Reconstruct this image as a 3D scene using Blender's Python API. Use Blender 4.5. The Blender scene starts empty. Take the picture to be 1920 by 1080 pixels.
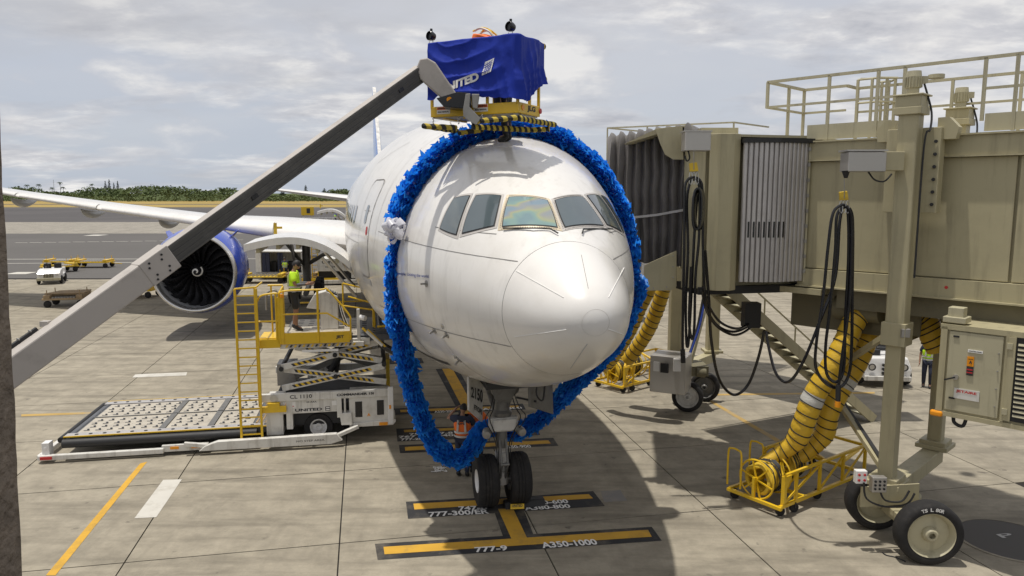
import bpy, math, random
from mathutils import Vector, Matrix, noise
from mathutils.bvhtree import BVHTree
random.seed(7)
R = math.radians
sc = bpy.context.scene
col = sc.collection

# ------------------------------------------------------------------ camera, sky, sun, exposure
F, H, PITCH = 1387.0, 6.5, R(7.31)
cam = bpy.data.objects.new('camera', bpy.data.cameras.new('camera'))
col.objects.link(cam)
cam.location = (0, 0, H)
cam.rotation_euler = (R(90) - PITCH, 0, 0)
cam.data.lens = F / 1920 * 36
cam.data.sensor_width = 36
cam.data.clip_start = 0.05
cam.data.clip_end = 20000
sc.camera = cam
sc.view_settings.view_transform = 'Standard'
sc.view_settings.look = 'None'
sc.view_settings.exposure = 0.0
sc.view_settings.gamma = 1.0
sc.view_settings.use_curve_mapping = False
sc.render.film_transparent = False
SUNV = Vector((-0.165, -0.02, 1.0)).normalized()      # towards the sun: high, slightly from the left
SUN_EL = math.asin(SUNV.z)
SUN_ROT = math.atan2(SUNV.x, SUNV.y)
sun = bpy.data.objects.new('sun', bpy.data.lights.new('sun', 'SUN'))
col.objects.link(sun)
sun.data.energy = 3.5
sun.data.angle = R(1.0)
sun.data.color = (1.0, 0.955, 0.88)
sun.rotation_euler = SUNV.to_track_quat('Z', 'Y').to_euler()
sun.location = (0, 0, 60)

def build_world():
    w = bpy.data.worlds.new('World'); sc.world = w; w.use_nodes = True
    nt = w.node_tree; nt.nodes.clear(); N = nt.nodes.new; L = nt.links.new
    out = N('ShaderNodeOutputWorld'); bg = N('ShaderNodeBackground')
    bg.inputs['Strength'].default_value = 0.1
    sky = N('ShaderNodeTexSky'); sky.sky_type = 'NISHITA'; sky.sun_disc = False
    sky.sun_elevation = SUN_EL; sky.sun_rotation = SUN_ROT; sky.altitude = 5
    tc = N('ShaderNodeTexCoord'); sep = N('ShaderNodeSeparateXYZ'); L(tc.outputs['Generated'], sep.inputs[0])
    zz = N('ShaderNodeMath'); zz.operation = 'MAXIMUM'; zz.inputs[1].default_value = 0.0; L(sep.outputs['Z'], zz.inputs[0])
    za = N('ShaderNodeMath'); za.operation = 'ADD'; za.inputs[1].default_value = 0.16; L(zz.outputs[0], za.inputs[0])
    dv = N('ShaderNodeVectorMath'); dv.operation = 'DIVIDE'
    cmb = N('ShaderNodeCombineXYZ')
    for i in range(3): L(za.outputs[0], cmb.inputs[i])
    L(tc.outputs['Generated'], dv.inputs[0]); L(cmb.outputs[0], dv.inputs[1])
    mp = N('ShaderNodeMapping'); mp.inputs['Scale'].default_value = (1.0, 1.25, 0.6); mp.inputs['Location'].default_value = (3.1, 1.7, 0)
    L(dv.outputs[0], mp.inputs[0])
    def nz(scale, det, rough, dist, src=mp.outputs[0]):
        n = N('ShaderNodeTexNoise'); n.inputs['Scale'].default_value = scale; n.inputs['Detail'].default_value = det
        n.inputs['Roughness'].default_value = rough; n.inputs['Distortion'].default_value = dist; L(src, n.inputs['Vector']); return n
    def ramp(src, stops):
        r = N('ShaderNodeValToRGB'); L(src, r.inputs[0]); e = r.color_ramp.elements
        while len(e) < len(stops): e.new(0.5)
        for k, (p, c) in zip(e, stops): k.position = p; k.color = (*c, 1)
        return r
    def mix(f, a, b):
        m = N('ShaderNodeMix'); m.data_type = 'RGBA'
        for s, v in ((0, f), (6, a), (7, b)):
            if hasattr(v, 'links'): L(v, m.inputs[s])
            else: m.inputs[s].default_value = v if s == 0 else (*v, 1)
        return m.outputs[2]
    # veil of high cloud over the whole sky
    veil = ramp(nz(0.42, 4, 0.5, 0.4).outputs['Fac'], [(0.34, (5.5, 5.75, 6.45)), (0.50, (6.5, 6.5, 6.85)), (0.66, (7.4, 7.25, 7.2))])
    hor = ramp(sep.outputs['Z'], [(0.0, (1, 1, 1)), (0.10, (0.55, 0.55, 0.55)), (0.30, (0, 0, 0))])
    low = mix(hor.outputs[0], veil.outputs[0], (4.9, 5.45, 6.4))
    base = mix(0.90, sky.outputs[0], low)
    # patches of brighter and darker cumulus
    n2 = nz(1.15, 9, 0.56, 0.25)
    m1 = ramp(n2.outputs['Fac'], [(0.45, (0, 0, 0)), (0.62, (0.9, 0.9, 0.9))])
    body = ramp(nz(3.0, 7, 0.6, 0.2).outputs['Fac'], [(0.32, (4.6, 4.7, 5.15)), (0.50, (6.4, 6.4, 6.65)), (0.64, (9.2, 9.0, 8.7))])
    c2 = mix(m1.outputs[0], base, body.outputs[0])
    n3 = nz(0.7, 6, 0.5, 0.3)
    m2 = ramp(n3.outputs['Fac'], [(0.54, (0, 0, 0)), (0.70, (0.55, 0.55, 0.55))])
    c3 = mix(m2.outputs[0], c2, (4.9, 5.0, 5.3))
    # distinct cumulus low over the horizon
    n4 = nz(5.0, 8, 0.55, 0.1, tc.outputs['Generated'])
    mp4 = N('ShaderNodeMapping'); mp4.inputs['Scale'].default_value = (1.0, 1.0, 2.4); mp4.inputs['Location'].default_value = (0.35, 0.1, 0.53)
    L(tc.outputs['Generated'], mp4.inputs[0]); L(mp4.outputs[0], n4.inputs['Vector'])
    m4 = ramp(n4.outputs['Fac'], [(0.53, (0, 0, 0)), (0.63, (0.75, 0.75, 0.75))])
    b4 = ramp(n4.outputs['Fac'], [(0.54, (5.5, 5.55, 6.0)), (0.66, (9.0, 8.8, 8.5))])
    m4m = N('ShaderNodeMath'); m4m.operation = 'MULTIPLY'
    band = ramp(sep.outputs['Z'], [(0.02, (0, 0, 0)), (0.09, (1, 1, 1)), (0.22, (0.8, 0.8, 0.8)), (0.36, (0, 0, 0))])
    L(m4.outputs[0], m4m.inputs[0]); L(band.outputs[0], m4m.inputs[1])
    c4 = mix(m4m.outputs[0], c3, b4.outputs[0])
    L(c4, bg.inputs['Color']); L(bg.outputs[0], out.inputs[0])
build_world()

# ------------------------------------------------------------------ helpers
RX, FW, UP = Vector((1, 0, 0)), Vector((0, math.cos(PITCH), -math.sin(PITCH))), Vector((0, math.sin(PITCH), math.cos(PITCH)))
def ray(px, py): return FW + RX * ((px - 960) / F) + UP * (-(py - 540) / F)
def P(px, py, D):                       # the point seen at a pixel at forward distance D
    d = ray(px, py); return Vector((0, 0, H)) + d * (D / d.y)
def G(px, py, z=0.0):                   # the point seen at a pixel at height z
    d = ray(px, py); return Vector((0, 0, H)) + d * ((z - H) / d.z)
def V(*a): return Vector(a)

M = {}
def nodes_mat(name):
    m = bpy.data.materials.new(name); m.use_nodes = True; nt = m.node_tree
    b = nt.nodes['Principled BSDF']; M[name] = m
    return m, nt, b
def mat(name, c, rough=0.5, metal=0.0, var=0.12, scale=3.0, bump=0.0, bscale=60, coat=0.0, dirt=0.0, dirtc=(0.12, 0.10, 0.08), dscale=1.2, spec=0.5, emit=None, trans=0.0, rvar=0.1, streak=0.0, crough=0.06):
    m, nt, b = nodes_mat(name); N = nt.nodes.new; L = nt.links.new
    tc = N('ShaderNodeTexCoord'); n = N('ShaderNodeTexNoise'); n.inputs['Scale'].default_value = scale; n.inputs['Detail'].default_value = 6
    L(tc.outputs['Object'], n.inputs['Vector'])
    mx = N('ShaderNodeMix'); mx.data_type = 'RGBA'
    mx.inputs[6].default_value = (*[max(0, x * (1 - var)) for x in c], 1); mx.inputs[7].default_value = (*[min(1, x * (1 + var)) for x in c], 1)
    L(n.outputs['Fac'], mx.inputs[0]); colr = mx.outputs[2]
    if dirt:
        n2 = N('ShaderNodeTexNoise'); n2.inputs['Scale'].default_value = dscale; n2.inputs['Detail'].default_value = 9; n2.inputs['Roughness'].default_value = 0.68
        L(tc.outputs['Object'], n2.inputs['Vector'])
        rp = N('ShaderNodeValToRGB'); rp.color_ramp.elements[0].position = 0.50; rp.color_ramp.elements[1].position = 0.72
        rp.color_ramp.elements[0].color = (0, 0, 0, 1); rp.color_ramp.elements[1].color = (dirt, dirt, dirt, 1)
        L(n2.outputs['Fac'], rp.inputs[0])
        m2 = N('ShaderNodeMix'); m2.data_type = 'RGBA'; L(rp.outputs[0], m2.inputs[0]); L(colr, m2.inputs[6]); m2.inputs[7].default_value = (*dirtc, 1)
        colr = m2.outputs[2]
    if streak:
        mp = N('ShaderNodeMapping'); mp.inputs['Scale'].default_value = (5.5, 5.5, 0.45); L(tc.outputs['Object'], mp.inputs[0])
        n4 = N('ShaderNodeTexNoise'); n4.inputs['Scale'].default_value = 1.0; n4.inputs['Detail'].default_value = 8; n4.inputs['Roughness'].default_value = 0.62; L(mp.outputs[0], n4.inputs['Vector'])
        r4 = N('ShaderNodeValToRGB'); r4.color_ramp.elements[0].position = 0.52; r4.color_ramp.elements[1].position = 0.74
        r4.color_ramp.elements[0].color = (0, 0, 0, 1); r4.color_ramp.elements[1].color = (streak, streak, streak, 1); L(n4.outputs['Fac'], r4.inputs[0])
        m4 = N('ShaderNodeMix'); m4.data_type = 'RGBA'; L(r4.outputs[0], m4.inputs[0]); L(colr, m4.inputs[6]); m4.inputs[7].default_value = (*[x * 0.5 for x in dirtc], 1)
        colr = m4.outputs[2]
    L(colr, b.inputs['Base Color'])
    mr = N('ShaderNodeMapRange'); mr.inputs['To Min'].default_value = max(0.02, rough - rvar); mr.inputs['To Max'].default_value = min(1, rough + rvar)
    L(n.outputs['Fac'], mr.inputs['Value']); L(mr.outputs[0], b.inputs['Roughness'])
    b.inputs['Metallic'].default_value = metal; b.inputs['Coat Weight'].default_value = coat; b.inputs['Coat Roughness'].default_value = crough
    b.inputs['Specular IOR Level'].default_value = spec
    if trans: b.inputs['Transmission Weight'].default_value = trans
    if emit: b.inputs['Emission Color'].default_value = (*emit[0], 1); b.inputs['Emission Strength'].default_value = emit[1]
    if bump:
        n3 = N('ShaderNodeTexNoise'); n3.inputs['Scale'].default_value = bscale; n3.inputs['Detail'].default_value = 5; L(tc.outputs['Object'], n3.inputs['Vector'])
        bp = N('ShaderNodeBump'); bp.inputs['Strength'].default_value = bump; bp.inputs['Distance'].default_value = 0.02; L(n3.outputs['Fac'], bp.inputs['Height']); L(bp.outputs[0], b.inputs['Normal'])
    return m
def stripes(name, c1, c2, scale, axis=(1, 0, 1), rough=0.6, soft=0.02):
    m, nt, b = nodes_mat(name); N = nt.nodes.new; L = nt.links.new
    tc = N('ShaderNodeTexCoord'); dt = N('ShaderNodeVectorMath'); dt.operation = 'DOT_PRODUCT'; dt.inputs[1].default_value = axis
    L(tc.outputs['Object'], dt.inputs[0]); ml = N('ShaderNodeMath'); ml.operation = 'MULTIPLY'; ml.inputs[1].default_value = scale; L(dt.outputs['Value'], ml.inputs[0])
    fr = N('ShaderNodeMath'); fr.operation = 'FRACT'; L(ml.outputs[0], fr.inputs[0])
    gt = N('ShaderNodeMath'); gt.operation = 'GREATER_THAN'; gt.inputs[1].default_value = 0.5; L(fr.outputs[0], gt.inputs[0])
    mx = N('ShaderNodeMix'); mx.data_type = 'RGBA'; L(gt.outputs[0], mx.inputs[0]); mx.inputs[6].default_value = (*c1, 1); mx.inputs[7].default_value = (*c2, 1)
    L(mx.outputs[2], b.inputs['Base Color']); b.inputs['Roughness'].default_value = rough
    return m

class MB:
    def __init__(s, X=None): s.v = []; s.f = []; s.mi = []; s.X = X
    def add(s, vs, fs, mi=0):
        o = len(s.v)
        s.v += [tuple(s.X @ Vector(p)) if s.X else tuple(p) for p in vs]
        s.f += [tuple(i + o for i in f) for f in fs]; s.mi += [mi] * len(fs); return s
    def box(s, c, d, rot=None, mi=0):
        hx, hy, hz = d[0] / 2, d[1] / 2, d[2] / 2
        vs = [Vector((x * hx, y * hy, z * hz)) for x in (-1, 1) for y in (-1, 1) for z in (-1, 1)]
        if rot is not None: vs = [rot @ p for p in vs]
        c = Vector(c)
        return s.add([p + c for p in vs], [(0, 1, 3, 2), (4, 6, 7, 5), (0, 4, 5, 1), (2, 3, 7, 6), (0, 2, 6, 4), (1, 5, 7, 3)], mi)
    def bar(s, p, q, w, h=None, up=(0, 0, 1), mi=0):
        p, q = Vector(p), Vector(q); h = h or w; d = (q - p).normalized(); up = Vector(up)
        if abs(d.dot(up.normalized())) > 0.98: up = Vector((0, 1, 0))
        a = d.cross(up).normalized(); b = a.cross(d).normalized()
        vs = [r + a * (i * w / 2) + b * (j * h / 2) for r in (p, q) for i, j in ((-1, -1), (1, -1), (1, 1), (-1, 1))]
        return s.add(vs, [(3, 2, 1, 0), (4, 5, 6, 7), (0, 1, 5, 4), (1, 2, 6, 5), (2, 3, 7, 6), (3, 0, 4, 7)], mi)
    def tube(s, pts, r, n=8, mi=0, cap=True, close=False):
        pts = [Vector(p) for p in pts]; rs = r if isinstance(r, (list, tuple)) else [r] * len(pts)
        vs = []; prev = None; m = len(pts)
        for i, p in enumerate(pts):
            if close: d = (pts[(i + 1) % m] - pts[i - 1]).normalized()
            else: d = (pts[min(i + 1, m - 1)] - pts[max(i - 1, 0)]).normalized()
            if prev is None:
                a = d.cross(Vector((0, 0, 1)))
                if a.length < 0.05: a = d.cross(Vector((0, 1, 0)))
                a.normalize()
            else:
                a = prev - d * prev.dot(d); a.normalize()
            prev = a; b = d.cross(a)
            vs += [p + (a * math.cos(2 * math.pi * k / n) + b * math.sin(2 * math.pi * k / n)) * rs[i] for k in range(n)]
        fs = []
        for i in range(m if close else m - 1):
            j = (i + 1) % m
            fs += [(i * n + k, i * n + (k + 1) % n, j * n + (k + 1) % n, j * n + k) for k in range(n)]
        if cap and not close: fs += [tuple(range(n))[::-1], tuple((m - 1) * n + k for k in range(n))]
        return s.add(vs, fs, mi)
    def cyl(s, p, q, r, n=16, r2=None, mi=0): return s.tube([p, q], [r, r if r2 is None else r2], n, mi)
    def lathe(s, o, ax, prof, n=32, mi=0, close=False):   # prof: (radius, distance along the axis)
        o, ax = Vector(o), Vector(ax).normalized()
        a = ax.cross(Vector((0, 0, 1)));  a = a.normalized() if a.length > 0.05 else Vector((1, 0, 0)); b = ax.cross(a)
        vs = [o + ax * t + (a * math.cos(2 * math.pi * k / n) + b * math.sin(2 * math.pi * k / n)) * r for r, t in prof for k in range(n)]
        m = len(prof); fs = []
        for i in range(m if close else m - 1):
            j = (i + 1) % m
            fs += [(i * n + k, i * n + (k + 1) % n, j * n + (k + 1) % n, j * n + k) for k in range(n)]
        return s.add(vs, fs, mi)
    def prism(s, poly, ext, mi=0):          # poly: 3-D points, ext: extrusion vector
        poly = [Vector(p) for p in poly]; e = Vector(ext); n = len(poly)
        return s.add(poly + [p + e for p in poly], [tuple(range(n))[::-1], tuple(range(n, 2 * n))] + [(i, (i + 1) % n, n + (i + 1) % n, n + i) for i in range(n)], mi)
    def grid(s, rows, mi=0, closeu=False):
        n = len(rows[0]); vs = [p for r in rows for p in r]; fs = []
        for i in range(len(rows) - 1):
            for k in range(n if closeu else n - 1):
                fs.append((i * n + k, i * n + (k + 1) % n, (i + 1) * n + (k + 1) % n, (i + 1) * n + k))
        return s.add(vs, fs, mi)
    def build(s, name, m, parent=None, smooth=35, bevel=0, local=False, fix=True):
        me = bpy.data.meshes.new(name)
        me.from_pydata(s.v, [], s.f)
        ms = m if isinstance(m, (list, tuple)) else [m]
        for k in ms: me.materials.append(M[k] if isinstance(k, str) else k)
        if len(ms) > 1: me.polygons.foreach_set('material_index', s.mi)
        if fix:
            import bmesh
            bm = bmesh.new(); bm.from_mesh(me); bmesh.ops.recalc_face_normals(bm, faces=bm.faces); bm.to_mesh(me); bm.free()
        if smooth:
            me.polygons.foreach_set('use_smooth', [True] * len(me.polygons)); me.set_sharp_from_angle(angle=R(smooth))
        me.update()
        o = bpy.data.objects.new(name, me); col.objects.link(o)
        if parent is not None:
            o.parent = parent
            if not local: o.matrix_parent_inverse = wm(parent).inverted()
        if bevel:
            b = o.modifiers.new('bevel', 'BEVEL'); b.width = bevel; b.segments = 2; b.limit_method = 'ANGLE'; b.angle_limit = R(40)
        return o
def wm(o):
    m = Matrix.LocRotScale(o.location, o.rotation_euler, o.scale)
    return (wm(o.parent) @ o.matrix_parent_inverse @ m) if o.parent else m
def tag(o, label=None, cat=None, group=None, kind=None):
    for k, x in (('label', label), ('category', cat), ('group', group), ('kind', kind)):
        if x: o[k] = x
    return o
def empty(name, loc, rz=0, label=None, cat=None, group=None):
    o = bpy.data.objects.new(name, None); col.objects.link(o); o.empty_display_size = 0.2
    o.location = loc; o.rotation_euler = (0, 0, rz); return tag(o, label, cat, group)
def copy_tree(o, parent=None):
    c = o.copy(); col.objects.link(c)
    if parent is not None: c.parent = parent
    for ch in [x for x in ALLCH.get(o.name, [])] or list(o.children): copy_tree(ch, c)
    return c
ALLCH = {}
_txt = {}
def text2d(s, bold=0.0):                # flat lettering: 2-D points and faces, cap height 1, starting at x = 0
    key = (s, bold)
    if key in _txt: return _txt[key]
    cu = bpy.data.curves.new('t', 'FONT'); cu.body = s; cu.size = 1; cu.resolution_u = 3; cu.offset = bold
    o = bpy.data.objects.new('t', cu); col.objects.link(o); dg = bpy.context.evaluated_depsgraph_get(); dg.update()
    me = o.evaluated_get(dg).to_mesh(); vs = [v.co.copy() for v in me.vertices]; fs = [tuple(p.vertices) for p in me.polygons]
    x0 = min(v.x for v in vs); x1 = max(v.x for v in vs); y0 = min(v.y for v in vs); y1 = max(v.y for v in vs)
    pts = [((v.x - x0) / (x1 - x0), (v.y - y0) / (y1 - y0)) for v in vs]; asp = (x1 - x0) / (y1 - y0)
    bpy.data.objects.remove(o); bpy.data.curves.remove(cu); _txt[key] = (pts, fs, asp); return _txt[key]
def text(mb, s, p0, ux, uy, bold=0.02, mi=0):   # lettering filling the parallelogram p0, ux (width), uy (height)
    pts, fs, _ = text2d(s, bold); p0, ux, uy = Vector(p0), Vector(ux), Vector(uy)
    mb.add([p0 + ux * a + uy * b for a, b in pts], fs, mi); return mb
def smoothpath(pts, k=6, close=False):
    pts = [Vector(p) for p in pts]; n = len(pts); out = []
    for i in range(n if close else n - 1):
        g = (lambda j: pts[j % n]) if close else (lambda j: pts[max(0, min(n - 1, j))])
        p0, p1, p2, p3 = g(i - 1), g(i), g(i + 1), g(i + 2)
        for j in range(k):
            t = j / k
            out.append(0.5 * ((2 * p1) + (p2 - p0) * t + (2 * p0 - 5 * p1 + 4 * p2 - p3) * t * t + (3 * p1 - p0 - 3 * p2 + p3) * t ** 3))
    if not close: out.append(pts[-1])
    return out

# ------------------------------------------------------------------ materials
def concrete_mat(name, base, joint=False):
    m, nt, b = nodes_mat(name); N = nt.nodes.new; L = nt.links.new
    geo = N('ShaderNodeNewGeometry'); oi = N('ShaderNodeObjectInfo')
    def nz(sc_, det, ro, mapping=None):
        n = N('ShaderNodeTexNoise'); n.inputs['Scale'].default_value = sc_; n.inputs['Detail'].default_value = det; n.inputs['Roughness'].default_value = ro
        if mapping:
            mp = N('ShaderNodeMapping'); mp.inputs['Scale'].default_value = mapping[0]; mp.inputs['Rotation'].default_value = (0, 0, mapping[1]); L(geo.outputs['Position'], mp.inputs[0]); L(mp.outputs[0], n.inputs['Vector'])
        else: L(geo.outputs['Position'], n.inputs['Vector'])
        return n.outputs['Fac']
    def ramp(src, a, b2, ca, cb):
        r = N('ShaderNodeValToRGB'); L(src, r.inputs[0]); e = r.color_ramp.elements
        e[0].position = a; e[1].position = b2; e[0].color = (*ca, 1); e[1].color = (*cb, 1); return r.outputs[0]
    def mix(f, a, c, mode='MIX'):
        x = N('ShaderNodeMix'); x.data_type = 'RGBA'; x.blend_type = mode
        for s_, v in ((0, f), (6, a), (7, c)):
            if hasattr(v, 'links'): L(v, x.inputs[s_])
            else: x.inputs[s_].default_value = v if s_ == 0 else (*v, 1)
        return x.outputs[2]
    lo = [x * 0.72 for x in base]; hi = [min(1, x * 1.22) for x in base]
    c = ramp(nz(0.35, 7, 0.62), 0.38, 0.63, lo, hi)
    if not joint:
        c = mix(0.5, c, ramp(oi.outputs['Random'], 0, 1, [x * 0.86 for x in base], [x * 1.12 for x in base]))
    c = mix(0.5, c, ramp(nz(1.6, 9, 0.72), 0.38, 0.60, [x * 0.58 for x in base], hi))
    # rubber and oil: long smears and small spots
    sm = ramp(nz(1.0, 6, 0.6, ((0.28, 1.9, 1), R(-8))), 0.47, 0.72, (0, 0, 0), (0.8, 0.8, 0.8))
    c = mix(sm, c, [x * 0.36 for x in base])
    sm2 = ramp(nz(1.0, 7, 0.65, ((0.9, 0.16, 1), R(14))), 0.56, 0.78, (0, 0, 0), (0.7, 0.7, 0.7))
    c = mix(sm2, c, [x * 0.45 for x in base])
    sp = ramp(nz(2.3, 4, 0.55), 0.66, 0.73, (0, 0, 0), (0.75, 0.75, 0.75))
    c = mix(sp, c, (0.06, 0.052, 0.045))
    c = mix(ramp(nz(0.8, 8, 0.72, ((1.3, 0.5, 1), R(50))), 0.56, 0.64, (0, 0, 0), (0.45, 0.45, 0.45)), c, [x * 0.6 for x in base])
    c = mix(ramp(nz(0.55, 9, 0.75, ((1, 1.4, 1), R(20))), 0.55, 0.70, (0, 0, 0), (0.5, 0.5, 0.5)), c, [x * 1.3 for x in base])
    c = mix(ramp(nz(26, 3, 0.6), 0.3, 0.7, (0, 0, 0), (0.35, 0.35, 0.35)), c, [x * 0.8 for x in base])
    if joint:
        mp = N('ShaderNodeMapping'); mp.inputs['Rotation'].default_value = (0, 0, R(-11.3)); L(geo.outputs['Position'], mp.inputs[0])
        br = N('ShaderNodeTexBrick'); br.inputs['Scale'].default_value = 1; br.offset = 0; br.inputs['Brick Width'].default_value = 3.72; br.inputs['Row Height'].default_value = 3.72
        br.inputs['Mortar Size'].default_value = 0.035; br.inputs['Mortar Smooth'].default_value = 0.2; L(mp.outputs[0], br.inputs['Vector'])
        c = mix(br.outputs['Fac'], c, (0.05, 0.045, 0.04))
    L(c, b.inputs['Base Color']); b.inputs['Roughness'].default_value = 0.86; b.inputs['Specular IOR Level'].default_value = 0.25
    bp = N('ShaderNodeBump'); bp.inputs['Strength'].default_value = 0.25; bp.inputs['Distance'].default_value = 0.01; L(nz(40, 6, 0.7), bp.inputs['Height']); L(bp.outputs[0], b.inputs['Normal'])
    return m
CB = (0.315, 0.281, 0.218)
concrete_mat('concrete', CB); concrete_mat('concrete_sheet', CB, True); concrete_mat('concrete_pale', (0.31, 0.285, 0.24), True)
mat('joint', (0.035, 0.032, 0.03), 0.95, spec=0.1)
mat('asphalt', (0.112, 0.106, 0.10), 0.92, var=0.25, scale=0.05, dirt=0.5, dirtc=(0.09, 0.085, 0.08), dscale=0.03, spec=0.2)
mat('asphalt_dark', (0.085, 0.08, 0.08), 0.92, var=0.35, scale=0.02, dirt=0.5, dirtc=(0.14, 0.13, 0.12), dscale=0.02, spec=0.2)
mat('dry_grass', (0.33, 0.24, 0.085), 0.95, var=0.35, scale=0.03, dirt=0.7, dirtc=(0.13, 0.13, 0.04), dscale=0.015, spec=0.1)
mat('turf', (0.07, 0.09, 0.03), 0.95, var=0.4, scale=0.05, spec=0.1)
mat('paint_black', (0.030, 0.030, 0.032), 0.75, var=0.3, scale=4, dirt=0.75, dirtc=(0.16, 0.14, 0.11), dscale=1.5, spec=0.3)
mat('paint_yellow', (0.56, 0.32, 0.04), 0.75, var=0.2, scale=2, dirt=0.75, dirtc=(0.24, 0.17, 0.07), dscale=1.7, spec=0.3)
mat('paint_faint', (0.42, 0.28, 0.09), 0.8, var=0.2, scale=2, dirt=0.9, dirtc=CB, dscale=1.1, spec=0.3)
mat('paint_white', (0.52, 0.50, 0.45), 0.75, var=0.12, scale=2, dirt=0.8, dirtc=(0.36, 0.33, 0.28), dscale=2.2, spec=0.3)
mat('paint_grey', (0.22, 0.21, 0.20), 0.75, var=0.12, scale=2, dirt=0.8, dirtc=CB, dscale=2.2, spec=0.3)
mat('wall_stone', (0.22, 0.18, 0.14), 0.95, var=0.5, scale=30, bump=0.9, bscale=45, dirt=0.5, dirtc=(0.05, 0.04, 0.03), dscale=18, spec=0.2)
mat('plane_white', (0.76, 0.738, 0.70), 0.24, var=0.03, scale=0.6, coat=0.45, crough=0.10, dirt=0.22, dirtc=(0.52, 0.48, 0.41), dscale=0.9, rvar=0.05, streak=0.22)
mat('plane_radome', (0.745, 0.722, 0.685), 0.30, var=0.03, scale=1.0, coat=0.35, crough=0.14, dirt=0.18, dirtc=(0.52, 0.49, 0.44), dscale=1.6, rvar=0.04)
mat('plane_grey', (0.42, 0.43, 0.45), 0.35, var=0.06, coat=0.2)
mat('plane_blue', (0.012, 0.06, 0.46), 0.2, var=0.08, coat=0.35)
mat('tail_blue', (0.10, 0.22, 0.55), 0.2, var=0.3, scale=0.5, coat=0.6)
mat('seam', (0.19, 0.18, 0.17), 0.7)
mat('metal_lip', (0.66, 0.655, 0.65), 0.28, 0.85, var=0.06, scale=1)
mat('metal', (0.55, 0.54, 0.52), 0.32, 0.9, var=0.15)
mat('metal_dull', (0.34, 0.33, 0.31), 0.5, 0.6, var=0.25, dirt=0.5)
mat('steel_box', (0.47, 0.45, 0.42), 0.42, 0.75, var=0.10, scale=2)
mat('gear_grey', (0.16, 0.158, 0.15), 0.45, 0.2, var=0.2, scale=8, dirt=0.6, dirtc=(0.06, 0.05, 0.045), dscale=6)
mat('gear_white', (0.55, 0.54, 0.51), 0.4, 0.0, var=0.12, scale=8, dirt=0.6, dirtc=(0.14, 0.12, 0.1), dscale=5)
mat('dark', (0.018, 0.018, 0.019), 0.6, var=0.3, scale=6)
mat('black_gloss', (0.012, 0.012, 0.014), 0.25, var=0.1)
mat('fan_metal', (0.045, 0.045, 0.05), 0.28, 0.7, var=0.2)
mat('rubber', (0.022, 0.021, 0.021), 0.82, var=0.25, scale=9, dirt=0.35, dirtc=(0.075, 0.068, 0.06), dscale=7, spec=0.3)
mat('glass_dark', (0.085, 0.11, 0.12), 0.05, var=0.3, scale=1.5, coat=0.6, spec=0.8)
mat('frame_grey', (0.52, 0.49, 0.455), 0.38, 0.15, var=0.05)
mat('frame_gold', (0.62, 0.53, 0.38), 0.35, 0.2, var=0.08)
mat('letter_white', (0.78, 0.77, 0.74), 0.6, var=0.03)
mat('letter_black', (0.03, 0.03, 0.035), 0.6)
mat('letter_blue', (0.02, 0.05, 0.28), 0.5)
mat('letter_red', (0.5, 0.03, 0.03), 0.5)
mat('beige', (0.415, 0.372, 0.232), 0.50, var=0.05, scale=0.8, dirt=0.30, dirtc=(0.24, 0.21, 0.14), dscale=0.9, bump=0.03, bscale=3, streak=0.4)
mat('beige_light', (0.44, 0.405, 0.275), 0.52, var=0.06, scale=1.2, dirt=0.3, dirtc=(0.25, 0.22, 0.15), dscale=2, streak=0.5)
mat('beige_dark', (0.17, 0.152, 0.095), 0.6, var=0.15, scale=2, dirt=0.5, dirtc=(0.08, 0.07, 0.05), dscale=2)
mat('slat_grey', (0.50, 0.48, 0.465), 0.42, 0.45, var=0.08, scale=3, dirt=0.3, dirtc=(0.25, 0.23, 0.21), dscale=4)
mat('canopy', (0.15, 0.14, 0.132), 0.62, var=0.25, scale=2.5, bump=0.35, bscale=9, dirt=0.4, dirtc=(0.25, 0.235, 0.22), dscale=2, streak=0.4)
mat('strap', (0.45, 0.44, 0.42), 0.7)
mat('yellow', (0.72, 0.46, 0.012), 0.42, var=0.10, scale=3, dirt=0.35, dirtc=(0.30, 0.18, 0.03), dscale=3, coat=0.2)
mat('yellow_worn', (0.62, 0.42, 0.03), 0.55, var=0.2, scale=5, dirt=0.6, dirtc=(0.16, 0.09, 0.03), dscale=4)
mat('hose', (0.66, 0.42, 0.03), 0.48, var=0.18, scale=5, bump=0.5, bscale=14, dirt=0.35, dirtc=(0.33, 0.2, 0.03), dscale=5)
mat('hose_white', (0.55, 0.54, 0.5), 0.5, var=0.12, bump=0.4, bscale=20)
mat('white_paint', (0.66, 0.645, 0.60), 0.42, var=0.05, scale=2, dirt=0.45, dirtc=(0.30, 0.26, 0.20), dscale=2.5, coat=0.15, streak=0.6)
mat('white_clean', (0.74, 0.73, 0.71), 0.4, var=0.04, coat=0.3)
mat('bed_plate', (0.50, 0.455, 0.375), 0.5, 0.25, var=0.15, scale=4, dirt=0.5, dirtc=(0.2, 0.17, 0.14), dscale=5)
mat('bed_dark', (0.13, 0.135, 0.145), 0.45, 0.4, var=0.3, scale=5)
mat('boom_white', (0.43, 0.395, 0.36), 0.5, var=0.06, scale=2, dirt=0.55, dirtc=(0.20, 0.18, 0.16), dscale=1.6)
mat('boom_dark', (0.085, 0.082, 0.076), 0.5, 0.2, var=0.15, scale=2, dirt=0.4, dirtc=(0.2, 0.19, 0.17), dscale=3)
mat('tarp', (0.009, 0.030, 0.32), 0.55, var=0.2, scale=3, bump=0.3, bscale=7, spec=0.22)
mat('orange', (0.85, 0.17, 0.02), 0.6, var=0.1)
mat('amber', (0.8, 0.3, 0.01), 0.3, var=0.05)
mat('hivis', (0.58, 0.92, 0.02), 0.6, var=0.08, scale=12)
mat('reflective', (0.50, 0.49, 0.47), 0.45, var=0.05)
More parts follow.
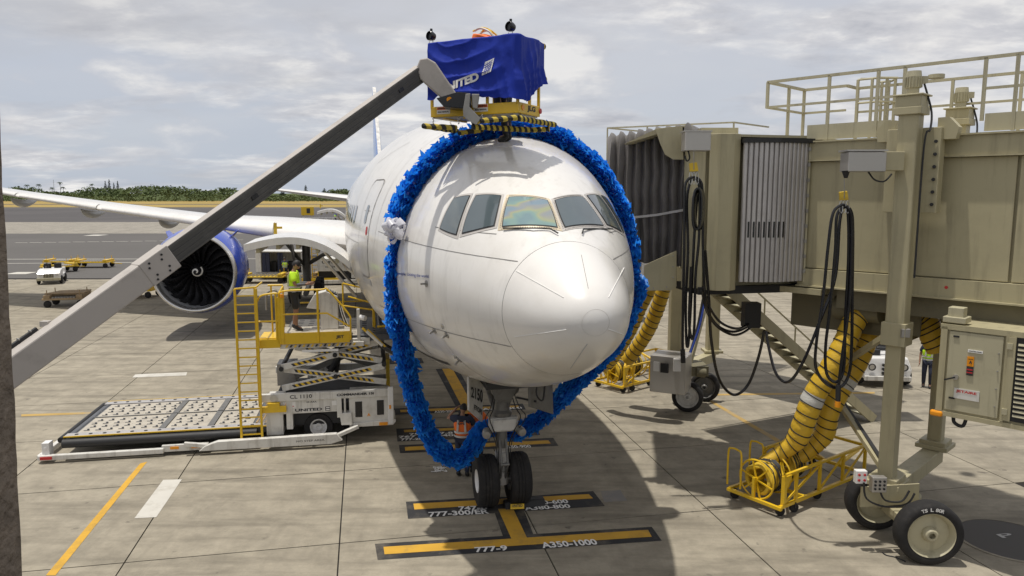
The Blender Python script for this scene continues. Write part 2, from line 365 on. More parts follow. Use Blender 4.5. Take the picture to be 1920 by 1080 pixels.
mat('navy', (0.02, 0.025, 0.05), 0.8, var=0.2, scale=12)
mat('skin', (0.30, 0.16, 0.10), 0.55, var=0.08)
mat('hair', (0.012, 0.010, 0.009), 0.6)
mat('glove', (0.10, 0.10, 0.11), 0.7)
mat('leaf', (0.105, 0.135, 0.055), 0.75, var=0.55, scale=0.08, spec=0.15)
mat('leaf_dark', (0.028, 0.046, 0.022), 0.8, var=0.4, scale=0.3, spec=0.15)
mat('bark', (0.13, 0.11, 0.09), 0.9, var=0.2)
mat('wood', (0.34, 0.24, 0.13), 0.8, var=0.25, scale=3, dirt=0.5)
mat('clear_plastic', (0.80, 0.80, 0.83), 0.25, var=0.1, spec=0.6)
stripes('hazard', (0.62, 0.42, 0.03), (0.03, 0.03, 0.03), 6.2, (1, 0.25, 0.9))
stripes('foam', (0.50, 0.38, 0.05), (0.022, 0.022, 0.022), 8.5, (1, 0.5, 0.35), 0.8)
def ruffle_mat():
    m, nt, b = nodes_mat('ruffle'); N = nt.nodes.new; L = nt.links.new
    tc = N('ShaderNodeTexCoord'); n = N('ShaderNodeTexNoise'); n.inputs['Scale'].default_value = 7; n.inputs['Detail'].default_value = 5; L(tc.outputs['Object'], n.inputs['Vector'])
    r = N('ShaderNodeValToRGB'); L(n.outputs['Fac'], r.inputs[0]); e = r.color_ramp.elements; e[0].position = 0.3; e[1].position = 0.7
    e[0].color = (0.012, 0.20, 0.74, 1); e[1].color = (0.06, 0.44, 1.0, 1); L(r.outputs[0], b.inputs['Base Color'])
    b.inputs['Roughness'].default_value = 0.4; b.inputs['Specular IOR Level'].default_value = 0.4
    out = nt.nodes['Material Output']; tr = N('ShaderNodeBsdfTranslucent'); tr.inputs['Color'].default_value = (0.01, 0.24, 0.95, 1)
    mx = N('ShaderNodeMixShader'); mx.inputs[0].default_value = 0.5; L(b.outputs[0], mx.inputs[1]); L(tr.outputs[0], mx.inputs[2]); L(mx.outputs[0], out.inputs[0])
ruffle_mat()
def bow_mat():
    m, nt, b = nodes_mat('bow'); b.inputs['Base Color'].default_value = (0.8, 0.8, 0.84, 1); b.inputs['Roughness'].default_value = 0.3
    out = nt.nodes['Material Output']; N = nt.nodes.new; L = nt.links.new
    tr = N('ShaderNodeBsdfTranslucent'); tr.inputs['Color'].default_value = (0.85, 0.85, 0.9, 1)
    mx = N('ShaderNodeMixShader'); mx.inputs[0].default_value = 0.4; L(b.outputs[0], mx.inputs[1]); L(tr.outputs[0], mx.inputs[2]); L(mx.outputs[0], out.inputs[0])
bow_mat()
def irid_mat():
    m, nt, b = nodes_mat('glass_sheen_tint'); N = nt.nodes.new; L = nt.links.new
    tc = N('ShaderNodeTexCoord'); n = N('ShaderNodeTexNoise'); n.inputs['Scale'].default_value = 1.6; n.inputs['Detail'].default_value = 1.5; n.inputs['Distortion'].default_value = 0.8; L(tc.outputs['Object'], n.inputs['Vector'])
    r = N('ShaderNodeValToRGB'); L(n.outputs['Fac'], r.inputs[0]); e = r.color_ramp.elements
    st = [(0.30, (0.16, 0.25, 0.27)), (0.42, (0.20, 0.31, 0.28)), (0.49, (0.32, 0.34, 0.20)), (0.54, (0.27, 0.28, 0.27)), (0.60, (0.20, 0.27, 0.33)), (0.70, (0.17, 0.27, 0.28))]  # iridescent sheen of the pane, painted as noise in its base colour
    while len(e) < len(st): e.new(0.5)
    for k, (p, c) in zip(e, st): k.position = p; k.color = (*c, 1)
    L(r.outputs[0], b.inputs['Base Color']); b.inputs['Roughness'].default_value = 0.12; b.inputs['Coat Weight'].default_value = 0.8; b.inputs['Coat Roughness'].default_value = 0.03
irid_mat()

# ------------------------------------------------------------------ ground
YAWG = R(11.3)
ea, er = Vector((-math.sin(YAWG), math.cos(YAWG), 0)), Vector((math.cos(YAWG), math.sin(YAWG), 0))
def sheet(name, pts, m, z, kind='structure', parent=None, label=None):
    o = MB().add([Vector((p[0], p[1], z)) for p in pts], [tuple(range(len(pts)))]).build(name, m, parent, smooth=0, fix=False)
    if o.data.polygons[0].normal.z < 0: o.data.flip_normals()
    if not parent: tag(o, kind=kind)
    if label: o['label'] = label
    return o
ground = sheet('ground', [(-9000, -600), (9000, -600), (9000, 14000), (-9000, 14000)], 'turf', -0.16)
sheet('apron_bed', [(-400, -60), (400, -60), (400, 175), (-400, 175)], 'concrete_sheet', -0.050)
apron = sheet('apron', [(-70, -30), (70, -30), (70, 62), (-70, 62)], 'joint', -0.030)
def band(name, D0, D1, D2, D3, m, z, x0=-900, x1=900):   # a strip across the view, slightly skewed
    return sheet(name, [(x0, D0), (x1, D1), (x1, D2), (x0, D3)], m, z)
# slabs: one object each, shared mesh
O0 = Vector((0.42, 13.85, 0)); SL = 3.72
smesh = None; nslab = 0; cand = []
for i in range(-14, 13):
    for j in range(-4, 12):
        c = O0 + er * ((i + 0.5) * SL) + ea * ((j + 0.5) * SL)
        d = c.y * math.cos(PITCH) + H * math.sin(PITCH)
        if c.y < 5 or c.y > 54: continue
        px = 960 + F * c.x / max(d, 1)
        if -230 < px < 2150: cand.append((c.y, c))
cand.sort(key=lambda t: t[0])
keep = cand[:296]
for k, (_, c) in enumerate(keep):
    if smesh is None:
        h = SL / 2 - 0.013
        mb = MB(); mb.add([(-h, -h, 0), (h, -h, 0), (h, h, 0), (-h, h, 0), (-h, -h, -0.03), (h, -h, -0.03), (h, h, -0.03), (-h, h, -0.03)],
                          [(0, 1, 2, 3), (0, 4, 5, 1), (1, 5, 6, 2), (2, 6, 7, 3), (3, 7, 4, 0)])
        o = mb.build('concrete_slab', 'concrete', apron, smooth=0, local=True); smesh = o.data
    else:
        o = bpy.data.objects.new('concrete_slab', smesh); col.objects.link(o); o.parent = apron
    o.location = (c.x, c.y, random.uniform(-0.002, 0.0)); o.rotation_euler = (random.uniform(-3e-4, 3e-4), random.uniform(-3e-4, 3e-4), YAWG)
far_d = keep[-1][0] - 2.5
sheet('apron_beyond', [(-300, far_d - 8), (-60, far_d - 4), (-60, far_d), (60, far_d), (60, far_d + 0.1), (300, far_d), (300, 61), (-300, 52)][2:], 'concrete_sheet', -0.02)
# distant pavement and grass
band('asphalt_apron', 53.5, 60, 130, 112, 'asphalt', -0.012)
band('concrete_taxiway', 112, 130, 178, 160, 'concrete_pale', -0.008)
band('asphalt_taxiway', 160, 178, 335, 350, 'asphalt_dark', -0.004)
o = band('grass', 350, 335, 620, 620, 'dry_grass', 0.02, -1500, 1500)
band('far_runway', 425, 425, 455, 440, 'asphalt_dark', 0.035, -1500, 1500)
def dashes():
    mb = MB()
    for k in range(16):
        a = G(40 + k * 27, 455 - k * 0.35); mb.box((a.x, a.y, 0), (1.6, 0.35, 0.004))
    mb.build('dashed_line', 'paint_white', apron, smooth=0)
    mb = MB()
    for (x0, y0, x1, y1, w) in ((0, 486, 560, 485, 0.35), (0, 494, 380, 491, 0.3)):
        a, b = G(x0, y0), G(x1, y1); mb.bar((a.x, a.y, 0.0), (b.x, b.y, 0.0), w, 0.004)
    mb.build('edge_line', 'paint_white', apron, smooth=0)
    mb = MB(); a = G(180, 441); mb.box((a.x, a.y, 0), (2.4, 3, 0.004)); a = G(40, 512); mb.box((a.x, a.y, 0), (1.7, 1.6, 0.005)); mb.build('patch', 'paint_white', apron, smooth=0)
dashes()
def gpoly(name, px, m, z=0.004, parent=apron): return sheet(name, [G(*p)[:2] for p in px], m, z, parent=parent)
def gtext(name, s, x0, y0, x1, y1, hpx, m='letter_white', bold=0.03, z=0.012):
    a, b = G(x0, y0), G(x1, y1); c = G((x0 + x1) / 2, (y0 + y1) / 2 - hpx); mid = (a + b) / 2
    hh = (c - mid).length; d = ea * hh
    text(MB(), s, a + Vector((0, 0, z)), b - a, d, bold).build(name, m, apron, smooth=0)
# front stop bars
gpoly('marking_border', [(703, 1020), (1222, 988), (1241, 1014), (708, 1050)], 'paint_black', 0.004)
gpoly('marking_border', [(920, 940), (975, 938), (1000, 1002), (943, 1006)], 'paint_black', 0.0042)
gpoly('marking_border', [(761, 941), (892, 934), (935, 932), (988, 931), (1112, 921), (1134, 949), (765, 973)], 'paint_black', 0.0044)
gpoly('stop_bar', [(719, 1026), (1215, 994), (1222, 1007), (721, 1040)], 'paint_yellow', 0.008)
gpoly('stop_bar', [(775, 945), (1104, 927), (1112, 935), (777, 956)], 'paint_yellow', 0.008)
gpoly('centre_line_marking', [(934, 955), (962, 954), (988, 1009), (959, 1011)], 'paint_yellow', 0.0084)
gtext('lettering', '777-9', 892, 1037, 953, 1033, 10)
gtext('lettering', 'A350-1000', 1018, 1029, 1122, 1022, 11)
gtext('lettering', '747-8', 861, 958, 914, 956, 7.5)
gtext('lettering', '777-300/ER', 805, 970, 918, 964, 9)
gtext('lettering', 'A340-600', 985, 949, 1067, 944, 7.5)
gtext('lettering', 'A380-800', 985, 958, 1071, 953, 7.5)
# rear stop bars
gpoly('marking_border', [(748, 835), (1037, 821), (1047, 836), (750, 850)], 'paint_black', 0.004)
gpoly('stop_bar', [(759, 838.5), (1028, 826), (1033, 832), (760, 845.5)], 'paint_yellow', 0.008)
gtext('lettering', 'A350-900', 942, 842, 997, 840, 5.5)
gpoly('marking_border', [(743, 804), (1003, 794), (1013, 816), (745, 828)], 'paint_black', 0.004)
gpoly('stop_bar', [(757, 806.5), (1000, 796.5), (1003, 801), (758, 811)], 'paint_yellow', 0.008)
gtext('lettering', '757  787-8', 768, 817, 850, 814, 4)
gtext('lettering', '767  747-400', 748, 822, 862, 818, 4)
gtext('lettering', '777-200', 752, 827, 800, 825, 4)
gpoly('marking_border', [(738, 766), (980, 757), (986, 768), (740, 778)], 'paint_black', 0.004)
gpoly('stop_bar', [(750, 769), (973, 760.5), (976, 764.5), (751, 773.5)], 'paint_yellow', 0.008)
gtext('lettering', 'A330-200', 815, 775, 850, 773.5, 4)
gtext('lettering', 'A340-300', 905, 770, 980, 767, 4)
gpoly('marking_border', [(729, 673), (790, 671), (795, 681), (731, 683)], 'paint_black', 0.004)
gpoly('stop_bar', [(738, 675), (775, 674), (777, 678), (739, 679.5)], 'paint_yellow', 0.008)
gpoly('marking_border', [(817, 692), (858, 690), (900, 765), (912, 795), (868, 797), (857, 767)], 'paint_black', 0.0046)
gpoly('centre_line_marking', [(829, 692), (848, 691), (890, 766), (900, 797), (880, 798), (868, 767)], 'paint_yellow', 0.0085)
# thin lines and dashes
gpoly('guide_line', [(263, 869), (276, 866), (104, 1079), (86, 1079)], 'paint_yellow')
gpoly('guide_line', [(40, 777), (290, 769), (290, 772), (40, 781)], 'paint_faint')
gpoly('white_dash', [(306, 900), (341, 899), (293, 970), (252, 972)], 'paint_white')
gpoly('white_dash', [(254, 702), (351, 698), (349, 704), (248, 708)], 'paint_white')
gpoly('guide_line', [(1308, 740), (1316, 740), (1464, 826), (1456, 829)], 'paint_faint')
gpoly('guide_line', [(1318, 739), (1640, 735), (1640, 738), (1320, 742)], 'paint_faint', 0.0045)
gpoly('painted_patch', [(1126, 921), (1163, 919), (1176, 939), (1133, 942)], 'paint_grey', 0.003)
def manhole():
    c = G(1893, 1012); r = (G(1800, 1012) - c).length
    mb = MB(); mb.lathe((c.x, c.y, 0.004), (0, 0, 1), [(r * 0.93, 0), (r * 0.93, 0.006), (r, 0.006), (r, 0)], 48); mb.build('manhole_ring', 'concrete', apron)
    MB().lathe((c.x, c.y, 0.005), (0, 0, 1), [(0.001, 0.0), (r * 0.92, 0.0)], 48).build('manhole_cover', 'asphalt', apron)
    text(MB(), 'P', G(1880, 1010) + V(0, 0, 0.012), er * 0.30, ea * 0.16).build('lettering', 'metal_dull', apron, smooth=0)
manhole()
# squiggle of cable lying on the apron
mb = MB()
for k in range(5):
    pts = [G(805 + 26 * random.random() + k * 3, 880 + random.uniform(-5, 6)) + V(0, 0, 0.012) for _ in range(5)]
    mb.tube(smoothpath(pts, 4), 0.008, 4)
tag(mb.build('cord', 'letter_white'), 'tangle of thin white cord on the concrete left of the nose wheels', 'cord')
mb = MB().tube(smoothpath([G(1655, 1037) + V(0, 0, .01), G(1662, 1042) + V(0, 0, .01), G(1680, 1046) + V(0, 0, .01), G(1698, 1054) + V(0, 0, .01), G(1690, 1050) + V(0, 0, .01)], 4), 0.012, 5)
tag(mb.build('strap', 'dark'), 'short dark frayed strap lying on the concrete before the bridge wheel', 'strap')

# ------------------------------------------------------------------ near wall at the left edge of the view
EA, EB = P(3, 150, 1.2), P(49, 1060, 1.2)
mb = MB(); rows = []
for i in range(130):
    z = H - 1.6 + i * 0.035; r = []
    for (x, y) in ((-1.9, 1.20), (-0.90, 1.20), (-0.845, 1.20), (-0.834, 1.19), (-0.833, 1.17), (-0.832, 1.14), (-0.834, 1.11), (-0.845, 1.10), (-0.9, 1.10), (-1.9, 1.10)):
        if x > -1.5: x += 0.834 + EA.x + (EB.x - EA.x) * (z - EA.z) / (EB.z - EA.z)
        nn = noise.noise(Vector((x * 9, y * 9, z * 9))) * 0.0018 + noise.noise(Vector((x * 60, y * 60, z * 60))) * 0.0014
        r.append(Vector((x + nn, y + nn, z)))
    rows.append(r)
mb.grid(rows, closeu=True)
mb.box((-1.40, 1.15, (H - 1.62) / 2), (1.13, 0.098, H - 1.62))
tag(mb.build('concrete_pier', 'wall_stone', smooth=60), 'rough brown stone wall edge running down the left border of the view', 'wall')

# ------------------------------------------------------------------ airliner (local frame: x lateral, y aft of the nose tip, z up)
AY = R(12.5)
plane = empty('airliner', (1.06, 9.15, 0), AY, 'wide white twin-engine airliner parked nose-on with blue engine cowls', 'airplane')
PM = wm(plane); PMI = PM.inverted()
TAB_S = [0, .1, .3, .6, 1.2, 1.5, 2, 2.4, 3, 4, 5, 6, 8, 10, 12, 14, 48, 54, 60, 66, 72, 73.8]
T_HW = [0, .30, .50, .68, .91, 1.04, 1.28, 1.46, 1.69, 1.99, 2.23, 2.44, 2.78, 2.99, 3.08, 3.1, 3.1, 2.95, 2.45, 1.7, .6, .12]
T_TOP = [4.88, 5.16, 5.33, 5.50, 5.79, 5.93, 6.27, 6.54, 6.88, 7.30, 7.62, 7.87, 8.20, 8.37, 8.44, 8.45, 8.45, 8.42, 8.3, 8.1, 7.5, 7.0]
T_BOT = [4.88, 4.60, 4.40, 4.20, 3.94, 3.82, 3.61, 3.47, 3.28, 3.03, 2.84, 2.70, 2.50, 2.36, 2.29, 2.26, 2.26, 2.75, 3.8, 4.95, 6.2, 6.7]
T_ZC = [4.88, 4.88, 4.87, 4.86, 4.86, 4.87, 4.90, 4.93, 4.98, 5.05, 5.12, 5.18, 5.26, 5.32, 5.35, 5.35, 5.35, 5.6, 6.05, 6.5, 6.9, 6.85]
def pchip(xs, ys):
    n = len(xs); h = [xs[i + 1] - xs[i] for i in range(n - 1)]; d = [(ys[i + 1] - ys[i]) / h[i] for i in range(n - 1)]
    m = [d[0]] + [0 if d[i - 1] * d[i] <= 0 else 2 * d[i - 1] * d[i] / (d[i - 1] + d[i]) for i in range(1, n - 1)] + [d[-1]]
    def f(x):
        x = max(xs[0], min(xs[-1], x)); i = 0
        while i < n - 2 and x > xs[i + 1]: i += 1
        t = (x - xs[i]) / h[i]
        return (2 * t**3 - 3 * t * t + 1) * ys[i] + (t**3 - 2 * t * t + t) * h[i] * m[i] + (-2 * t**3 + 3 * t * t) * ys[i + 1] + (t**3 - t * t) * h[i] * m[i + 1]
    return f
TT = [math.sqrt(s) for s in TAB_S]
fhw, ftop, fbot, fzc = (pchip(TT, t) for t in (T_HW, T_TOP, T_BOT, T_ZC))
def sec(s, th):
    t = math.sqrt(max(s, 0)); hw, top, bot, zc = fhw(t), ftop(t), fbot(t), fzc(t)
    c, sn = math.cos(th), math.sin(th)
    return Vector((hw * c, s, zc + (top - zc if sn > 0 else zc - bot) * sn))
def fus_rows(s0, s1, n, m=96, root=True):
    rows = []
    for i in range(n + 1):
        if root: t = math.sqrt(s0) + (math.sqrt(s1) - math.sqrt(s0)) * i / n; s = t * t
        else: s = s0 + (s1 - s0) * i / n
        rows.append([sec(s, 2 * math.pi * k / m) for k in range(m)])
    return rows
S_R = 1.28                                     # radome joint
mb = MB(); mb.grid(fus_rows(0.0, S_R, 26), closeu=True); mb.v = [tuple(v) for v in mb.v]
allv = MB(); allv.grid(fus_rows(0.0, 16, 120, 128), closeu=True)
BV = BVHTree.FromPolygons([Vector(v) for v in allv.v], allv.f)
mb.build('radome', 'plane_radome', plane, smooth=80, local=True)
mb = MB(); mb.grid(fus_rows(S_R + 0.008, 14, 90, 96), closeu=True); mb.grid(fus_rows(14.0, 73.8, 50, 96, False), closeu=True)
mb.build('fuselage', 'plane_white', plane, smooth=80, local=True)
MB().grid([[(v - Vector((0, 0, 4.86))) * k + Vector((0, 0, 4.86)) for v in sec_] for sec_, k in ((fus_rows(S_R - .02, S_R, 1)[0], .990), (fus_rows(S_R, S_R + .05, 1)[1], .990))], closeu=True).build('radome_joint', 'dark', plane, local=True)
def hit(px, py):
    o = PMI @ Vector((0, 0, H)); d = (PMI.to_3x3() @ ray(px, py)).normalized()
    loc, nrm, _, _ = BV.ray_cast(o, d)
    if loc is None: return None, None
    if nrm.dot(d) > 0: nrm = -nrm
    return loc, nrm
def onsurf(p, off):                            # push a point on to the skin
    loc, nrm, _, _ = BV.find_nearest(p)
    c = Vector((0, loc.y, 4.9 + min(loc.y, 5) * .05))
    if nrm.dot(loc - c) < 0: nrm = -nrm
    return loc + nrm * off
def inter(q, a, b): return (q[0] * (1 - a) + q[1] * a) * (1 - b) + (q[3] * (1 - a) + q[2] * a) * b
def rr(x, y, k): return x * math.sqrt(1 - k * y * y / 2), y * math.sqrt(1 - k * x * x / 2)
def patch(q, off, grow=0.0, n=10, k=0.14, growy=None):      # q: 4 local 3-D corners -> rounded patch lying on the skin
    rows = []; w = ((q[1] - q[0]).length + (q[2] - q[3]).length) / 2; h = ((q[3] - q[0]).length + (q[2] - q[1]).length) / 2
    gx, gy = 1 + 2 * grow / w, 1 + 2 * (grow if growy is None else growy) / h
    for i in range(n + 1):
        r = []
        for j in range(n + 1):
            x, y = rr(-1 + 2 * j / n, -1 + 2 * i / n, k)
            r.append(onsurf(inter(q, 0.5 + x * gx / 2, 0.5 + y * gy / 2), off))
        rows.append(r)
    return rows
def mirror(q): return [Vector((-v.x, v.y, v.z)) for v in (q[1], q[0], q[3], q[2])]
WIN = [[(825.7, 429), (856.5, 441), (882, 367.5), (852, 372.5)], [(867.3, 438.5), (927, 424.5), (940, 367.5), (893, 367.5)], [(942, 426), (1051, 427.5), (1041, 376.5), (954.5, 370)]]
for k, w in enumerate(WIN):
    q = [hit(*p)[0] for p in w]
    if k == 2:                                 # keep the front pane clear of the centre post
        for v in (q[1], q[2]): v.x = min(v.x, -0.055)
    for side, qq in ((0, q), (1, mirror(q))):
        lbl = 'gold rimmed frame round the left windscreen' if (k == 2 and side == 0) else None
        f = MB().grid(patch(qq, .006, .075 if k == 2 else .06)).build('window_frame', 'frame_gold' if lbl else 'frame_grey', plane, local=True, fix=False)
        if lbl: f['label'] = lbl
        MB().grid(patch(qq, .012, .018)).build('window_seal', 'dark', f, local=False, fix=False).matrix_parent_inverse = Matrix()
        p = MB().grid(patch(qq, .017)).build('windscreen_pane' if k == 2 else 'side_window_pane', 'glass_sheen_tint' if (k == 2 and side == 0) else 'glass_dark', f, local=True, fix=False)
        if k == 2:
            n = 34; s = []
            for a in range(n):
                for (u, v) in ((a / n, -.065), (a / n, 1.065)): s.append(onsurf(inter(qq, u, v), .008))
            for a in range(18):
                for (u, v) in ((-.042, a / 18), (1.042, a / 18)): s.append(onsurf(inter(qq, u, v), .008))
            b = MB()
            for c in s: b.box(c, (.012, .012, .012))
            b.build('rivets', 'frame_grey', f, smooth=0, local=True)['kind'] = 'stuff'
# wipers
for pts in (((945, 430.5), (1000, 431), (1030, 431.5), (1046, 441)), ((1090, 441), (1092, 433), (1145, 431.5))):
    pp = [hit(*p) for p in pts]; pp = [l + n * .035 for l, n in pp if l is not None]
    MB().tube(pp, 0.012, 6).build('wiper', 'dark', plane, local=True)
def surf_side(s, z, side, off=0.0):
    t = math.sqrt(s); hw, top, bot, zc = fhw(t), ftop(t), fbot(t), fzc(t)
    h = top - zc if z > zc else zc - bot; q = max(-.999, min(.999, (z - zc) / h))
    c = math.sqrt(1 - q * q); n = Vector((c / hw, -0.08 * 1.0 / hw, q / h)).normalized()
    return Vector((side * (hw * c + off * n.x), s + off * 0, z + off * n.z))
def ribbon_side(path, side, w, off=.006, closed=True):
    rows = []; n = len(path)
    for i in range(n + (1 if closed else 0)):
        a, b, c = path[(i - 1) % n if closed else max(i - 1, 0)], path[i % n], path[(i + 1) % n if closed else min(i + 1, n - 1)]
        dx, dy = c[0] - a[0], c[1] - a[1]; l = math.hypot(dx, dy) or 1; nx, ny = -dy / l, dx / l
        rows.append([surf_side(b[0] + nx * w / 2, b[1] + ny * w / 2, side, off), surf_side(b[0] - nx * w / 2, b[1] - ny * w / 2, side, off)])
    return MB().grid(rows)
def rrect(s0, s1, z0, z1, r, n=6, sub=10):
    out = []
    for (cx, cy, a0) in ((s1 - r, z1 - r, 0), (s0 + r, z1 - r, 90), (s0 + r, z0 + r, 180), (s1 - r, z0 + r, 270)):
        out += [(cx + r * math.cos(R(a0 + 90 * k / n)), cy + r * math.sin(R(a0 + 90 * k / n))) for k in range(n + 1)]
    res = []
    for i in range(len(out)):
        a, b = out[i], out[(i + 1) % len(out)]; m = max(1, int(math.hypot(b[0] - a[0], b[1] - a[1]) / .15))
        res += [(a[0] + (b[0] - a[0]) * k / m, a[1] + (b[1] - a[1]) * k / m) for k in range(m)]
    return res
def side_patch(s0, s1, z0, z1, side, off, k=.2, n=8):
    rows = []
    for i in range(n + 1):
        r = []
        for j in range(n + 1):
            x, y = rr(-1 + 2 * j / n, -1 + 2 * i / n, k); r.append(surf_side((s0 + s1) / 2 + x * (s1 - s0) / 2, (z0 + z1) / 2 + y * (z1 - z0) / 2, side, off))
        rows.append(r)
    return MB().grid(rows)
# passenger doors and cabin windows
for side in (-1, 1):
    for s0 in (7.0, 21.5, 33.0, 47.0, 60.0):
        d = side_patch(s0, s0 + 1.08, 4.72, 6.78, side, .004, .12).build('passenger_door', 'plane_white', plane, local=True)
        f = ribbon_side(rrect(s0, s0 + 1.08, 4.72, 6.78, .22), side, .022, .010).build('door_seam', 'seam', d, local=True)
        if s0 < 10:
            side_patch(s0 + .42, s0 + .66, 5.85, 6.25, side, .010, .5).build('door_window', 'glass_dark', d, local=True)
            side_patch(s0 + .2, s0 + .85, 6.12, 6.13, side, .009).build('door_mark', 'seam', d, local=True)
            side_patch(s0 + .14, s0 + .30, 5.62, 5.80, side, .009, .5).build('door_emblem', 'letter_red', d, local=True)
            side_patch(s0 + .05, s0 + 1.03, 4.55, 4.68, side, .005, 0).build('door_sill', 'plane_grey', d, local=True)
    s = 9.1
    while s < 58:
        if not any(abs(s - d - .5) < .9 for d in (21.5, 33, 47)):
            side_patch(s - .13, s + .13, 5.80, 6.22, side, .008, .6, 4).build('cabin_window', 'glass_dark', plane, local=True)
        s += .533
# seams on the skin
mb = MB()
for ss in (3.2, 5.0, 6.4, 9.3, 12.2):
    for k in range(96):
        a, b = sec(ss, 2 * math.pi * k / 96), sec(ss, 2 * math.pi * (k + 1) / 96)
        if ss == 3.2 and a.z > 4.2: continue
        c = Vector((0, ss, 5.0)); oa, ob = (a - c).normalized() * .004, (b - c).normalized() * .004
        mb.add([a + oa, b + ob, b + ob + Vector((0, .012, 0)), a + oa + Vector((0, .012, 0))], [(0, 1, 2, 3)])
for side in (-1, 1):
    for (s0, s1, z0, z1) in ((1.35, 6.2, 5.55, 5.75), (1.3, 7, 4.35, 4.15), (2.0, 3.4, 5.9, 5.95), (8.2, 14, 5.4, 5.4), (7.8, 9.2, 7.6, 7.2)):
        mb.f_ = None; r = ribbon_side([(s0 + (s1 - s0) * t / 20, z0 + (z1 - z0) * t / 20) for t in range(21)], side, .010, .004, False); mb.add(r.v, r.f)
mb.build('panel_seam', 'seam', plane, smooth=0, local=True, fix=False)
# radome: lightning diverter strips and the cap ring
for (x0, y0, x1, y1, r_, m_) in ((968, 508, 1057, 558, .005, 'letter_white'), (965, 632, 1062, 618, .005, 'letter_white'), (1170, 502, 1141, 558, .005, 'letter_white'), (1140, 617, 1168, 627, .006, 'letter_white'), (1101, 645, 1070, 690, .005, 'plane_grey'), (1090, 478, 1103, 541, .003, 'seam')):
    pts = [hit(x0 + (x1 - x0) * t / 8, y0 + (y1 - y0) * t / 8) for t in range(9)]; pts = [l + n * r_ * .6 for l, n in pts if l is not None]
    if len(pts) > 2: MB().tube(pts, r_, 6).build('lightning_strip', m_, plane, local=True)
mb = MB()
for k in range(64):
    a, b = sec(.035, 2 * math.pi * k / 64), sec(.035, 2 * math.pi * (k + 1) / 64)
    o_ = Vector((0, -.004, 0)); mb.add([a * 1 + o_, b + o_, b + o_ + (b - Vector((0, .06, 4.88))) * .018, a + o_ + (a - Vector((0, .06, 4.88))) * .018], [(0, 1, 2, 3)])
mb.build('cap_ring', 'frame_grey', plane, smooth=0, local=True, fix=False)
# probes and small blades on the nose
for (px, py, dx, dz) in ((800, 532, -12, 8), (838, 628, 10, 6), (815, 620, -6, -4), (861, 675, -6, -6)):
    l, n = hit(px, py)
    if l is None: continue
    mb = MB(); mb.cyl(l, l + n * .012, .055, 14); mb.bar(l, l + n * .10, .02, .03); mb.tube([l + n * .10, l + n * .11 + Vector((0, -.16, 0.03))], [.014, .008], 6)
    mb.build('probe', 'metal_dull', plane, local=True)
for (px, py) in ((830, 612), (853, 668)):
    l, n = hit(px, py); mb = MB(); mb.cyl(l, l + n * .008, .045, 12); mb.bar(l + Vector((0, 0, -.05)), l + Vector((0, .05, .05)) + n * .02, .012, .02); mb.build('static_port', 'metal', plane, local=True)
# slogan behind the garland
def skin_text(s, px0, py0, px1, py1, hpx, m):
    pts, fs, _ = text2d(s, .01); mb = MB(); vs = []
    for a, b in pts:
        l, n = hit(px0 + (px1 - px0) * a, py0 + (py1 - py0) * a - hpx * b)
        if l is None: return
        vs.append(l + n * .008)
    mb.add(vs, fs).build('lettering', m, plane, smooth=0, local=True, fix=False)
skin_text('people. Uniting the world.', 746, 517, 805, 523, 7.5, 'letter_blue')
# wings: sections along the span
def wing(side):
    st = [(3.0, 27.2, 13.5, 4.05, 1.5), (6.5, 29.3, 11.0, 4.48, 1.15), (10, 31.4, 9.2, 4.90, .9), (16, 35.0, 7.4, 5.65, .65), (21, 38.0, 5.9, 6.32, .5), (26, 41.0, 4.5, 7.05, .36), (31, 44.2, 2.6, 7.85, .2), (32.3, 45.6, 1.2, 8.05, .08)]
    prof = [(0, 0), (.008, .22), (.035, .42), (.10, .62), (.25, .82), (.45, .78), (.70, .48), (1, .03), (.7, -.14), (.45, -.30), (.2, -.36), (.06, -.28), (.012, -.14)]
    st = [(u, le, c, z, th * (.8 if u < 8 else .58)) for u, le, c, z, th in st]; rows = [[Vector((side * u, le + c * x, z + th * y)) for x, y in prof] for u, le, c, z, th in st]
    w = MB().grid(rows, closeu=True).build('wing', 'plane_white', plane, smooth=50, local=True)
    for k in range(7):                         # leading-edge slats, proud of the wing, and grey upper panels
        a, b = st[k], st[k + 1]
        if k == 0 or k > 5: continue
        mb = MB(); rr_ = []
        for t in (.03, .97):
            u, le, c, z, th = [a[i] * (1 - t) + b[i] * t for i in range(5)]
            rr_.append([Vector((side * u, le + c * x - .05, z + th * y + .02)) for x, y in ((.10, .66), (.035, .48), (.0, .26), (-.006, .0), (.0, -.16), (.03, -.27))])
        mb.grid(rr_).build('slat', 'plane_white', plane, smooth=60, local=True)
    for (u, le, c, z) in ((7.5, 30, 10.2, 4.3), (13.5, 33.6, 8.1, 4.95), (18.2, 36.4, 6.7, 5.55), (22.6, 39, 5.4, 6.2)):
        mb = MB(); mb.tube([(side * u, le + c * .42 + t * c * .8, z - .34 * math.sin(math.pi * min(1, t * 1.05) ** .8) * 1.0) for t in [k / 10 for k in range(11)]], [.04 + .20 * math.sin(math.pi * (k / 10) ** .7) for k in range(11)], 14)
        mb.build('flap_track_fairing', 'plane_grey', plane, smooth=60, local=True)
    # wing to body fairing
    mb = MB(); rows = []
    for i in range(15):
        t = i / 14; s = 25.0 + 17 * t; g = math.sin(math.pi * t) ** .55
        rows.append([Vector((side * (2.3 + 1.25 * g * math.cos(R(a))), s, 3.4 + 1.35 * g * math.sin(R(a)))) for a in range(-90, 91, 15)])
    mb.grid(rows).build('wing_root_fairing', 'plane_white', plane, smooth=60, local=True)
    return w
for side in (-1, 1): wing(side)
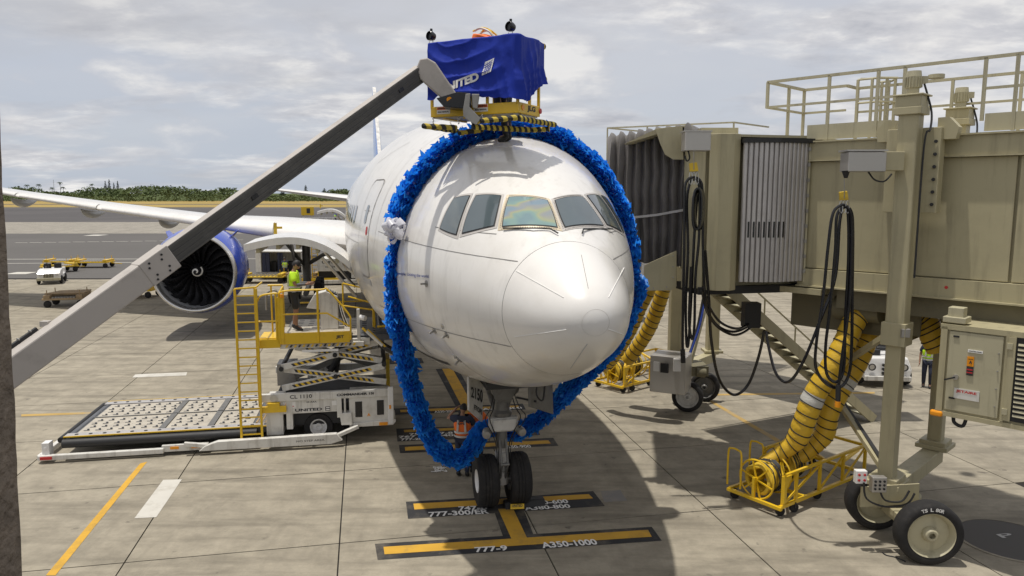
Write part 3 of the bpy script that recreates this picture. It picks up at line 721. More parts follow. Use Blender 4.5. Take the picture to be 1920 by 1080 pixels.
# engines
ZE, SE, UE = 3.0, 26.0, 9.7
def engine(side):
    o = Vector((side * UE, SE, ZE)); ax = Vector((0, 1, 0))
    e = MB().lathe(o, ax, [(1.80, .22), (1.88, .55), (1.955, 1.2), (1.97, 2.2), (1.90, 3.4), (1.72, 4.5), (1.62, 4.9), (1.55, 4.85), (1.55, 3.6)], 64).build('engine', 'plane_blue', plane, smooth=60, local=True)
    MB().lathe(o, ax, [(1.80, .235), (1.775, .12), (1.73, .03), (1.69, 0), (1.65, .03), (1.615, .14), (1.60, .30), (1.60, .42)], 64).build('inlet_lip', 'metal_lip', e, smooth=80, local=True)
    MB().lathe(o, ax, [(1.60, .42), (1.63, .8), (1.64, 1.6)], 64).build('inlet_duct', 'plane_grey', e, smooth=80, local=True)
    MB().lathe(o, ax, [(1.64, 1.45), (.3, 1.5), (.001, 1.5)], 48).build('fan_case', 'dark', e, smooth=60, local=True)
    for k in range(22):
        rows = []; a0 = 2 * math.pi * k / 22
        for i in range(9):
            t = i / 8; r = .34 + 1.28 * t; sw = a0 + .26 * math.sin(t * 2.6) * 1.0 - .20 * t * t; ch = .30 + .22 * math.sin(t * 3.0); tw = R(28 + 34 * t)
            rows.append([Vector((side * UE + r * math.cos(sw + j * ch * math.sin(tw) / max(r, .5)), SE + 1.05 + j * ch * math.cos(tw) + .05 * j * j, ZE + r * math.sin(sw + j * ch * math.sin(tw) / max(r, .5)))) for j in (-.5, -.17, .17, .5)])
        MB().grid(rows).build('fan_blade', 'fan_metal', e, smooth=70, local=True, fix=False)
    MB().lathe(o, ax, [(.001, .42), (.06, .46), (.16, .60), (.28, .82), (.37, 1.05), (.40, 1.3)], 40).build('spinner', 'black_gloss', e, smooth=80, local=True)
    prof = pchip([0, .06, .16, .28, .37, .40], [.42, .46, .60, .82, 1.05, 1.3]); rows = []
    for k in range(41):
        t = k / 40; a = R(-60 + 470 * t); r = .04 + .215 * t; w = .034 * (0.55 + .45 * math.sin(math.pi * t))
        rows.append([o + Vector((x * math.cos(a), prof(x) - .012, x * math.sin(a))) for x in (max(.004, r - w), r + w)])
    MB().grid(rows).build('spiral_mark', 'letter_white', e, smooth=0, local=True, fix=False)
    for a in (48, 132):
        c = o + Vector((1.93 * math.cos(R(a)), 1.6, 1.93 * math.sin(R(a)))); n = Vector((math.cos(R(a)), 0, math.sin(R(a)))); tn = Vector((0, 0, 1)).cross(Vector((0, 1, 0)))
        th = n.cross(Vector((0, 1, 0))) * .012
        MB().prism([c - th - n * .05, c + Vector((0, 1.5, 0)) - th - n * .05, c + Vector((0, 1.5, 0)) - th + n * .42, c + Vector((0, .75, 0)) - th + n * .40], th * 2).build('engine_strake', 'plane_blue', e, local=True)
    MB().lathe(o, ax, [(1.2, 4.2), (1.12, 5.4), (.75, 6.6), (.70, 6.5)], 32).build('core_nozzle', 'metal_dull', e, smooth=60, local=True)
    rows = []
    for i in range(8):
        t = i / 7; s = SE + .9 + 7.4 * t; z0 = ZE + 1.9 - .1 * t; z1 = ZE + 1.98 + .35 * math.sin(min(1, t * 1.3) * 1.57); w = .05 + .28 * math.sin(math.pi * min(1, .15 + t * .7))
        rows.append([Vector((side * UE + w * x, s, z0 + (z1 - z0) * y)) for x, y in ((-1, -1.5), (-1, .6), (0, 1), (1, .6), (1, -1.5))])
    MB().grid(rows, closeu=True).build('pylon', 'plane_white', e, smooth=50, local=True)
    MB().grid([[p + Vector((0, -.004, 0)) for p in r_] for r_ in [[o + Vector(((1.80 + .08 * j) * math.cos(R(a)), .235 + .36 * j - .01 * j, (1.80 + .085 * j) * math.sin(R(a)))) * 1.0 for a in range(0, 360, 6)] for j in (0, .08)]], closeu=True).build('cowl_ring', 'plane_white', e, local=True)
for side in (-1, 1): engine(side)
# tail
def slab3(name, st, m):                        # st: (x, le, chord, z, thick, dirx, dirz)
    prof = [(0, 0), (.02, .3), (.12, .75), (.35, 1), (.65, .7), (1, .02), (.65, -.7), (.35, -1), (.12, -.75), (.02, -.3)]
    return MB().grid([[Vector((x + th * y * nx, le + c * q, z + th * y * nz)) for q, y in prof] for x, le, c, z, th, nx, nz in st], closeu=True).build(name, m, plane, smooth=50, local=True)
slab3('vertical_fin', [(0, 57.5, 12.5, 8.0, .50, 1, 0), (0, 60, 10.5, 9.6, .42, 1, 0), (0, 69.8, 3.6, 17.2, .16, 1, 0), (0, 70.6, 2.6, 17.4, .05, 1, 0)], 'tail_blue')
MB().grid([[Vector((x, s - .06, z)) for x in (-.16, 0, .16)] for s, z in ((57.2, 8.05), (59.9, 9.7), (69.7, 17.2))]).build('fin_leading_edge', 'metal', plane, local=True)
for side in (-1, 1): slab3('stabilizer', [(side * .6, 62.5, 7.5, 5.7, .40, 0, 1), (side * 10.8, 70.0, 2.6, 6.95, .12, 0, 1)], 'plane_white')
# open cargo doors on the viewer-left side
def cargo_door(s0, s1, scale=1.0):
    r, o2 = 3.1, Vector((-2.98, 0, 4.62)); rows = []; rows2 = []
    for i in range(17):
        a = i / 16; x = -2.75 * a * scale; z = .44 * math.sin(math.pi * a ** .85) + .52 * a
        rows.append([o2 + Vector((x, s, z)) for s in (s0, s1)]); rows2.append([o2 + Vector((x, s, z - .19)) for s in (s1, s0)])
    out = [a + b for a, b in zip(rows, rows2)]
    d = MB().grid(out, closeu=True).add([out[-1][0], out[-1][1], out[-1][2], out[-1][3]], [(0, 1, 2, 3)]).build('cargo_door', 'plane_white', plane, smooth=50, local=True)
    rows = [[p + Vector((0, (-.012 if k == 0 else .012), -.012)) if True else p for k, p in enumerate((r_[0] + Vector((0, .03, -.01)), r_[1] + Vector((0, -.03, -.01))))] for r_ in rows2]
    mb = MB()
    for i in range(2, 16, 3):
        p0, p1 = rows2[i][0], rows2[i][1]; mb.bar(p0 + Vector((0, -.12, -.07)), p1 + Vector((0, .12, -.07)), .09, .12)
    mb.build('door_rib', 'beige_light', d, local=True)
    MB().grid([[r_[0] + Vector((0, -.05, -.006)), r_[1] + Vector((0, .05, -.006))] for r_ in rows2]).build('door_lining', 'beige_light', d, local=True, fix=False)
    for s in (s0 + .25, s1 - .25): MB().tube([o2 + Vector((.15, s, -1.0)), o2 + Vector((-.75, s, .12))], .045, 8).build('door_actuator', 'metal', d, local=True)
    MB().box(o2 + Vector((-1.95, s0 + .3, .93)), (.08, .1, .30)).box(o2 + Vector((-1.85, s0 + .3, .95)), (.16, .06, .06)).build('door_latch', 'yellow_worn', d, local=True)
    mb = MB(); mb.grid([[surf_side(s, z, -1, .006) for s in (s0, (s0 + s1) / 2, s1)] for z in [2.75 + 1.9 * k / 8 for k in range(9)]]).build('cargo_opening', 'dark', plane, local=True, fix=False)
    return d
cargo_door(12.0, 14.7)
cargo_door(47.5, 50.2, .8)
# main gear
for side in (-1, 1):
    g = MB().cyl((side * 5.5, 37.5, 4.2), (side * 5.5, 37.5, 1.1), .24, 16).cyl((side * 5.5, 35.6, .68), (side * 5.5, 39.4, .68), .16, 12).tube([(side * 5.5, 37.5, 2.2), (side * 3.2, 36.5, 3.6)], .12, 10).tube([(side * 5.5, 37.5, 2.0), (side * 7.3, 38.5, 4.2)], .10, 10).build('main_gear', 'gear_grey', plane, local=True)
    MB().box((side * 6.25, 37.3, 3.0), (.07, 1.5, 2.1), Matrix.Rotation(R(8 * side), 3, 'Y')).build('gear_door', 'gear_grey', g, local=True)
    for dy in (-1.45, 0, 1.45):
        for dx in (-.7, .7):
            MB().lathe((side * 5.5 + dx, 37.5 + dy, .67), (1, 0, 0), [(.30, -.22), (.55, -.25), (.64, -.17), (.67, 0), (.64, .17), (.55, .25), (.30, .22)], 24).lathe((side * 5.5 + dx, 37.5 + dy, .67), (1, 0, 0), [(.001, -.15), (.30, -.18), (.30, .18), (.001, .15)], 20, 1).build('main_wheel', ['rubber', 'gear_white'], g, local=True)
# nose gear
SG = 5.89
g = MB().cyl((0, SG + .0, 2.05), (0, SG, 3.2), .155, 20).cyl((0, SG, 1.25), (0, SG, 2.1), .115, 20).build('nose_gear', 'gear_grey', plane, local=True)
MB().cyl((0, SG, .66), (0, SG, 1.42), .095, 20).cyl((0, SG, .46), (0, SG, .74), .14, 16).cyl((0, SG, .95), (0, SG, 1.15), .145, 16).build('oleo_strut', 'gear_white', g, local=True)
MB().cyl((-.36, SG, .545), (.36, SG, .545), .07, 16).build('axle', 'metal', g, local=True)
for sx in (-1, 1):
    c = (sx * .34, SG, .545)
    w = MB().lathe(c, (1, 0, 0), [(.235, -.185), (.30, -.20), (.44, -.222), (.505, -.20), (.535, -.15), (.543, -.10), (.532, -.095), (.532, -.08), (.545, -.075), (.546, -.03), (.535, -.025), (.535, -.01), (.547, -.005),
                               (.546, .03), (.535, .035), (.535, .05), (.545, .055), (.543, .10), (.535, .15), (.505, .20), (.44, .222), (.30, .20), (.235, .185)], 56).build('tyre', 'rubber', g, smooth=50, local=True)
    MB().lathe(c, (1, 0, 0), [(.001, -.10), (.10, -.10), (.12, -.06), (.19, -.07), (.215, -.16), (.24, -.195), (.24, .195), (.215, .16), (.19, .07), (.12, .06), (.10, .14), (.001, .14)], 32).build('rim', 'white_clean' if sx < 0 else 'gear_grey', w, smooth=40, local=True)
mb = MB()                                       # drag brace and upper frame
mb.prism([(-.46, SG - .35, 3.05), (.46, SG - .35, 3.05), (.15, SG - .2, 2.25), (-.15, SG - .2, 2.25)], (0, .10, 0))
for sx in (-1, 1): mb.tube([(sx * .42, SG + .2, 3.0), (sx * .10, SG + .12, 1.9)], .05, 10); mb.tube([(sx * .34, SG - .5, 3.0), (sx * .30, SG - .1, 2.45), (sx * .06, SG, 2.2)], .035, 8)
mb.build('drag_brace', 'gear_grey', g, local=True)
for sx in (-1, 1):
    MB().cyl((sx * .38, SG - .42, 2.72), (sx * .16, SG - .30, 2.72), .085, 16).cyl((sx * .30, SG - .34, 2.92), (sx * .2, SG - .3, 2.92), .06, 12).build('actuator', 'metal_dull', g, local=True)
MB().box((0.02, SG - .17, 1.78), (.50, .12, .25)).box((0, SG - .13, 1.78), (.60, .14, .30)).build('light_box', 'gear_white', g, bevel=.02, local=True)
for sx in (-1, 1): MB().lathe((sx * .36, SG - .22, 1.63), (sx * .2, -1, -.1), [(.001, .10), (.08, .09), (.095, .02), (.09, -.1), (.05, -.18)], 18).build('taxi_light', 'metal_dull', g, local=True)
mb = MB()
for sx in (-1, 1): mb.tube([(sx * .07, SG - .1, 1.45), (sx * .06, SG - .32, .98), (sx * .05, SG - .1, .60)], .026, 8)
mb.tube([(-.09, SG - .33, .98), (.09, SG - .33, .98)], .03, 8); mb.build('torque_link', 'gear_grey', g, local=True)
for k, (dx, r) in enumerate(((-.14, .012), (.15, .012), (-.18, .01), (.2, .009))):
    pts = smoothpath([(dx, SG - .14, 2.5), (dx * 1.6, SG - .25, 2.15), (dx * 2.2, SG - .3, 1.95), (dx * 1.3, SG - .22, 1.6), (dx * .8, SG - .16, 1.3), (dx * .7, SG - .15, .75)], 5)
    MB().tube(pts, r, 6).build('hydraulic_line', 'dark', g, local=True)
MB().lathe((0, SG, 1.98), (0, 0, 1), [(.12, -.06), (.2, -.05), (.21, .03), (.16, .08), (.12, .08)], 20).build('steering_collar', 'gear_grey', g, local=True)
MB().box((0, SG + .05, 2.84), (1.05, 2.3, .12)).build('wheel_well', 'dark', plane, local=True)
def panel4(name, px, D, th, m, par):
    q = [PMI @ P(x, y, d) for (x, y), d in zip(px, D)]; n = (q[1] - q[0]).cross(q[3] - q[0]).normalized()
    return MB().prism(q, n * th).build(name, m, par, local=True, bevel=.01), q, n
gd, q, n = panel4('gear_door', [(879, 700), (906, 700), (905, 791), (880, 769)], (14.0, 14.75, 14.75, 14.0), .045, 'gear_white', plane)
gd['label'] = 'left nose gear door carrying the number'
def door_text(s, a0, b0, a1, b1):
    pts, fs, _ = text2d(s, .03); mb = MB(); off = n if (PMI @ Vector((0, 0, H)) - q[0]).dot(n) > 0 else -n
    mb.add([inter([q[3], q[2], q[1], q[0]], a0 + (a1 - a0) * x, b0 + (b1 - b0) * y) + off * (.054 if off == n else .012) for x, y in pts], fs).build('lettering', 'letter_black', gd, smooth=0, local=True, fix=False)
door_text('2150', .10, .38, .95, .66); door_text('ETOPS', .32, .12, .92, .24)
gd2, q2, n2 = panel4('gear_door', [(993, 705), (1036, 702), (1038, 777), (994, 763)], (14.3, 14.9, 14.9, 14.3), .05, 'gear_grey', plane)
mb = MB(); mb.tube([PMI @ P(968, 745, 14.5), PMI @ P(1006, 753, 14.4)], .022, 8)
mb.tube(smoothpath([PMI @ P(1008, 712, 14.3), PMI @ P(1006, 740, 14.25), PMI @ P(1018, 750, 14.3), PMI @ P(1022, 712, 14.4)], 4), .018, 6); mb.build('door_rod', 'dark', gd2, local=True)
# narrow black strip laid on the skin along the lower left of the belly
mb = MB(); rows = []
for k in range(40):
    s = 4.2 + 9.5 * k / 39; rows.append([sec(s, R(a)) + Vector((-.006, 0, -.006)) for a in (229, 231.5)])
mb.grid(rows).build('belly_stripe', 'dark', plane, smooth=0, local=True, fix=False)
# chock pad under the right nose tyre
mb = MB(); c = G(1000, 950); a = wm(plane)
c0 = G(975, 948)
tag(MB(Matrix.Translation(c0) @ Matrix.Rotation(AY, 4, 'Z')).prism([(-.34, -.16, .0), (-.34, .16, .0), (-.34, .10, .13), (-.34, -.06, .13)], (.86, 0, 0)).build('wheel_chock', 'dark', bevel=.02), 'black rubber chock with yellow patch under the right nose wheel', 'chock')
ch = bpy.data.objects['wheel_chock']
q = [G(959, 951, .08), G(981, 950, .08)]
text(MB(), 'UNITED', q[0] + V(.01, -.05, .02), (q[1] - q[0]) * .9, V(0, .02, .05)).build('lettering', 'letter_black', ch, smooth=0)
MB().prism([q[0] + V(-.02, -.035, -.03), q[1] + V(.02, -.035, -.03), q[1] + V(.02, 0.02, .05), q[0] + V(-.02, .02, .05)], V(0, .01, .004)).build('patch', 'yellow', ch, smooth=0)

# ------------------------------------------------------------------ blue ruffled garland
gl_s = 4.75
def gl_pt(th, s=gl_s, off=.14): 
    p = sec(s, th); n = Vector((math.cos(th) / max(fhw(math.sqrt(s)), .1), 0, math.sin(th) / 2.4)).normalized()
    return PM @ (p + n * off)
path = [gl_pt(R(a)) for a in range(-8, 170, 8)]          # from the right flank over the crown to the left flank
left = [(747, 445, 13.4), (742, 490, 13.45), (739, 545, 13.5), (745, 600, 13.5), (757, 660, 13.55), (768, 712, 13.65), (783, 762, 13.8), (803, 812, 14.0), (828, 846, 14.2), (856, 862, 14.35), (882, 846, 14.5), (903, 808, 15.0), (930, 803, 15.6), (965, 812, 15.7), (990, 800, 15.6), (1020, 780, 15.5), (1050, 748, 15.3), (1085, 715, 15.0), (1120, 680, 14.8), (1155, 640, 14.6), (1180, 590, 14.5), (1195, 530, 14.4)]
path = path[:-1] + [P(*t) for t in left]
path = smoothpath(path, 14, True)
L_ = [0]
for i in range(1, len(path)): L_.append(L_[-1] + (path[i] - path[i - 1]).length)
total = L_[-1]
mb = MB(); step = 0.042; nd = int(total / step); j = 0; rng = random.Random(3)
for k in range(nd):
    d = k * step
    while j < len(L_) - 2 and L_[j + 1] < d: j += 1
    t = (d - L_[j]) / max(1e-6, L_[j + 1] - L_[j]); p = path[j].lerp(path[j + 1], t); dr = (path[min(j + 2, len(path) - 1)] - path[max(0, j - 1)]).normalized()
    a = dr.cross(Vector((.2, 1, .1))).normalized(); b = dr.cross(a)
    n = 34; ph = rng.random() * 6.28; tilt = a * rng.uniform(-.35, .35) + b * rng.uniform(-.35, .35); base = .172 + .05 * noise.noise(Vector((d * 1.4, 3, 0))) + .03 * rng.uniform(-1, 1)
    rows = [[], [], []]
    for q_ in range(n):
        an = ph + 2 * math.pi * q_ / n; e = a * math.cos(an) + b * math.sin(an)
        fold = (1 if q_ % 2 else -1); low = noise.noise(Vector((math.cos(an) * 2.2, math.sin(an) * 2.2, k * .37)))
        rad = base * (1 + .20 * low) + rng.uniform(-.032, .036)
        if rng.random() < .012: rad += rng.uniform(.03, .09)
        ax = dr * (fold * rng.uniform(.01, .05) + .055 * low + e.dot(tilt) * .12)
        rows[0].append(p + e * .055 + ax * .1); rows[1].append(p + e * rad * .68 + ax * .8); rows[2].append(p + e * rad + ax * 1.5 + a * rng.uniform(-.008, .008))
    mb.grid(rows, closeu=True)
gar = mb.build('garland', 'ruffle', smooth=180, fix=False)
tag(gar, 'huge bright blue ruffled plastic lei hung around the airliner nose', 'garland')
MB().tube(path[::3], .05, 8, close=True).build('core_rope', 'plane_blue', gar)
mb = MB(); c = P(741, 430, 12.95)
for k in range(26):
    a = Vector((rng.uniform(-1, 1), rng.uniform(-1, .5), rng.uniform(-1, 1))).normalized(); s_ = a.cross(Vector((rng.random(), rng.random(), rng.random()))).normalized(); l = rng.uniform(.15, .26)
    nn = a.cross(s_)
    rows = []
    for i in range(9):
        t = i / 8; cc = c + a * l * math.sin(math.pi * t) ** .8 + nn * l * .38 * math.cos(math.pi * t) * (1 if i else .6)
        rows.append([cc + s_ * w_ * (.018 + .055 * math.sin(math.pi * t)) + nn * rng.uniform(-.006, .006) for w_ in (-1, 0, 1)])
    mb.grid(rows)
b_ = mb.build('ribbon_bow', 'bow', gar, smooth=60, fix=False)
b_['label'] = 'pale translucent ribbon bow'

# ------------------------------------------------------------------ near passenger boarding bridge
TA = R(44.03)
lx, ly = Vector((math.cos(TA), math.sin(TA), 0)), Vector((-math.sin(TA), math.cos(TA), 0))
TO = Vector((7.4, 14.0, 0))
TX = Matrix.Translation(TO) @ Matrix.Rotation(TA, 4, 'Z')
br = empty('boarding_bridge', (7.3, 13.1, 0), 0, 'large beige boarding bridge with corrugated grey curtain reaching the airliner', 'boarding bridge')
def TB(): return MB(TX)
mb = TB(); mb.box((1.2, -3.0, 6.08), (2.34, 9.9, 2.9)); mb.build('tunnel', 'beige', br, smooth=0)
for y0, y1 in ((1.93, .15), (.13, -1.75), (-1.78, -4.9), (-4.93, -7.9)):
    TB().box((-.012, (y0 + y1) / 2, 6.05), (.05, y0 - y1 - .02, 2.16)).build('wall_panel', 'beige', br, smooth=0, bevel=.008)
TB().box((-.03, -3.0, 7.34), (.14, 9.92, .38)).box((-.055, -3.0, 7.53), (.20, 9.94, .03)).box((-.055, -3.0, 7.15), (.18, 9.94, .025)).build('roof_beam', 'beige', br, smooth=0)
TB().box((-.04, -3.0, 4.78), (.14, 9.93, .34)).box((-.06, -3.0, 4.60), (.22, 9.95, .03)).build('floor_beam', 'beige', br, smooth=0)
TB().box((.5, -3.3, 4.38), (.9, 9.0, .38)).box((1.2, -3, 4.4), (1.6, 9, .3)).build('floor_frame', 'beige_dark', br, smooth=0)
TB().cyl((-.04, -.82, 4.80), (-.115, -.82, 4.80), .03, 10).build('warning_lamp', 'letter_red', br)
# roof edge boards and rails
TB().box((-.02, 1.15, 7.72), (.03, 1.6, .30)).build('toe_board', 'beige_light', br, smooth=0)
TB().box((-.02, -4.5, 7.72), (.03, 6.6, .30)).build('toe_board', 'beige_light', br, smooth=0)
def rails(name, pts, zs, w=.05, X=None):
    for z in zs: 
        for a, b in zip(pts[:-1], pts[1:]): MB(X).bar((a[0], a[1], z), (b[0], b[1], z), w, w).build(name, 'beige_light', br, smooth=0)
rails('guard_rail', [(-.02, -8.2), (-.02, 2.85), (1.7, 2.85), (1.7, 1.9), (2.3, 1.9), (2.3, -8.2)], (8.82,), .055, TX)
rails('guard_rail', [(-.02, .15), (-.02, 2.85), (1.7, 2.85), (1.7, 1.9)], (8.30,), .045, TX)
rails('guard_rail', [(-.02, -1.15), (-.02, -8.2)], (8.30,), .045, TX)
rails('guard_rail', [(2.3, 1.9), (2.3, -8.2)], (8.30,), .045, TX)
for (x, y, z0) in ((-.02, 2.85, 8.28), (.95, 2.85, 7.6), (1.7, 2.85, 7.6), (-.02, 1.55, 7.56), (-.02, .62, 7.56), (-.02, .15, 7.7), (-.02, -1.15, 7.75), (-.02, -1.62, 7.56), (-.02, -2.6, 7.56), (-.02, -4.0, 7.56), (-.02, -5.4, 7.56),
                   (2.3, 1.9, 7.5), (2.3, .9, 7.5), (2.3, 0, 7.5), (2.3, -1.2, 7.5), (2.3, -2.2, 7.5), (2.3, -3.4, 7.5), (2.3, -4.6, 7.5)):
    TB().bar((x, y, z0), (x, y, 8.82), .055, .055, up=(1, 0, 0)).build('rail_post', 'beige_light', br, smooth=0)
mb = TB()                                       # caged roof ladder
for x, y in ((1.9, 1.75), (1.9, 1.45), (2.05, 1.2), (2.25, 1.1), (2.45, 1.3), (2.6, 1.5)): mb.bar((x, y, 7.4), (x, y, 8.95), .05, .05, up=(1, 0, 0))
for z in (8.95, 8.45): mb.tube([TX.inverted() @ (TX @ Vector(p)) for p in ((1.9, 1.75, z), (1.9, 1.3, z), (2.2, 1.05, z), (2.6, 1.3, z), (2.6, 1.6, z))], .025, 6)
mb.cyl((2.9, .5, 8.95), (2.9, .5, 9.03), .16, 14); mb.bar((1.9, 1.7, 8.97), (2.9, .5, 8.97), .03)
mb.build('ladder_cage', 'beige_light', br, smooth=30)
# lift columns
c1, c2 = Vector((7.06, 13.36, 0)), Vector((9.13, 15.40, 0))
RT = Matrix.Rotation(TA, 3, 'Z')
def column(c, top):
    k = MB().box((c.x, c.y, (3.95 + 7.95) / 2), (.33, .33, 4.0), RT).build('lift_column', 'beige', br, smooth=0, bevel=.03)
    MB().box((c.x, c.y, (1.0 + 3.95) / 2), (.27, .27, 2.95), RT).build('inner_column', 'beige', k, smooth=0, bevel=.02)
    MB().box((c.x, c.y, 3.95), (.42, .42, .42), RT).build('collar', 'beige', k, smooth=0, bevel=.01)
    MB().box((c.x, c.y, 7.93), (.46, .46, .13), RT).box((c.x, c.y, 8.09), (.42, .42, .20), RT).box((c.x, c.y, 8.20), (.50, .50, .03), RT).build('collar', 'beige', k, smooth=0, bevel=.01)
    mo = MB().cyl((c.x, c.y, 8.2), (c.x, c.y, 8.33), .10, 16).cyl((c.x, c.y, 8.33), (c.x, c.y, 8.52), .125, 18).cyl((c.x, c.y, 8.52), (c.x, c.y, 8.62), .128, 18, .115).build('lift_motor', 'beige_light', k)
    fin = MB()
    for q in range(18):
        a = 2 * math.pi * q / 18; fin.bar((c.x + .13 * math.cos(a), c.y + .13 * math.sin(a), 8.34), (c.x + .13 * math.cos(a), c.y + .13 * math.sin(a), 8.51), .012, .03, up=(math.cos(a), math.sin(a), 0))
    fin.build('cooling_fins', 'beige_light', mo, smooth=0)['kind'] = 'stuff'
    MB().box((c.x + .17, c.y - .02, 8.47), (.10, .10, .12)).build('terminal_box', 'beige_light', mo, smooth=0)
    MB().tube(smoothpath([(c.x + .17, c.y - .04, 8.4), (c.x + .22, c.y - .08, 8.2), (c.x + .30, c.y - .10, 7.9), (c.x + .24, c.y - .2, 7.6), (c.x + .13, c.y - .24, 7.3), (c.x + .12, c.y - .24, 5.0)], 5), .018, 6).build('cable', 'dark', k)
    return k
k1 = column(c1, 8.6); k2 = column(c2, 8.6)
MB().box(c1 + lx * .30 + Vector((0, 0, 6.9)), (.25, .9, 1.5), RT).build('column_bracket', 'beige', br, smooth=0, bevel=.01)
mb = MB()
for k in range(6): mb.cyl(c1 + lx * .16 - ly * (.38) + Vector((0, 0, 6.3 + .22 * k)), c1 + lx * .15 - ly * .385 + Vector((0, 0, 6.3 + .22 * k)) - lx * .02, .03, 10)
mb.build('bolt_holes', 'dark', br)
for s_ in (-1, 1):
    a = c1 + lx * .28 + Vector((0, 0, 7.62)) + ly * (.35 * s_); MB().prism([a + V(0, 0, -.18), a + ly * s_ * .30 + V(0, 0, -.18), a + ly * s_ * .34 + V(0, 0, .02), a + ly * s_ * .18 + V(0, 0, .20), a + V(0, 0, .20)], lx * .2).build('gusset', 'beige', br, smooth=0)
MB().box(c1 + V(.02, -.24, 4.0) + V(0, 0, 0), (.16, .10, .16)).build('junction_box', 'steel_box', br, smooth=0, bevel=.01)
MB().bar(c1 + V(0, 0, .92), c2 + V(0, 0, .92), .34, .30).build('cross_beam', 'beige', br, smooth=0, bevel=.015)
for c in (c1, c2): MB().box((c.x, c.y, 1.12), (.62, .62, .09), RT).box((c.x, c.y, 1.2), (.5, .5, .10), RT).build('column_flange', 'beige', br, smooth=0, bevel=.01)
# bogie
MB().cyl((7.55, 13.55, .55), (7.55, 13.55, .80), .26, 20).box((7.4, 13.2, .52), (.5, 1.5, .22)).box((7.35, 12.75, .74), (.9, .28, .12)).build('bogie', 'beige', br, smooth=30, bevel=.01)
def wheel(c, par, r=.56, w=.36, ax=Vector((-.10, -1, 0)), label=False, rimm='beige_light'):
    ax = ax.normalized()
    wl = MB().lathe(c, ax, [(r * .70, -w * .42), (r * .80, -w * .47), (r * .93, -w * .45), (r, -w * .3), (r * 1.005, 0), (r, w * .3), (r * .93, w * .45), (r * .80, w * .47), (r * .70, w * .42)], 48).build('tyre', 'rubber', par, smooth=50)
    MB().lathe(c, ax, [(.001, w * .22), (r * .10, w * .22), (r * .10, w * .50), (r * .16, w * .50), (r * .20, w * .44), (r * .24, w * .30), (r * .24, w * .16), (r * .60, w * .10), (r * .66, w * .36), (r * .72, w * .46), (r * .735, w * .36), (r * .70, -w * .40), (.001, -w * .2)], 40).build('rim', rimm, wl, smooth=35)
    if label:
        mb = MB(); e1 = V(0, 0, 1).cross(ax).normalized() * -1
        for ch, dg in (('T', 112), ('S', 106), ('L', 94), ('8', 84), ('0', 78), ('R', 72)):
            a = R(dg); rad = e1 * -math.cos(a) + V(0, 0, 1) * math.sin(a); tan = e1 * math.sin(a) + V(0, 0, 1) * math.cos(a)
            rad = (V(0, 0, 1) * math.sin(a) - e1 * math.cos(a)); tan = (e1 * math.sin(a) + V(0, 0, 1) * math.cos(a)) * -1
            text(mb, ch, Vector(c) + ax * (w * .475) + rad * r * .80 - tan * .025, tan * .05, rad * .065, .03)
        mb.build('lettering', 'letter_white', wl, smooth=0)
    return wl
wheel((7.35, 12.42, .56), br, label=True); wheel((7.10, 13.80, .56), br)
MB().box((7.35, 13.1, .56), (.25, 1.2, .25)).build('axle', 'beige_dark', br, smooth=0)
# control boxes on the column foot
MB().box(c1 + V(-.15, -.42, 1.02), (1.15, .03, .38), Matrix.Rotation(R(8), 3, 'Z')).build('control_plate', 'beige', br, smooth=0)
q = P(1613, 893, 12.85); MB().box(q, (.20, .12, .24)).build('switch_box', 'white_clean', br, smooth=0, bevel=.01)
mb = MB()
for i, j in ((-.05, .05), (.05, .05), (-.05, -.05), (.05, -.05)): mb.cyl(q + V(i, -.06, j), q + V(i, -.08, j), .022, 8)
mb.build('switch', 'letter_red', br)
q = P(1646, 907, 12.8); MB().box(q, (.26, .14, .28)).build('switch_box', 'steel_box', br, smooth=0, bevel=.01)
mb = MB()
for i in (-.08, 0, .08):
    for j in (.07, 0, -.07): mb.cyl(q + V(i, -.07, j), q + V(i, -.085, j), .022, 8)
mb.build('button', 'dark', br)
for pp in (((1620, 905), (1625, 935), (1660, 950), (1700, 945), (1715, 925)), ((1650, 920), (1660, 938), (1690, 940), (1705, 920))):
    MB().tube(smoothpath([P(*p, 12.75) for p in pp], 5), .018, 6).build('cable', 'dark', br)
# diagonal braces
MB().bar(P(1655, 878, 13.5), P(1545, 712, 16.6), .10, .10).build('brace', 'beige', br, smooth=0)
MB().bar(P(1650, 858, 13.7), P(1575, 745, 15.9), .07, .05).build('brace', 'dark', br, smooth=0)
MB().bar(P(1668, 625, 13.8), P(1530, 715, 16.6), .10, .10).build('brace', 'beige', br, smooth=0)
# hoist arm and box on the column
b0 = P(1600, 300, 13.2)
MB().box(c1 + V(-.42, -.05, b0.z - .02), (.50, .30, .33)).build('hoist_arm', 'beige', br, smooth=0, bevel=.01)
MB().box(P(1618, 304, 13.15), (.66, .34, .34)).build('hoist_box', 'steel_box', br, smooth=0, bevel=.012)
MB().box(P(1618, 283, 13.15), (.70, .37, .03)).build('hoist_lid', 'steel_box', br, smooth=0)
MB().cyl(P(1586, 320, 13.05), P(1586, 334, 13.05), .07, 12, .03).build('cable_guide', 'dark', br)
MB().tube(smoothpath([P(1628, 322, 13.1), P(1640, 337, 13.1), P(1658, 340, 13.1), P(1672, 326, 13.1)], 5), .015, 6).build('cable', 'dark', br)

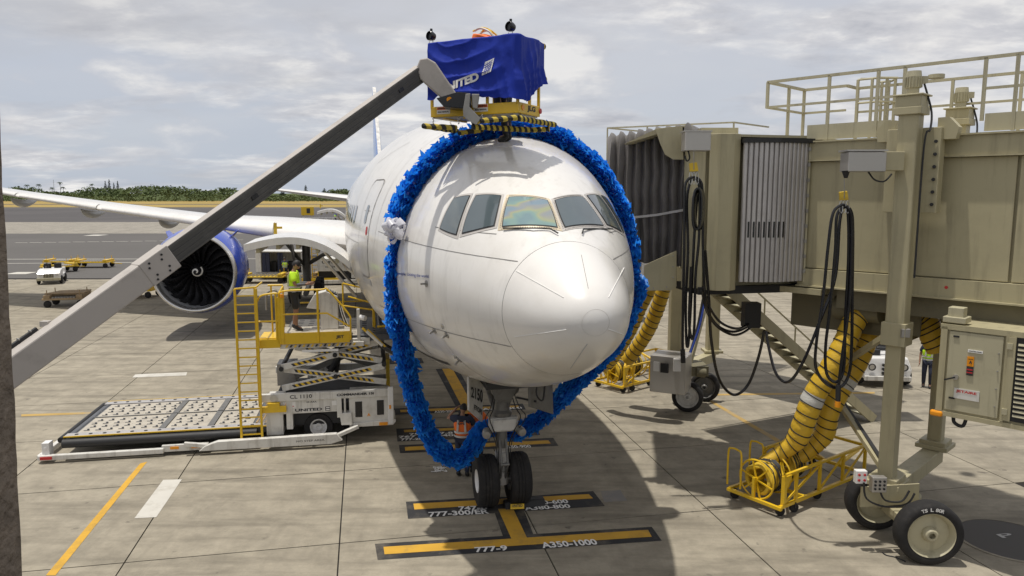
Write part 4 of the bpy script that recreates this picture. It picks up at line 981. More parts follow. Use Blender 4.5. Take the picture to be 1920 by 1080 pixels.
def cable_hank(name, D, tag_px, loops, label, cat='cable', hook=True, r=.028):
    root = MB()
    base = empty(name, P(*tag_px, D), 0, label, cat)
    MB().tube([P(tag_px[0], tag_px[1] - 36, D), P(tag_px[0], tag_px[1], D)], .008, 6).build('wire_rope', 'metal_dull', base)
    x, y = tag_px
    MB().prism([P(x - 8, y - 12, D), P(x + 6, y - 14, D), P(x + 9, y + 3, D), P(x - 7, y + 4, D)], V(0, .06, 0)).build('hook_block', 'yellow_worn', base, smooth=0, bevel=.01)
    mb = MB()
    for dx in (-6, 0, 6): mb.tube([P(x + dx, y + 4 + 4 * math.sin(t) * 3 + 12, D) + V(.03 * math.cos(t), 0, 0) for t in [k * .7 for k in range(10)]], .008, 5)
    mb.build('shackle', 'metal', base)
    for lp in loops:
        pts = smoothpath([P(px, py, D + dd) for px, py, dd in lp], 7)
        MB().tube(pts, r, 8).build('cable', 'black_gloss', base)
    return base
near_loops = [
 [(1580, 383, 0), (1562, 400, 0), (1553, 460, 0), (1543, 560, 0), (1531, 640, 0), (1530, 690, .05), (1550, 720, .1), (1575, 726, .1), (1592, 700, .1), (1597, 640, .1), (1598, 540, .1), (1599, 430, .1), (1595, 395, .1), (1580, 383, .1)],
 [(1582, 388, .05), (1569, 405, .05), (1566, 470, .05), (1556, 580, .05), (1548, 650, .05), (1550, 700, .05), (1568, 716, .05), (1582, 690, .05), (1585, 600, .05), (1591, 480, .05), (1590, 400, .05), (1582, 388, .05)],
 [(1580, 386, .12), (1574, 420, .12), (1566, 520, .12), (1538, 600, .12), (1505, 680, .2), (1478, 716, .5), (1455, 700, 1.0), (1441, 650, 1.6), (1437, 622, 2.0)],
 [(1586, 386, 0), (1597, 420, 0), (1593, 560, 0), (1580, 660, 0), (1575, 700, 0), (1572, 730, 0)]]
h1 = cable_hank('hanging_cable', 12.95, (1583, 372), near_loops, 'coiled black power cable hanging from the hoist box on the tall bridge column')
MB().cyl(P(1572, 722, 12.95), P(1571, 752, 12.95), .045, 12).build('plug', 'dark', h1)
MB().cyl(P(1571, 752, 12.95), P(1570, 763, 12.95), .05, 12).build('plug_tip', 'amber', h1)

# cab, curtain and canopy
CZ0, CZ1 = 4.58, 7.62
poly = [(3.62, 15.42), (4.02, 15.18), (4.22, 15.10), (4.56, 15.34), (5.9, 15.62), (7.3, 16.9), (6.0, 18.7), (4.75, 18.3)]
MB().prism([(x, y, CZ0) for x, y in poly], (0, 0, CZ1 - CZ0)).build('cab', 'beige', br, smooth=0, bevel=.01)
MB().prism([(x, y, CZ1 + .003) for x, y in [(3.5, 15.3), (4.2, 15.0), (5.0, 15.25), (6.1, 15.5), (7.5, 16.9), (6.0, 18.9), (4.6, 18.5)]], (0, 0, .05)).build('cab_roof', 'beige', br, smooth=0)
a, b = P(1326, 545, 15.0), P(1384, 545, 15.05)
MB().prism([(3.98, 15.10, 4.52), (4.16, 14.98, 4.52), (4.44, 14.98, 4.52), (4.60, 15.12, 4.52), (4.60, 15.4, 4.52), (3.98, 15.4, 4.52)], (0, 0, 3.16)).build('corner_post', 'beige', br, smooth=0, bevel=.01)
MB().box((3.72, 15.22, 6.05), (.42, .06, 3.0), Matrix.Rotation(R(-20), 3, 'Z')).build('cab_panel', 'beige', br, smooth=0, bevel=.008)
mb = MB(); mb.box((5.0, 15.9, 4.50), (2.6, 1.1, .16), Matrix.Rotation(R(12), 3, 'Z')); mb.build('cab_floor', 'dark', br, smooth=0)
MB().box((6.05, 15.42, 4.5), (1.1, .5, .12), Matrix.Rotation(R(-46), 3, 'Z')).build('floor_edge', 'beige', br, smooth=0)
A_, B_ = Vector((4.64, 15.06, 0)), Vector((6.02, 15.28, 0)); n = 14
for k in range(n):
    t0, t1 = k / n, (k + 1) / n; bul = lambda t: Vector((0, -.16 * math.sin(math.pi * t), 0))
    p, q = A_.lerp(B_, t0) + bul(t0), A_.lerp(B_, t1) + bul(t1); d = (q - p); nn = Vector((d.y, -d.x, 0)).normalized()
    prof = [p + nn * 0, p + d * .12 + nn * .028, p + d * .30 + nn * .04, p + d * .72 + nn * .04, p + d * .88 + nn * .025, p + d * .96]
    back = [x - nn * .05 for x in prof[::-1]]
    s = MB().prism([x + V(0, 0, 4.70) for x in prof + back], V(0, 0, 2.80)).build('curtain_slat', 'slat_grey', br, smooth=25)
    if 2 <= k + 1 <= 9 and k >= 1:
        c = p + d * .5 + nn * .036; wz = P(1400, 430, 15.1).z
        MB().prism([c - d * .17 + V(0, 0, wz - .16), c + d * .17 + V(0, 0, wz - .16), c + d * .17 + V(0, 0, wz + .16), c - d * .17 + V(0, 0, wz + .16)], nn * .012).build('slat_window', 'black_gloss', s, smooth=0)
for k in range(9): MB().box(B_ + V(.01, -.06, 4.9 + .31 * k), (.05, .05, .07)).build('clip', 'metal_dull', br, smooth=0)
MB().box(B_ + V(.03, -.02, 6.1), (.04, .05, 2.85)).build('curtain_rail', 'beige_light', br, smooth=0)
MB().prism([A_ + V(-.02, -.10, 7.50), A_.lerp(B_, .5) + V(0, -.26, 7.50), B_ + V(.10, -.10, 7.50), B_ + V(.10, .5, 7.50), A_ + V(0, .5, 7.50)], V(0, 0, .09)).build('curtain_hood', 'dark', br, smooth=0)
# canopy: pleated frames from the cab to the fuselage
def uframe(near, far, z0, z1, drop):
    pts = []; 
    for t in range(9): pts.append(near + V(0, 0, z0 + (z1 - .35 - z0) * t / 8))
    for t in range(1, 6): a = t / 6 * math.pi / 2; pts.append(near + (far - near) * (.12 * (1 - math.cos(a))) + V(0, 0, z1 - .35 + .35 * math.sin(a)))
    for t in range(7): pts.append(near.lerp(far, .14 + .74 * t / 6) + V(0, 0, z1 + drop * t / 6))
    for t in range(5): pts.append(far + V(0, 0, z1 + drop - .3 - (z1 - z0) * .75 * t / 4))
    return pts
cn, cf = Vector((3.62, 15.40, 0)), Vector((4.9, 18.3, 0)); fn, ff = Vector((2.02, 16.15, 0)), Vector((2.6, 19.6, 0)); rows = []
NP = 9
for k in range(NP * 4 + 1):
    t = k / (NP * 4); w = math.sin(t * NP * 2 * math.pi - 1.2); w = math.copysign(abs(w) ** .7, w)
    sag = Vector((-.3, -.95, 0)) * (.085 * w)
    near, far = cn.lerp(fn, t) + sag, cf.lerp(ff, t) - sag * .6
    z0, z1 = 4.98 + .10 * t + .0 * w, 7.86 - .16 * t + .05 * w + (.06 if t > .05 else 0)
    fr = uframe(near, far, z0, z1, .0)
    rows.append([p + Vector((noise.noise(p * 2.2 + V(k * .05, 0, 0)) * .05, noise.noise(p * 2.6) * .05, noise.noise(p * 3.1) * .035)) + V(-.16 * (1 - abs((p.z - z0) / (z1 - z0) * 2 - 1)) * 0, 0, 0) for p in fr])
MB().grid(rows).build('canopy_bellows', 'canopy', br, smooth=70, fix=False)
mb = MB(); pts = []
for k in range(24):
    t = k / 23; near = cn.lerp(fn, t); pts.append(near + V(-.03, -.10 - .02 * math.sin(k), 6.17 - .20 * t - .14 * math.sin(math.pi * t) * .4))
mb.grid([[p + V(0, 0, .025), p - V(0, 0, .025)] for p in pts]); mb.build('strap', 'strap', br, smooth=60, fix=False)
# hood plates
hp = [P(x, y, 15.15) for x, y in ((1229, 243), (1279, 236), (1281, 299), (1262, 299), (1247, 290), (1238, 270))]
MB().prism(hp, V(.02, .06, 0)).build('hood_plate', 'beige', br, smooth=0)
MB().prism([P(1170, 270, 15.6), P(1232, 241, 15.2), P(1279, 236, 15.2), P(1240, 249, 15.2), P(1186, 268, 15.6)], V(.5, 1.4, 0)).build('hood_edge', 'beige', br, smooth=0)
MB().prism([P(x, y, 15.2) for x, y in ((1208, 497), (1268, 470), (1268, 537), (1258, 545), (1203, 545))], V(.02, .05, 0)).build('apron_plate', 'beige', br, smooth=0, bevel=.006)
mb = MB()
for (x, y) in ((1262, 480), (1262, 500), (1262, 520), (1250, 538), (1225, 540)): mb.cyl(P(x, y, 15.2), P(x, y, 15.17), .014, 8)
mb.build('bolts', 'metal_dull', br)
MB().cyl(P(1287, 246, 16), P(1287, 236, 16), .13, 14).box(P(1345, 247, 16.5), (.8, .4, .14)).build('roof_vent', 'beige_light', br)
MB().box(P(1305, 265, 14.75), (.50, .34, .38)).build('hoist_box', 'steel_box', br, smooth=0, bevel=.012)
MB().box(P(1305, 247, 14.75), (.54, .38, .025)).build('hoist_lid', 'steel_box', br, smooth=0)
MB().tube(smoothpath([P(1290, 282, 14.7), P(1293, 296, 14.7), P(1288, 302, 14.7), P(1284, 292, 14.7)], 5), .016, 6).build('cable', 'dark', br)
text(MB(), '20A', P(1296, 327, 14.98), V(.13, 0, 0), V(0, 0, .09)).build('lettering', 'beige_dark', br, smooth=0)
far_loops = [
 [(1300, 332, 0), (1289, 338, 0), (1284, 360, 0), (1283, 460, 0), (1281, 560, 0), (1280, 640, 0), (1281, 668, 0)],
 [(1300, 332, .04), (1312, 338, .04), (1317, 360, .04), (1318, 460, .04), (1321, 540, .04), (1326, 580, .3), (1345, 610, .8), (1375, 622, 1.2), (1405, 610, 1.8), (1420, 590, 2.2)],
 [(1300, 336, .08), (1293, 345, .08), (1288, 380, .08), (1290, 470, .08), (1286, 560, .08), (1287, 640, .08), (1291, 642, .08), (1296, 560, .08), (1302, 440, .08), (1308, 360, .08)],
 [(1302, 336, .02), (1311, 350, .02), (1311, 440, .02), (1304, 520, .02), (1302, 610, .02), (1298, 636, .02), (1292, 600, .02), (1296, 500, .02)],
 [(1319, 540, .1), (1330, 575, .4), (1352, 605, .8), (1385, 616, 1.2), (1412, 600, 1.8), (1421, 588, 2.2)],
 [(1316, 545, .1), (1326, 585, .4), (1348, 615, .8), (1380, 628, 1.2), (1410, 612, 1.8), (1422, 592, 2.2)]]
h2 = cable_hank('hanging_cable', 14.6, (1301, 318), far_loops, 'thick black cable bundle hanging beside the cab corner post')
mb = MB()
for k in range(9):
    c = P(1307 + k * .6, 392, 14.5 + .02 * k); pts = [c + V(.085 * math.cos(a), 0, .40 * math.copysign(abs(math.sin(a)) ** .6, math.sin(a))) for a in [j * .35 for j in range(18)]]
    mb.tube(pts, .025, 6, close=True)
mb.build('cable_coil', 'black_gloss', h2)
# slack cable from cab to equipment box
l3 = MB().tube(smoothpath([P(*t) for t in ((1322, 470, 14.7), (1329, 560, 14.9), (1334, 640, 15.3), (1348, 710, 15.8), (1375, 740, 16.2), (1402, 722, 16.3), (1422, 670, 16.2), (1433, 620, 16))], 7), .033, 8).build('slack_cable', 'black_gloss')
tag(l3, 'single black cable sagging in a deep loop below the bridge cab', 'cable')
# equipment under the tunnel
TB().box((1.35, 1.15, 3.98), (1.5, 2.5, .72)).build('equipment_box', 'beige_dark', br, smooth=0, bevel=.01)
TB().box((.55, .2, 4.02), (.04, .9, .6)).build('equipment_door', 'beige_dark', br, smooth=0)
MB().cyl(P(1570, 575, 15.3), P(1655, 583, 14.6), .26, 22).build('air_duct', 'beige_dark', br)
MB().box(P(1408, 590, 16.3), (.35, .3, .55)).build('junction_box', 'dark', br, smooth=0)
# stair down from the cab
st0, st1 = Vector((5.15, 18.3, 4.35)), Vector((10.4, 20.6, .05)); sd = st1 - st0; sw = Vector((-sd.y, sd.x, 0)).normalized() * .85
for s_ in (Vector((0, 0, 0)), sw): MB().bar(st0 + s_, st1 + s_, .07, .26).build('stringer', 'beige', br, smooth=0)
nst = 19
for k in range(nst):
    p = st0 + sd * ((k + .5) / nst); MB().prism([p - sd.normalized() * .0 + V(-.14, -.05, 0), p + V(.14, .05, 0), p + sw + V(.14, .05, 0), p + sw + V(-.14, -.05, 0)], V(0, 0, .035)).build('stair_tread', 'beige_light', br, smooth=0)
for s_ in (sw,):
    for h_ in (.55, 1.0): MB().bar(st0 + s_ + V(0, 0, h_), st1 + s_ + V(0, 0, h_), .035, .035).build('handrail', 'beige', br, smooth=0)
for k in range(6):
    p = st0 + sd * (k / 5) + sw; MB().bar(p, p + V(0, 0, 1.0), .035, .035).build('handrail_post', 'beige', br, smooth=0)
ch = Vector((0, 0, .18)) + sw * 1.25
MB().bar(st0 + ch, st1 + ch, .85, .06).build('baggage_chute', 'dark', br, smooth=0)
for s_ in (.98, 2.0): MB().bar(st0 + sw * (s_ - .16 if s_ > 1 else s_) + V(0, 0, .24), st1 + sw * (s_ - .16 if s_ > 1 else s_) + V(0, 0, .24), .05, .14).build('chute_side', 'beige', br, smooth=0)
for k in range(30):
    p = st0 + ch + sd * ((k + .5) / 30) + V(0, 0, .035); MB().bar(p - sw * .44, p + sw * .44, .03, .02).build('chute_rib', 'beige_dark', br, smooth=0)
# air conditioning unit under the tunnel
TXB = TX.copy(); TX = TX @ Matrix.Translation((0, .12, .07))
ac = empty('air_conditioning_unit', TX @ Vector((0, -2.8, 2.6)), TA, 'beige air conditioning cabinet with louvred side slung under the bridge tunnel', 'air conditioner')
TB().box((.0, -2.95, 3.40), (1.8, 3.6, 1.56)).build('cabinet', 'beige', ac, smooth=0, bevel=.015)
TB().box((-.92, -2.95, 4.15), (.05, 3.64, .09)).box((-.92, -2.95, 2.62), (.05, 3.64, .08)).box((-.92, -1.19, 3.4), (.05, .10, 1.5)).box((-.925, -2.13, 3.4), (.05, .05, 1.46)).build('cabinet_frame', 'beige', ac, smooth=0)
d = TB().box((-.915, -1.67, 3.39), (.04, .80, 1.38)).build('cabinet_door', 'beige_light', ac, smooth=0, bevel=.01)
def on_ac(y, z, w, h, m, name='label_plate', off=-.945, par=d): return TB().box((off, y, z), (.012, w, h)).build(name, m, par, smooth=0)
on_ac(-1.68, 3.78, .22, .045, 'letter_white'); on_ac(-1.62, 3.60, .10, .17, 'amber'); on_ac(-1.62, 3.44, .10, .16, 'letter_black'); on_ac(-1.62, 3.46, .09, .02, 'letter_red', off=-.953); on_ac(-1.62, 3.41, .09, .02, 'letter_red', off=-.953)
on_ac(-1.60, 3.02, .38, .18, 'white_paint'); on_ac(-1.38, 4.0, .09, .03, 'dark'); on_ac(-1.38, 2.92, .09, .03, 'dark')
def ac_text(s, y, z, w, h, m): text(MB(TX), s, (-.957, y, z), (0, -w, 0), (0, 0, h), .04).build('lettering', m, d, smooth=0)
ac_text('JETAIRE', -1.44, 3.03, .31, .055, 'letter_red'); ac_text('CAUTION', -1.585, 3.63, .075, .02, 'letter_black'); ac_text('CONTROL PANEL', -1.59, 3.77, .19, .02, 'letter_black'); ac_text('A', -1.60, 3.56, .05, .06, 'letter_black')
TB().cyl((-.93, -1.42, 3.30), (-.99, -1.42, 3.30), .045, 14).build('lock', 'metal', d); TB().bar((-.99, -1.42, 3.30), (-1.0, -1.26, 3.23), .025).build('door_handle', 'dark', d, smooth=0)
for k in range(4): TB().cyl((-.93, -2.02, 2.9 + .3 * k), (-.96, -2.02, 2.9 + .3 * k), .012, 6).build('rivet', 'metal_dull', d)
mb = TB(); mb.box((-.918, -3.35, 3.40), (.03, 2.3, 1.40)); gr = mb.build('louvre_panel', 'dark', ac, smooth=0)
for c_ in (-2.50, -3.05, -3.60):
    for k in range(16): TB().box((-.945, c_, 2.80 + .079 * k), (.022, .44, .038), Matrix.Rotation(R(25), 3, 'Y')).build('louvre', 'beige_light', gr, smooth=0)
for c_ in (-2.2, -2.775, -3.325, -3.9): TB().box((-.95, c_, 3.4), (.035, .10, 1.40)).build('louvre_frame', 'beige', ac, smooth=0)
for z in (2.85, 3.95): TB().box((-.965, -2.17, z), (.04, .08, .10)).build('hinge', 'beige_light', ac, smooth=0)
TB().box((-.75, -1.32, 4.27), (.35, .35, .10)).box((-.75, -1.32, 4.38), (.22, .24, .20)).build('mount', 'beige_light', ac, smooth=0, bevel=.01)
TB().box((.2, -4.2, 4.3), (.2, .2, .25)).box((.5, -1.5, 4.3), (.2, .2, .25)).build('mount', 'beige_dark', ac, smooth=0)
TB().box((-.93, -1.16, 2.60), (.10, .20, .10)).build('corner_guard', 'amber', ac, smooth=0, bevel=.03)
MB().tube(smoothpath([TX @ Vector((-.80, -1.4, 2.65)), TX @ Vector((-.85, -1.42, 2.48)), TX @ Vector((-.85, -1.56, 2.44)), TX @ Vector((-.80, -1.6, 2.65))], 5), .03, 8).build('cable', 'dark', ac)

TX = TXB
# ------------------------------------------------------------------ yellow air hoses
def hose(pts, r, label, rings=.20, band=None, k=7):
    path = smoothpath(pts, k); L2 = [0]
    for i in range(1, len(path)): L2.append(L2[-1] + (path[i] - path[i - 1]).length)
    rr_ = (lambda t: r(t)) if callable(r) else (lambda t: r)
    # resample finely with a soft bulge between the rings
    n = int(L2[-1] / .045); pp = []; rs = []; j = 0
    for i in range(n + 1):
        d = L2[-1] * i / n
        while j < len(L2) - 2 and L2[j + 1] < d: j += 1
        t = (d - L2[j]) / max(1e-6, L2[j + 1] - L2[j]); p = path[j].lerp(path[j + 1], t); pp.append(p)
        ph = (d / rings) % 1; rs.append(rr_(d / L2[-1]) * (1 + .05 * math.sin(math.pi * ph)) * (1 + .03 * noise.noise(p * 4)))
    base = MB().tube(pp, rs, 22).build('air_hose', 'hose', smooth=80)
    tag(base, label, 'hose', 'yellow ribbed air hoses')
    m = int(L2[-1] / rings)
    for q in range(1, m):
        d = q * rings; i = min(n - 1, int(d / L2[-1] * n)); dr = (pp[min(n, i + 1)] - pp[max(0, i - 1)]).normalized()
        a = dr.cross(V(0, 0, 1)).normalized(); b = dr.cross(a); rad = rs[i] * 1.02
        ring = [pp[i] + (a * math.cos(t) + b * math.sin(t)) * rad + dr * (.03 * math.sin(t)) for t in [2 * math.pi * s / 22 for s in range(22)]]
        MB().tube(ring, .013, 5, close=True).build('hose_ring', 'dark', base)
    if band:
        i0, i1 = int(band[0] * n), int(band[1] * n); MB().tube(pp[i0:i1], [x * 1.035 for x in rs[i0:i1]], 22, cap=False).build('repair_band', 'hose_white', base, smooth=80)
    return base
hose([P(*t) for t in ((1615, 583, 14.9), (1598, 610, 14.85), (1578, 655, 14.8), (1552, 700, 14.8), (1525, 745, 14.85), (1508, 790, 14.9), (1492, 826, 15.0), (1462, 850, 15.1), (1432, 868, 15.1))], lambda t: .215 if t < .75 else .215 - .42 * (t - .75), 'front yellow ribbed hose with white patch running down to the near reel cart', band=(.50, .58))
hose([P(*t) for t in ((1640, 590, 15.3), (1628, 630, 15.3), (1608, 680, 15.3), (1580, 725, 15.3), (1556, 770, 15.3), (1545, 815, 15.35), (1512, 850, 15.4), (1488, 868, 15.4))], lambda t: .20 if t < .75 else .20 - .4 * (t - .75), 'rear yellow ribbed hose tucked behind the white patched one', band=(.40, .47))
hose([P(*t) for t in ((1635, 565, 15.0), (1665, 570, 14.9), (1700, 580, 14.7), (1730, 597, 14.6), (1748, 628, 14.5), (1762, 655, 14.45))], .235, 'short yellow ribbed hose curving behind the tall column to the cabinet', rings=.12)
hose([P(*t) for t in ((1228, 500, 20.4), (1214, 545, 20.5), (1200, 575, 20.6), (1186, 610, 20.8), (1168, 645, 21), (1150, 672, 21.2), (1132, 690, 21.6))], lambda t: .22 - .08 * t, 'left of the two far yellow hoses beside the airliner nose')
hose([P(*t) for t in ((1252, 505, 21.1), (1240, 555, 21.2), (1228, 590, 21.4), (1212, 625, 21.6), (1192, 655, 21.8), (1176, 676, 22))], .20, 'right of the two far yellow hoses beside the steel box')

# ------------------------------------------------------------------ hose reel carts
def reel_cart(loc, rz, label):
    c = empty('hose_reel_cart', loc, rz, label, 'cart', 'yellow hose reel carts')
    def T_(name, segs, r=.028, m='yellow'):
        for p, q in segs: MB().bar(p, q, r * 2, r * 2).build(name, m, c, smooth=0, local=True, bevel=.006)
    W, Lg = 1.22, 3.2
    T_('base_rail', [((0, 0, .22), (Lg, 0, .22)), ((0, W, .22), (Lg, W, .22)), ((0, -.05, .2), (0, W + .05, .2)), ((.9, 0, .22), (.9, W, .22)), ((Lg, 0, .22), (Lg, W, .22))], .035)
    T_('top_rail', [((.1, 0, .86), (Lg, 0, .86)), ((1.2, W, .86), (Lg, W, .86)), ((.1, 0, .86), (.9, .62, .86)), ((Lg, 0, .86), (Lg, W, .86)), ((1.6, 0, .86), (2.3, W, .86))], .03)
    T_('post', [((.1, 0, .2), (.1, 0, .86)), ((.55, 0, .2), (.55, 0, .86)), ((1.4, 0, .2), (1.4, 0, .86)), ((2.3, 0, .2), (2.3, 0, .86)), ((Lg, 0, .2), (Lg, 0, .86)), ((1.2, W, .2), (1.2, W, .86)), ((2.3, W, .2), (2.3, W, .86)), ((Lg, W, .2), (Lg, W, .86)), ((-.0, .62, .2), (0, .62, .66))], .03)
    T_('brace', [((.1, 0, .25), (1.4, 0, .82)), ((1.4, 0, .25), (2.3, 0, .82)), ((2.3, 0, .25), (Lg, 0, .82))], .02)
    for x, y, z in ((.08, .62, .60), (1.0, .72, .66)):
        rl = MB().lathe((x, y, z), (1, 0, 0), [(.405, -.018), (.43, 0), (.405, .018), (.385, 0)], 40, close=True).build('reel', 'yellow', c, local=True)
        mb = MB()
        for k in range(6): a = R(60 * k + 15); mb.bar((x, y, z), (x, y + .40 * math.cos(a), z + .40 * math.sin(a)), .03, .03)
        mb.cyl((x - .03, y, z), (x + .66, y, z), .05, 12); mb.build('reel_spokes', 'yellow', rl, smooth=30, local=True)
        MB().lathe((x + .6, y, z), (1, 0, 0), [(.405, -.018), (.43, 0), (.405, .018), (.385, 0)], 40, close=True).build('reel_rim', 'yellow', rl, local=True)
        h = MB(); rg = random.Random(int(x * 10))
        for k in range(9):
            pts = [(x + .06 + .055 * k + .02 * math.sin(3 * a + k), y + (.27 + .03 * math.sin(2 * a + k)) * math.cos(a), z + (.27 + .04 * math.cos(3 * a + k)) * math.sin(a)) for a in [2 * math.pi * j / 26 for j in range(26)]]
            h.tube(pts, .052, 6, close=True)
        h.build('coiled_hose', 'yellow_worn', rl, smooth=60, local=True)
        h = MB()
        for k in range(10):
            o_ = rg.uniform(.05, .5); pts = [(x + o_ + rg.uniform(-.02, .02), y + .345 * math.cos(a), z + .345 * math.sin(a)) for a in [2 * math.pi * j / 20 for j in range(20)]]
            h.tube(pts, .012, 4, close=True)
        h.build('hose_ring', 'dark', rl, local=True)
    for px_ in (-.0, .75):                       # hooped push handles
        pts = smoothpath([(px_, .95, .3), (px_, .95, 1.02), (px_, 1.05, 1.12), (px_, 1.2, 1.12), (px_, 1.28, 1.02), (px_, 1.28, .3)], 4); MB().tube(pts, .022, 8).build('push_handle', 'yellow', c, local=True)
    MB().prism([(.06, -.06, .30), (.06, -.06, .86), (.30, -.06, .86), (.14, -.06, .60), (.14, -.06, .30)], (0, .03, 0)).build('end_plate', 'yellow', c, smooth=0, local=True)
    for x, y in ((.12, .06), (.5, .0), (1.5, .1), (2.9, .1), (2.2, 1.2), (3.1, 1.2), (.1, 1.15)):
        w_ = MB().lathe((x, y, .10), (.35, 1, 0), [(.001, -.03), (.07, -.03), (.095, -.035), (.10, 0), (.095, .035), (.07, .03), (.001, .03)], 18).build('caster', 'rubber', c, local=True)
        MB().bar((x, y, .1), (x, y, .22), .04, .09).build('fork', 'dark', w_, smooth=0, local=True)
    MB().bar((3.2, .6, .24), (4.3, .75, .32), .07, .07).build('drawbar', 'yellow', c, smooth=0, local=True, bevel=.008)
    return c
reel_cart((5.38, 14.2, 0), R(36), 'near yellow hose reel cart standing beside the tall bridge column')
g_ = G(1166, 738); reel_cart((g_.x, g_.y, 0), R(40), 'far yellow hose reel cart beside the steel box and the airliner nose')

# ------------------------------------------------------------------ second bridge behind
b2 = empty('boarding_bridge', (5.4, 22, 0), 0, 'second beige boarding bridge behind, on two legs with a steel box and small wheels', 'boarding bridge')
X2 = Matrix.Translation((6.6, 23.2, 0)) @ Matrix.Rotation(R(40), 4, 'Z')
MB(X2).box((1.8, -1.0, 6.1), (2.6, 5, 2.6)).build('tunnel', 'beige', b2, smooth=0)
MB(X2).box((1.6, 3.0, 6.1), (2.8, 2.6, 2.7)).build('cab', 'beige', b2, smooth=0)
def rail2(pts, name='guard_rail'):
    for z in (8.88, 8.45):
        for a, b in zip(pts[:-1], pts[1:]): MB().bar((a[0], a[1], z), (b[0], b[1], z), .05, .05).build(name, 'beige_light', b2, smooth=0)
    for a, b in zip(pts[:-1], pts[1:]):
        m = max(1, int((Vector(b) - Vector(a)).length / 1.5))
        for k in range(m): p = Vector(a).lerp(Vector(b), k / m); MB().bar((p.x, p.y, 7.6), (p.x, p.y, 8.88), .05, .05).build('rail_post', 'beige_light', b2, smooth=0)
q1, q2, q3 = P(1139, 240, 27.8), P(1376, 229, 25.6), P(1441, 238, 27.4); q4 = q1 + (q3 - q2)
rail2([(q4.x, q4.y), (q1.x, q1.y), (q2.x, q2.y), (q3.x, q3.y)])
MB().prism([(q4.x, q4.y, 7.55), (q1.x, q1.y, 7.55), (q2.x, q2.y, 7.55), (q3.x, q3.y, 7.55)], (0, 0, .1)).build('roof', 'beige', b2, smooth=0)
MB().box((5.0, 22.3, 2.9), (.38, .38, 3.5)).build('lift_column', 'beige', b2, smooth=0, bevel=.02)
MB().box((6.72, 24.4, 2.9), (.38, .38, 3.5)).build('lift_column', 'beige', b2, smooth=0, bevel=.02)
MB().bar((5.0, 22.3, 1.05), (6.72, 24.4, 1.05), .30, .28).build('cross_beam', 'beige', b2, smooth=0)
MB().box((6.72, 24.4, 1.25), (.6, .6, .08)).build('column_flange', 'beige', b2, smooth=0)
MB().bar((5.25, 21.9, .9), P(1330, 545, 22.6), .12, .12).build('brace', 'beige', b2, smooth=0)
MB().tube(smoothpath([P(*t) for t in ((1322, 560, 21.8), (1312, 610, 21.6), (1297, 655, 21.4), (1284, 690, 21.2), (1270, 715, 21.0))], 5), .035, 8).build('blue_cable', 'letter_blue', b2)
MB().tube(smoothpath([P(*t) for t in ((1318, 560, 21.8), (1306, 620, 21.6), (1290, 670, 21.4), (1272, 700, 21.1))], 5), .035, 8).build('cable', 'dark', b2)
c = P(1258, 697, 21.2)
MB().box(c, (1.02, .9, 1.08), Matrix.Rotation(R(-25), 3, 'Z')).build('steel_cabinet', 'steel_box', b2, smooth=0, bevel=.015)
MB().box(P(1231, 687, 20.6), (.16, .10, .26), Matrix.Rotation(R(-25), 3, 'Z')).build('switch_box', 'white_clean', b2, smooth=0); MB().box(P(1246, 690, 20.6), (.22, .10, .26), Matrix.Rotation(R(-25), 3, 'Z')).build('switch_box', 'dark', b2, smooth=0); MB().box(P(1269, 684, 20.7), (.2, .14, .36)).build('switch_box', 'white_clean', b2, smooth=0)
MB().cyl(P(1280, 655, 20.6), P(1281, 680, 20.6), .07, 12).build('plug', 'dark', b2)
wheel((P(1290, 720, 21.6).x, 21.6, .46), b2, .46, .3, Vector((-.35, -1, 0)), rimm='gear_white'); wheel((P(1322, 706, 22.7).x, 22.7, .46), b2, .46, .3, Vector((-.35, -1, 0)), rimm='gear_grey')
MB().box(P(1306, 690, 22.0), (.5, .9, .3)).cyl(P(1305, 697, 21.6), P(1322, 699, 21.6), .15, 12).build('bogie', 'beige_dark', b2)

# ------------------------------------------------------------------ boom lift
def proj(p):
    d = Vector(p) - Vector((0, 0, H)); z = d.dot(FW); return 960 + F * d.dot(RX) / z, 540 - F * d.dot(UP) / z
bA, bB = P(30, 688, 7.9), P(790, 137, 12.35); bd = (bB - bA).normalized()
bl = empty('boom_lift', (-9.6, 3.4, 0), 0, 'telescopic boom lift raising a basket in a blue cloth over the airliner nose', 'boom lift')
t_ = 0.0
while proj(bA.lerp(bB, t_))[0] < 316: t_ += .002
bJ = bA.lerp(bB, t_); bS = bA + (bA - bB) * 0.86
side = bd.cross(V(0, 0, 1)).normalized(); upn = side.cross(bd).normalized()
MB().bar(bS, bJ, .22, .31).build('outer_boom', 'boom_white', bl, smooth=0, bevel=.018)
mb = MB(); mb.bar(bJ - bd * .40, bJ + bd * .015, .235, .325); mb.build('boom_collar', 'boom_white', bl, smooth=0, bevel=.012)
ptc = MB()
for i in (-.30, -.12):
    for j in (-.09, 0.08):
        for k in (-.05, .05): ptc.cyl(bJ + bd * (i + k * .3) + upn * (j + k * .5) + side * .115, bJ + bd * (i + k * .3) + upn * (j + k * .5) + side * .128, .014, 8)
ptc.build('wear_pad_bolts', 'dark', bl)['kind'] = 'stuff'
inn = MB().bar(bJ - bd * .5, bB, .17, .245).build('inner_boom', 'boom_dark', bl, smooth=0, bevel=.012)
for dz, w in ((.10, .03), (-.10, .025), (.03, .016), (-.04, .016)): MB().bar(bJ - bd * .3 + side * .091 + upn * dz, bB + side * .091 + upn * dz, .012, w, up=upn).build('boom_ridge', 'boom_dark', inn, smooth=0)
MB().bar(bJ - bd * .3 + upn * .129, bB + upn * .129, .175, .010, up=upn).build('boom_top_plate', 'boom_white', inn, smooth=0)
